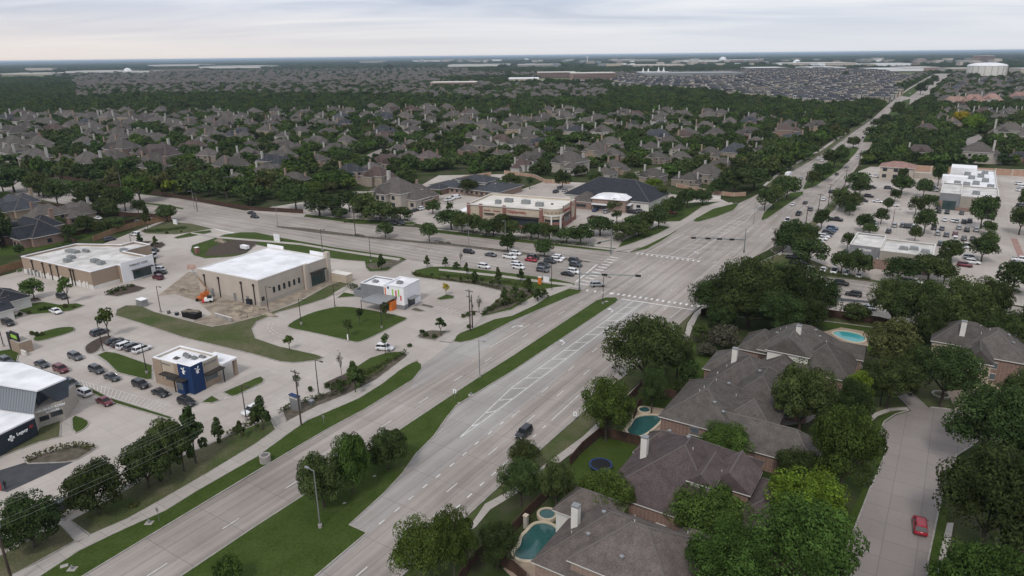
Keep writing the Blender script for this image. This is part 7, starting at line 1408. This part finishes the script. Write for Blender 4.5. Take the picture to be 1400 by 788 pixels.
hedge([(430, 549), (455, 540), (480, 530)], 1.6, .8, 'dry tan ornamental grasses', 'leaf_b', 22, 'ornamental_grass'); hedge([(500, 520), (520, 508), (528, 500)], 1.2, .8, 'dry tan ornamental grasses', 'leaf_olive', 20, 'ornamental_grass'); hedge([(658, 432), (680, 420), (705, 414), (720, 405)], 1.2, 1.1, H_); hedge([(564, 375), (580, 380), (620, 385), (660, 390), (684, 396)], 1.3, .9, H_, 'leaf_olive'); hedge([(600, 376), (640, 380), (690, 386), (720, 392)], 1.6, .9, 'low mixed planting', 'leaf_olive', 18, 'ornamental_grass'); hedge([(665, 425), (690, 416), (700, 410), (690, 400)], 3.0, .8, 'low mixed planting', 'leaf_olive', 12, 'ornamental_grass')
hedge([(34, 632), (55, 624), (80, 615), (105, 611), (122, 612), (125, 618)], 1.6, 1.0, 'dry tan ornamental grasses', 'leaf_olive', 24, 'ornamental_grass'); hedge([(312, 597), (340, 582), (352, 575)], 1.6, 1.2, H_, 'leaf_olive'); hedge([(1100, 352), (1113, 374), (1150, 379), (1190, 384)], 1.4, 1.1, H_); hedge([(470, 305), (510, 300), (560, 303)], 1.4, 1.2, H_); hedge([(600, 322), (640, 322), (700, 331), (760, 338), (812, 342)] if False else [(636, 318), (700, 326), (760, 333), (812, 338)], 2.0, 1.3, H_)
hedge([(97, 313), (130, 308), (165, 302)], 2.6, 1.8, H_); hedge([(640, 267), (665, 270), (690, 268)], 2.5, 1.2, H_); hedge([(195, 317), (225, 316), (255, 312)], 3.5, 1.0, H_, 'leaf'); hedge([(507, 324), (520, 325)] if False else [(485, 322), (497, 324)], 1.6, .7, 'low reddish median planting', 'leaf_b', 20, 'ornamental_grass'); hedge([(595, 331), (616, 334)], 1.6, .7, 'low reddish median planting', 'leaf_b', 20, 'ornamental_grass')
hedge([(1348, 380), (1365, 390), (1395, 402)], 2.2, .9, H_, 'leaf_g'); hedge([(1249, 475), (1256, 487), (1260, 497)], 1.2, 1.4, 'bright yellow-green hedge', 'leaf_l'); hedge([(870, 298), (905, 290), (935, 288)], 2.4, 1.6, H_); hedge([(840, 330), (870, 318), (890, 306)], 3.0, 1.8, H_)
hedge([(478, 393), (485, 396), (491, 400)], 3.0, 1.6, H_); hedge([(145, 402), (165, 394), (185, 391)], 1.4, .8, H_)
# ------------------------------------------------------------------ far city
def wall_box(nm, x, y, wpx, h, depth, wm, rm, label, rot=None, win=False, zoff=0, par='parapet'):
    l = W(x, y); d = math.hypot(l.x, l.y); w_ = wpx * d / F; an = R(-2) if rot is None else rot
    e_ = empty(nm, l, label, 'building', None); q = MB(); q.box((l.x, l.y + depth / 2, h / 2), (w_, depth, h), an); q.build('wall', wm, e_); q = MB(); q.box((l.x, l.y + depth / 2, h + .25), (w_ * 1.01, depth * 1.01, .5), an); q.build('roof', rm, e_)
    if win:
        n = max(3, int(wpx / 5)); fl = max(1, int(h // 4))
        for k in range(fl):
            q = MB(); q.box((l.x, l.y + (.0 if an == 0 else 0) - .15, 2 + k * 3.8), (w_ * .94, .3, 1.5), an); q.build('window_band', 'glass', e_)
    HOUSES.append((l.x, l.y + depth / 2, w_ / 2)); return e_
FB = '''far_school 620 121 60 13 60 brick_rose membrane_tan long red brick school block in the estate|1
far_school 762 107 50 17 120 brick membrane_old long brown-red school wing on the left|1
far_school 812 109 58 18 120 brick membrane_old long brown-red school wing on the right|1
far_hall 717 112 40 8 120 stucco_pale membrane pale low hall left of the brown school wings|0
far_hall 950 109 125 17 160 hvac hvac long grey roof behind the dark townhouses|0
far_hall 37 103 70 8 200 stucco_pale membrane_tan long pale hall at the left edge of the skyline|0
far_office 53 96.5 30 16 60 stucco_pale membrane grey-beige block above the long pale hall|0
far_warehouse 128 99.5 64 9 200 stucco_white membrane_old white warehouse strip left of the small dome|0
far_warehouse 185 99.5 40 7 150 stucco_white membrane_old white warehouse strip right of the small dome|0
far_warehouse 238 90.5 62 14 400 stucco_white membrane_old distant white warehouse on the left skyline|0
far_warehouse 315 93.5 76 14 400 stucco_white membrane_old largest white warehouse on the left skyline|0
far_row 240 97.5 58 12 50 brick_tan shingle_brown row of tan brick flats on the left skyline|1
far_warehouse 508 86 30 20 300 stucco_taupe membrane_old distant pinkish block right of the radio mast|0
far_warehouse 583 84.5 36 18 300 stucco_white membrane_old distant white strip near the horizon centre|0
far_warehouse 655 91 80 12 300 stucco_white membrane_old long white warehouse above the centre estate|0
far_warehouse 740 91 60 12 300 stucco_taupe membrane_old beige warehouse right of the long white one|0
far_hall 1052 97 44 12 150 stucco_pale membrane cream hall right of the white peaked tents|1
far_hall 1125 90 82 14 260 stucco_pale membrane_tan long cream hall left of the horizon mosque|0
far_hall 1135 95.5 40 9 200 cladwhite membrane white strip behind the dark townhouses|0
far_shop 1232 97.5 52 9 160 cladwhite membrane white-roofed store at the end of the long road|0
far_shop 1262 97 38 12 120 brick_rose membrane rose store right of the white-roofed store|0
far_shop 1222 90.5 46 12 160 cladwhite membrane farther white store above the long road end|0
far_hall 1318 97.5 32 10 80 stucco_pale membrane_tan cream hall left of the domed arena|1
far_tower 1348 86 17 40 60 brick_rose membrane tall reddish office with pale glass middle|1
far_hall 1405 101 14 16 60 stucco_pale membrane cream block right of the domed arena|0
far_hall 868 84 60 16 300 stucco_taupe membrane_old distant beige block near the right skyline|0
far_hall 960 85 50 14 300 stucco_white membrane_old distant white block right of the beige one|0
far_hall 1020 84.5 44 14 300 brick_rose membrane distant rose block by the grey tank tower|0
far_hall 900 91 70 10 200 stucco_pale membrane_tan low beige store left of the white tents|0'''
CLEAR = []
for ln in FB.split('\n'):
    a, w_ = ln.split('|'); t = a.split(None, 8); CLEAR.append((float(t[1]), float(t[2]), float(t[3]) / 2 + 1, 3.2 if float(t[2]) > 100 else 1.6)); wall_box({'far_hall': 'distant_hall'}.get(t[0], t[0].replace('far_', 'distant_')), float(t[1]), float(t[2]), float(t[3]), float(t[4]), float(t[5]), t[6], t[7], t[8], win=w_ == '1')
# random distant commercial blocks, each its own building
fr = random.Random(77)
for i in range(110):
    x = fr.uniform(560, 1360); y = fr.uniform(81.5, 92) if x > 700 else fr.uniform(82, 86)
    if 1255 < x < 1300 and y > 88: continue
    l = W(x, y); d = l.y; w_ = fr.uniform(3, 13) * d / F; h = fr.uniform(9, 20); CLEAR.append((x, y, w_ * F / d / 2, 1.0)); e_ = empty('distant_building', l); wm = fr.choice(['stucco_pale', 'cladwhite', 'stucco', 'brick_rose', 'stucco_taupe', 'stucco_taupe', 'hvac', 'hvac', 'stucco_pale'])
    q = MB(); q.box((l.x, l.y, h / 2), (w_, fr.uniform(30, 90), h), R(fr.uniform(-6, 6))); q.build('wall', wm, e_); q = MB(); q.box((l.x, l.y, h + .3), (w_ * .99, 30, .5)); q.build('roof', 'membrane_old', e_)
    reg(e_, 'building', {'stucco_pale': 'low beige', 'cladwhite': 'low white', 'stucco': 'low cream', 'brick_rose': 'low rose', 'stucco_taupe': 'low taupe', 'hvac': 'low grey'}[wm] + ' block near the skyline', (x, y), 'distant commercial blocks')
# domed arena
CLEAR.append((1363, 104, 26, 4)); CLEAR.append((893, 104, 24, 3)); l = W(1363, 104); d = l.y; r_ = 23 * d / F; e_ = empty('domed_arena', l, 'large cream domed arena with vertical ribs on the right skyline', 'arena'); h = 27.0; n = 36
q = MB(); q.tube([(l.x, l.y + r_, 0), (l.x, l.y + r_, h)], r_, n); q.build('wall', 'stucco_white', e_)
q = MB(); vs = []; fs = []
for j in range(6): t = j / 6 * math.pi / 2; vs += [(l.x + math.cos(k / n * 6.283) * r_ * 1.01 * math.cos(t), l.y + r_ + math.sin(k / n * 6.283) * r_ * 1.01 * math.cos(t), h + math.sin(t) * 9) for k in range(n)]
for j in range(5): fs += [(j * n + k, j * n + (k + 1) % n, (j + 1) * n + (k + 1) % n, (j + 1) * n + k) for k in range(n)]
fs.append(tuple(range(5 * n, 6 * n))); q.add(vs, fs); q.build('dome', 'membrane', e_)
for k in range(9): t = math.pi + .25 + k / 8 * (math.pi - .5); q = MB(); q.box((l.x + math.cos(t) * r_ * 1.01, l.y + r_ + math.sin(t) * r_ * 1.01, h / 2), (1.2, 1.2, h), t); q.build('rib', 'stone', e_)
# white peaked tents, water tower, tank tower, masts, small domes
for i, (x, y, s, lb) in enumerate(((879, 104, 1, 'leftmost'), (886, 103.5, .9, 'second'), (900, 102.5, 1, 'third'), (907, 102.5, 1, 'rightmost'))):
    l = W(x, y); e_ = empty('tent_roof', l, f'white peaked tent roof beyond the dark townhouses, {lb} of four', 'tent', 'white peaked tents'); q = MB(); q.tube([(l.x, l.y, 9), (l.x, l.y, 15), (l.x, l.y, 27 * s)], [7, 3.2, .4], 8); q.build('canopy', 'membrane', e_); q = MB(); q.box((l.x, l.y, 3), (14, 12, 6)); q.build('wall', 'cladwhite', e_)
wall_box('distant_hall', 893, 104.5, 40, 14, 30, 'cladwhite', 'membrane', 'white hall under the peaked tents')
for x, y, h, r_, m_, lb, nm in ((803, 86, 42, 9, 'membrane', 'white water tower on the skyline right of centre', 'water_tower'), (1037, 88, 46, 5, 'hvac', 'tall grey tank tower near the right skyline', 'tank_tower'), (405, 84, 70, .5, 'hvac', 'thin radio mast on the skyline left of centre', 'radio_mast'), (90, 84, 60, .5, 'hvac', 'thin radio mast on the left skyline', 'radio_mast')):
    l = W(x, y); e_ = empty(nm, l, lb, 'tower'); q = MB(); q.tube([(l.x, l.y, 0), (l.x, l.y, h)], r_ * (.35 if nm == 'water_tower' else 1), 8); q.build('shaft', m_, e_)
    if nm == 'water_tower': q = MB(); q.tube([(l.x, l.y, h), (l.x, l.y, h + 4), (l.x, l.y, h + 10), (l.x, l.y, h + 13)], [3, r_, r_, 2], 12); q.build('tank', m_, e_)
    else: q = MB(); q.tube([(l.x, l.y, h), (l.x, l.y, h + 3)], r_ * 1.1, 8); q.build('top', 'stone', e_)
for x, y, lb in ((175, 99.5, 'small white dome among the left warehouses'), (1089, 88, 'pale mosque dome near the right skyline'), (988, 83.5, 'small white dome near the horizon')):
    l = W(x, y); e_ = empty('distant_dome', l, lb, 'dome'); r_ = 5 * l.y / F; q = MB(); q.tube([(l.x, l.y, 0), (l.x, l.y, 8), (l.x, l.y, 8 + r_ * .5), (l.x, l.y, 8 + r_ * .8)], [r_, r_, r_ * .8, r_ * .2], 14); q.build('dome', 'membrane', e_)
# ---- townhouses: one three-storey terrace design, copied
def terrace():
    wl, rf, wn = MB(), MB(), []
    n = 5; Wd, Dp = 7.0, 12
    wl.box((0, 0, 4.6), (n * Wd, Dp, 9.2))
    for i in range(n):
        x = (i - (n - 1) / 2) * Wd; wl.box((x, -Dp / 2 + .6, 5.7 if i in (0, 3) else 4.2), (Wd * .5, 4.6, 11.4 if i in (0, 3) else 8.4)); rf.box((x, -Dp / 2 + .6, 11.5 if i in (0, 3) else 8.5), (Wd * .6, 5.2, .3), mi=1)
        q = MB(); q.box((x, -Dp / 2 - 1.75, 10 if i in (0, 3) else 6.5), (1.5, .14, 1.7)); wn.append(q)
        if i % 2: hip(rf, x - Wd * .3, -Dp / 2 - 1.9, x + Wd * .3, 0, 9.2, 12.0, 'yg', .3)
        q = MB(); q.box((x + Wd * .35, -Dp / 2 - .06, 4.4), (1.3, .14, 7.2)); wn.append(q)
        q = MB(); q.box((x - Wd * .36, Dp / 2 + .05, 4.4), (1.3, .14, 7.2)); wn.append(q)
    hip(rf, -n * Wd / 2, -Dp / 2, n * Wd / 2, Dp / 2, 9.3, 12.6, 'h', .5)
    return wl, rf, wn
wl, rf, wn = terrace(); TW = wl.mesh('wall', M['stucco']), rf.mesh('roof', [M['shingle_slate'], M['parapet'], M['ridge']]), [q.mesh('window', M['darktrim']) for q in wn]
for m_ in TW[:2]: fixn(m_)
TOWN = [(842, 112), (870, 103.5), (960, 101), (1050, 98), (1130, 96), (1205, 101), (1240, 108), (1222, 128), (1205, 142), (1130, 147), (1040, 139), (960, 128), (845, 122)]
tr = random.Random(9); cnt = 0; tcands = []
c0 = W(1030, 120); 
for i in range(-30, 31):
    for j in range(-40, 60):
        p = c0 + E2 * (i * 46 + (j % 2) * 12) + E1 * (j * 33 + tr.uniform(-4, 4)); x, y = PX(p)
        if inpoly(x, y, TOWN): tcands.append((p, x, y))
print('terraces', len(tcands))
tcands.sort(key=lambda q: q[0].y)
TR, TWL = MB(), MB()
for (p, x, y) in tcands[290:]:
    an = R(GA - 90) + R(tr.uniform(-4, 4)); ca, sa = math.cos(an), math.sin(an); s_ = tr.uniform(.8, 1.15); TWL.box((p.x, p.y, 4.6 * s_), (35, 12, 9.2 * s_), an); hip(TR, -17.5, -6, 17.5, 6, 9.3 * s_, 12.6 * s_, 'h', .5, lambda v: (p.x + ca * v[0] - sa * v[1], p.y + sa * v[0] + ca * v[1], v[2]))
    for k in (-12, 3, 11): TWL.box((p.x + ca * k + sa * 5, p.y + sa * k - ca * 5, 5.6 * s_), (3.6, 4.6, 11.2 * s_), an)
tag(TR.build('distant_terrace_roofs', ['shingle_slate', 'parapet', 'ridge']), 'the smaller dark roofs at the back of the terraces', kind='stuff'); tag(TWL.build('distant_terrace_walls', 'stucco'), 'the pale walls at the back of the terraces', kind='stuff')
for k, (p, x, y) in enumerate(tcands[:290]):
    e_ = empty('terrace', p, rz=R(GA - 90) + (math.pi / 2 if tr.random() < .12 else 0) + R(tr.uniform(-3, 3))); dk = tr.random()
    for nm, me in [('wall', TW[0]), ('roof', TW[1])] + ([('window', w_) for w_ in TW[2]] if k < 40 else []):
        o = bpy.data.objects.new(nm, me); C.objects.link(o); o.parent = e_
        if nm == 'wall' and dk < .4: o.material_slots[0].link = 'OBJECT'; o.material_slots[0].material = M['house_white' if dk < .2 else 'stucco_taupe']
        if nm == 'roof' and dk > .6: o.material_slots[0].link = 'OBJECT'; o.material_slots[0].material = M['shingle_dark' if dk > .8 else 'shingle']
    HOUSES.append((p.x, p.y, 17)); e_.scale = (1, 1, tr.uniform(.8, 1.15)); reg(e_, 'townhouse', 'dark-roofed cream terrace' if dk > .4 else 'dark-roofed pale terrace', (x, y), 'dark-roofed townhouse terraces')
# ---- zones for the remaining cover
WOODS = [[(-40, 108), (95, 104), (105, 118), (100, 138), (88, 156), (0, 162), (-60, 165)], [(-60, 152), (100, 137), (180, 134), (350, 132), (450, 134), (560, 134), (560, 150), (450, 156), (350, 156), (250, 157), (150, 155), (0, 170)], [(560, 136), (700, 141), (830, 138), (830, 121), (960, 128), (1050, 140), (1130, 147), (1200, 143), (1185, 158), (1155, 178), (1100, 168), (1040, 158), (900, 157), (700, 155), (560, 150)],
         [(1265, 135), (1290, 150), (1290, 215), (1240, 228), (1170, 240), (1205, 185), (1235, 160)], [(1290, 190), (1330, 200), (1330, 232), (1290, 228)], [(640, 93), (700, 95), (870, 94), (870, 100), (700, 101), (640, 99)], [(-50, 91), (300, 86), (700, 84), (700, 87), (300, 90), (-50, 96)],
         [(590, 108), (700, 104), (830, 114), (840, 120), (700, 118), (600, 112)], [(880, 88), (1090, 90), (1090, 94), (880, 95)], [(1170, 86), (1400, 84), (1420, 93), (1290, 95), (1180, 93)], [(40, 214), (120, 222), (250, 243), (350, 262), (440, 278), (440, 289), (350, 284), (200, 262), (90, 246), (40, 238)], [(1010, 235), (1060, 205), (1120, 185), (1155, 180), (1120, 204), (1066, 235), (1035, 252)]]
OPEN = [[(130, 104), (0, 104), (0, 107), (110, 107)], [(700, 106), (845, 108), (845, 115), (720, 115)], [(1190, 99), (1262, 99), (1240, 108), (1200, 102)], [(650, 106), (700, 106), (720, 113), (680, 113)]]
ROADS = [[tuple(W(*q)[:2]) for q in p] for p in (ROAD_S, ROAD_N, ROAD_W, ROAD_E, STREET)]
ST = [[(487, 222), (500, 213), (520, 204), (531, 204), (510, 216), (495, 225)], [(1316, 205), (1322, 190), (1338, 184), (1343, 188), (1331, 205), (1326, 213)], [(232, 236), (290, 227), (292, 231), (238, 240)], [(455, 225), (490, 221), (492, 226), (458, 230)], [(865, 236), (905, 228), (960, 226), (962, 229), (905, 232), (870, 240)], [(655, 130), (668, 124), (676, 124), (668, 131)], [(1336, 118), (1344, 108), (1350, 108), (1345, 120)], [(1064, 180), (1085, 172), (1090, 174), (1068, 184)]]
for p in ST: ground('street', p, .02, 'street')
LOTS = [[tuple(W(*q)[:2]) for q in p] for p in ST] + [[tuple(W(*q)[:2]) for q in p] for p in (LOT_W, LOT_N, LOT_E)]
def on_road(x, y, m_=3):
    for pl in ROADS + LOTS:
        for dx, dy in ((m_, 0), (-m_, 0), (0, m_), (0, -m_)):
            if inpoly(x + dx, y + dy, pl): return True
    return False
for k, pts in enumerate(([(660, 107), (700, 106), (850, 108), (850, 113), (740, 114), (690, 113)], [(-40, 105), (60, 103), (62, 106), (-40, 109)], [(1190, 99.5), (1262, 99.5), (1225, 107), (1200, 103)])): ground('field', pts, .05, 'field')
ground('car_park', [(715, 110), (760, 109), (850, 110), (845, 113), (740, 113)], .1, 'lot')
# houses of the far estates
gh = random.Random(21); grid = {}
def near(x, y, r, lst=None):
    gx, gy = int(x // 30), int(y // 30)
    for i in (-1, 0, 1):
        for j in (-1, 0, 1):
            for (a, b, c) in grid.get((gx + i, gy + j), ()):
                if (a - x) ** 2 + (b - y) ** 2 < (r + c) ** 2: return True
    return False
def put(x, y, r): grid.setdefault((int(x // 30), int(y // 30)), []).append((x, y, r))
for h_ in HOUSES: put(*h_)
FH = []; RES = [(-80, 103), (60, 104), (150, 99), (340, 92.5), (640, 92), (700, 99), (860, 100), (1420, 104), (1420, 225), (1000, 250), (600, 235), (440, 276), (200, 255), (-80, 225)]
yy = 330
while yy < 4300:
    xx = -yy * .82
    while xx < yy * .8:
        jt = 1 if yy < 1300 else 2.6; x = xx + gh.uniform(-4, 4) * jt; y = yy + gh.uniform(-3, 3) * jt; px, py = PX((x, y))
        if inpoly(px, py, RES) and not any(inpoly(px, py, w_) for w_ in WOODS + OPEN + [TOWN]) and not any(abs(px - c_[0]) < c_[2] and c_[1] - .3 < py < c_[1] + c_[3] * 1.3 for c_ in CLEAR) and not on_road(x, y, 16) and not near(x, y, 11) and gh.random() < (.5 if y < 950 else .85): FH.append((x, y)); put(x, y, 11)
        xx += 25 if yy < 2500 else 40
    yy += (30 if (int(yy) // 30) % 2 else 42) * (1 if yy < 2500 else 1.5)
FH.sort(key=lambda q: q[1]); print('far houses', len(FH), 'near', len(PLACED))
NEARH = 300 - len(PLACED) - 18; rest = MB(); restw = MB()
for k, (x, y) in enumerate(FH):
    rz = R(GA - 90) + gh.choice((0, 0, 1)) * math.pi / 2 + R(gh.uniform(-20, 20))
    if k < NEARH: house(gh.randrange(6), Vector((x, y, 0)), rz, gh.choice(['shingle'] * 7 + ['shingle_brown', 'shingle_slate']), gh.choice(_w), 1, gh.uniform(.75, .95))
    else:
        a, b, h = gh.uniform(8, 11), gh.uniform(6, 8.5), gh.uniform(3.4, 5.8); ca, sa = math.cos(rz), math.sin(rz); Tf = lambda v: (x + ca * v[0] - sa * v[1], y + sa * v[0] + ca * v[1], v[2])
        restw.box((x, y, h / 2), (a * 2 - .6, b * 2 - .6, h), rz); hip(rest, -a, -b, a, b, h, h + gh.uniform(4.4, 6.0), 'h', .3, Tf)
        if gh.random() < .5: s_ = gh.choice((-1, 1)); hip(rest, s_ * a * .5 - 4, -b - 4, s_ * a * .5 + 4, 2, 3.2, 6.6, 'h', .3, Tf); restw.box((x + ca * s_ * a * .5 + sa * b, y + sa * s_ * a * .5 - ca * b, 1.5), (7, 7, 3), rz)
        if gh.random() < .4: restw.box((x + ca * a * .6, y + sa * a * .6, h / 2 + 2.8), (1.2, 1.2, h + 5.6), rz)
if rest.v:
    e_ = tag(rest.build('distant_house_roofs', ['shingle', 'trim', 'ridge']), 'the many small grey-brown roofs of the far estates', kind='stuff'); tag(restw.build('distant_house_walls', 'house_cream'), 'the cream walls of the far estate houses', kind='stuff')
# ---- tree cover
tg = random.Random(33); FT = []
for s_ in SPOTS: put(s_[1].x, s_[1].y, s_[2] * .5)
def sprinkle(y0, y1, step, dens_res, dens_wood, sc):
    y = y0
    while y < y1:
        x = -y * .84 - 20
        while x < y * .82 + 20:
            a = x + tg.uniform(-.5, .5) * step; b = y + tg.uniform(-.5, .5) * step; px, py = PX((a, b)); wood = any(inpoly(px, py, w_) for w_ in WOODS); d = dens_wood if wood else dens_res
            if inpoly(px, py, TOWN): d = .13
            elif any(inpoly(px, py, o_) for o_ in OPEN): d = .04
            if py > 103 and not wood and not inpoly(px, py, RES): d = 0
            if py < 118 and any(abs(px - c_[0]) < c_[2] and c_[1] - .6 < py < c_[1] + c_[3] for c_ in CLEAR): d = 0
            if d and tg.random() < d and not on_road(a, b, 4.5):
                r = tg.uniform(.75, 1.35) * sc
                if py < 100 or not near(a, b, r * .35 - 3.5 if wood else r * .4): FT.append((a, b, r, wood))
            x += step
        y += step
sprinkle(262, 1000, 7.6, .50, .85, 5.0); sprinkle(1000, 2000, 10.0, .48, .76, 6.2); sprinkle(2000, 4200, 19, .30, .7, 9.5); sprinkle(4200, 12000, 55, .36, .7, 26)
print('trees filler', len(FT))
SPOTS.sort(key=lambda s: -s[5])
for (k, b, r, hs, lf, w_) in SPOTS: tree(k, b, r, hs, lf)
FT.sort(key=lambda q: q[1]); nind = 300 - len(SPOTS)
for (a, b, r, wd) in FT[:nind]:
    lf = tg.choices(['leaf', 'leaf_g', 'leaf_olive', 'leaf_l'], [70, 20, 8, 2])[0]; tree('far', Vector((a, b, 0)), r / .95, r * tg.uniform(.85, 1.15) * (1.05 if wd else .85), lf)
for x, y, r_, lf in ((1329, 181, 9.5, 'leaf_l'), (1312, 171, 8, 'leaf_y')): tree('oakm', W(x, y), r_, r_, lf)
# everything smaller: one wood, instanced from three crown shapes
SRC = []
for i, cm in enumerate(KIND['far'][0]):
    src = next(o for o in FIRSTFAR if o.data == cm and o.material_slots[0].link == 'DATA'); SRC.append(src)
def wood(name, pts, label, mt=None):
    me = bpy.data.meshes.new(name); me.from_pydata([(p[0], p[1], -.2 * p[2]) for p in pts], [], [])
    at = me.attributes.new('sc', 'FLOAT_VECTOR', 'POINT'); v = []
    for p in pts: k = tg.uniform(.8, 1.25) * ((1 if p[3] else .86) if p[1] < 2000 else (.55 if p[1] < 4200 else .26)); v += [p[2], p[2], p[2] * k]
    at.data.foreach_set('vector', v); ar = me.attributes.new('rz', 'FLOAT', 'POINT'); ar.data.foreach_set('value', [tg.uniform(0, 6.28) for _ in pts]); ap = me.attributes.new('pk', 'INT', 'POINT'); ap.data.foreach_set('value', [tg.randrange(3) for _ in pts])
    o = bpy.data.objects.new(name, me); C.objects.link(o); g = bpy.data.node_groups.new(name, 'GeometryNodeTree'); g.interface.new_socket('Geometry', in_out='INPUT', socket_type='NodeSocketGeometry'); g.interface.new_socket('Geometry', in_out='OUTPUT', socket_type='NodeSocketGeometry'); n = g.nodes; l = g.links
    gi, go = n.new('NodeGroupInput'), n.new('NodeGroupOutput'); ip = n.new('GeometryNodeInstanceOnPoints'); jn = n.new('GeometryNodeJoinGeometry'); l.new(gi.outputs[0], ip.inputs['Points'])
    for s in SRC[::-1]:
        oi = n.new('GeometryNodeObjectInfo'); oi.inputs['Object'].default_value = s; oi.transform_space = 'ORIGINAL'; oi.inputs['As Instance'].default_value = False; gt = n.new('GeometryNodeGeometryToInstance'); l.new(oi.outputs['Geometry'], gt.inputs[0])
        if mt: sm = n.new('GeometryNodeSetMaterial'); sm.inputs['Material'].default_value = M[mt]; l.new(oi.outputs['Geometry'], sm.inputs[0]); l.new(sm.outputs[0], gt.inputs[0])
        l.new(gt.outputs[0], jn.inputs[0])
    l.new(jn.outputs[0], ip.inputs['Instance']); ip.inputs['Pick Instance'].default_value = True
    def attr(nm, t): a = n.new('GeometryNodeInputNamedAttribute'); a.data_type = t; a.inputs['Name'].default_value = nm; return a.outputs[0]
    l.new(attr('pk', 'INT'), ip.inputs['Instance Index']); l.new(attr('sc', 'FLOAT_VECTOR'), ip.inputs['Scale']); cx = n.new('ShaderNodeCombineXYZ'); l.new(attr('rz', 'FLOAT'), cx.inputs[2]); l.new(cx.outputs[0], ip.inputs['Rotation']); l.new(ip.outputs[0], go.inputs[0])
    md = o.modifiers.new('scatter', 'NODES'); md.node_group = g; tag(o, label, kind='stuff'); return o
rest_ = FT[nind:]
for i in range(420):          # the gardens just beyond the right-hand frame edge go on in the same way
    a, b = tg.uniform(78, 330), tg.uniform(40, 330); px, py = PX((a, b))
    if px > 1475 and not on_road(a, b, 5) and not near(a, b, 3): rest_.append((a, b, tg.uniform(3.6, 5.6), True)); put(a, b, 3.5)
a_, b_, c_ = [], [], []
for q in rest_: (c_ if tg.random() < .04 else (b_ if tg.random() < .36 else a_)).append(q)
wood('woodland', a_, 'dark green tree cover between and beyond the estates'); wood('woodland', b_, 'mid green trees mixed through the far cover', 'leaf_g'); wood('woodland', c_, 'olive trees mixed through the far cover', 'leaf_olive')
# ---- small shrubs in beds
sh = random.Random(2)
for x, y in ((405, 520), (462, 524), (447, 530), (456, 528), (470, 524), (480, 517), (494, 510), (425, 535), (62, 424), (68, 424), (55, 425), (101, 421), (90, 421), (153, 402), (160, 399), (170, 397), (180, 393), (28, 432), (40, 430), (44, 458), (50, 460), (58, 459), (28, 470), (22, 472), (640, 432), (648, 431), (634, 434), (641, 449), (594, 462), (582, 460), (577, 455), (183, 693), (700, 400), (715, 402), (725, 400), (690, 408), (660, 384), (640, 382), (560, 474), (300, 606), (322, 589), (208, 336), (215, 334), (248, 318), (228, 320), (220, 658), (1020, 362), (1040, 356), (695, 412), (705, 408), (718, 407), (728, 403), (680, 414), (690, 418), (668, 424), (612, 380), (590, 377), (574, 376), (630, 383), (672, 389), (735, 401), (742, 399), (648, 386)):
    tree('shrub', W(x, y), sh.uniform(.5, .95), sh.uniform(.7, 1.2), sh.choice(['leaf', 'leaf', 'leaf_olive']))
finish_labels()
# ------------------------------------------------------------------ air between here and the horizon
hz_ = MB(); hz_.box((0, 29800, (-1.5 + 76) / 2), (89000, 60190, 77.5)); me = hz_.mesh('haze', [])
hm = bpy.data.materials.new('haze_air'); hm.use_nodes = True; n = hm.node_tree.nodes; l = hm.node_tree.links; n.remove(n['Principled BSDF'])
pv = n.new('ShaderNodeVolumePrincipled'); pv.inputs['Color'].default_value = (.62, .76, .95, 1); pv.inputs['Density'].default_value = 4.5e-5; pv.inputs['Anisotropy'].default_value = 0.2; l.new(pv.outputs[0], n['Material Output'].inputs['Volume'])
me.materials.clear(); me.materials.append(hm); ho = bpy.data.objects.new('haze', me); C.objects.link(ho); tag(ho, kind='stuff', label='pale blue air haze')
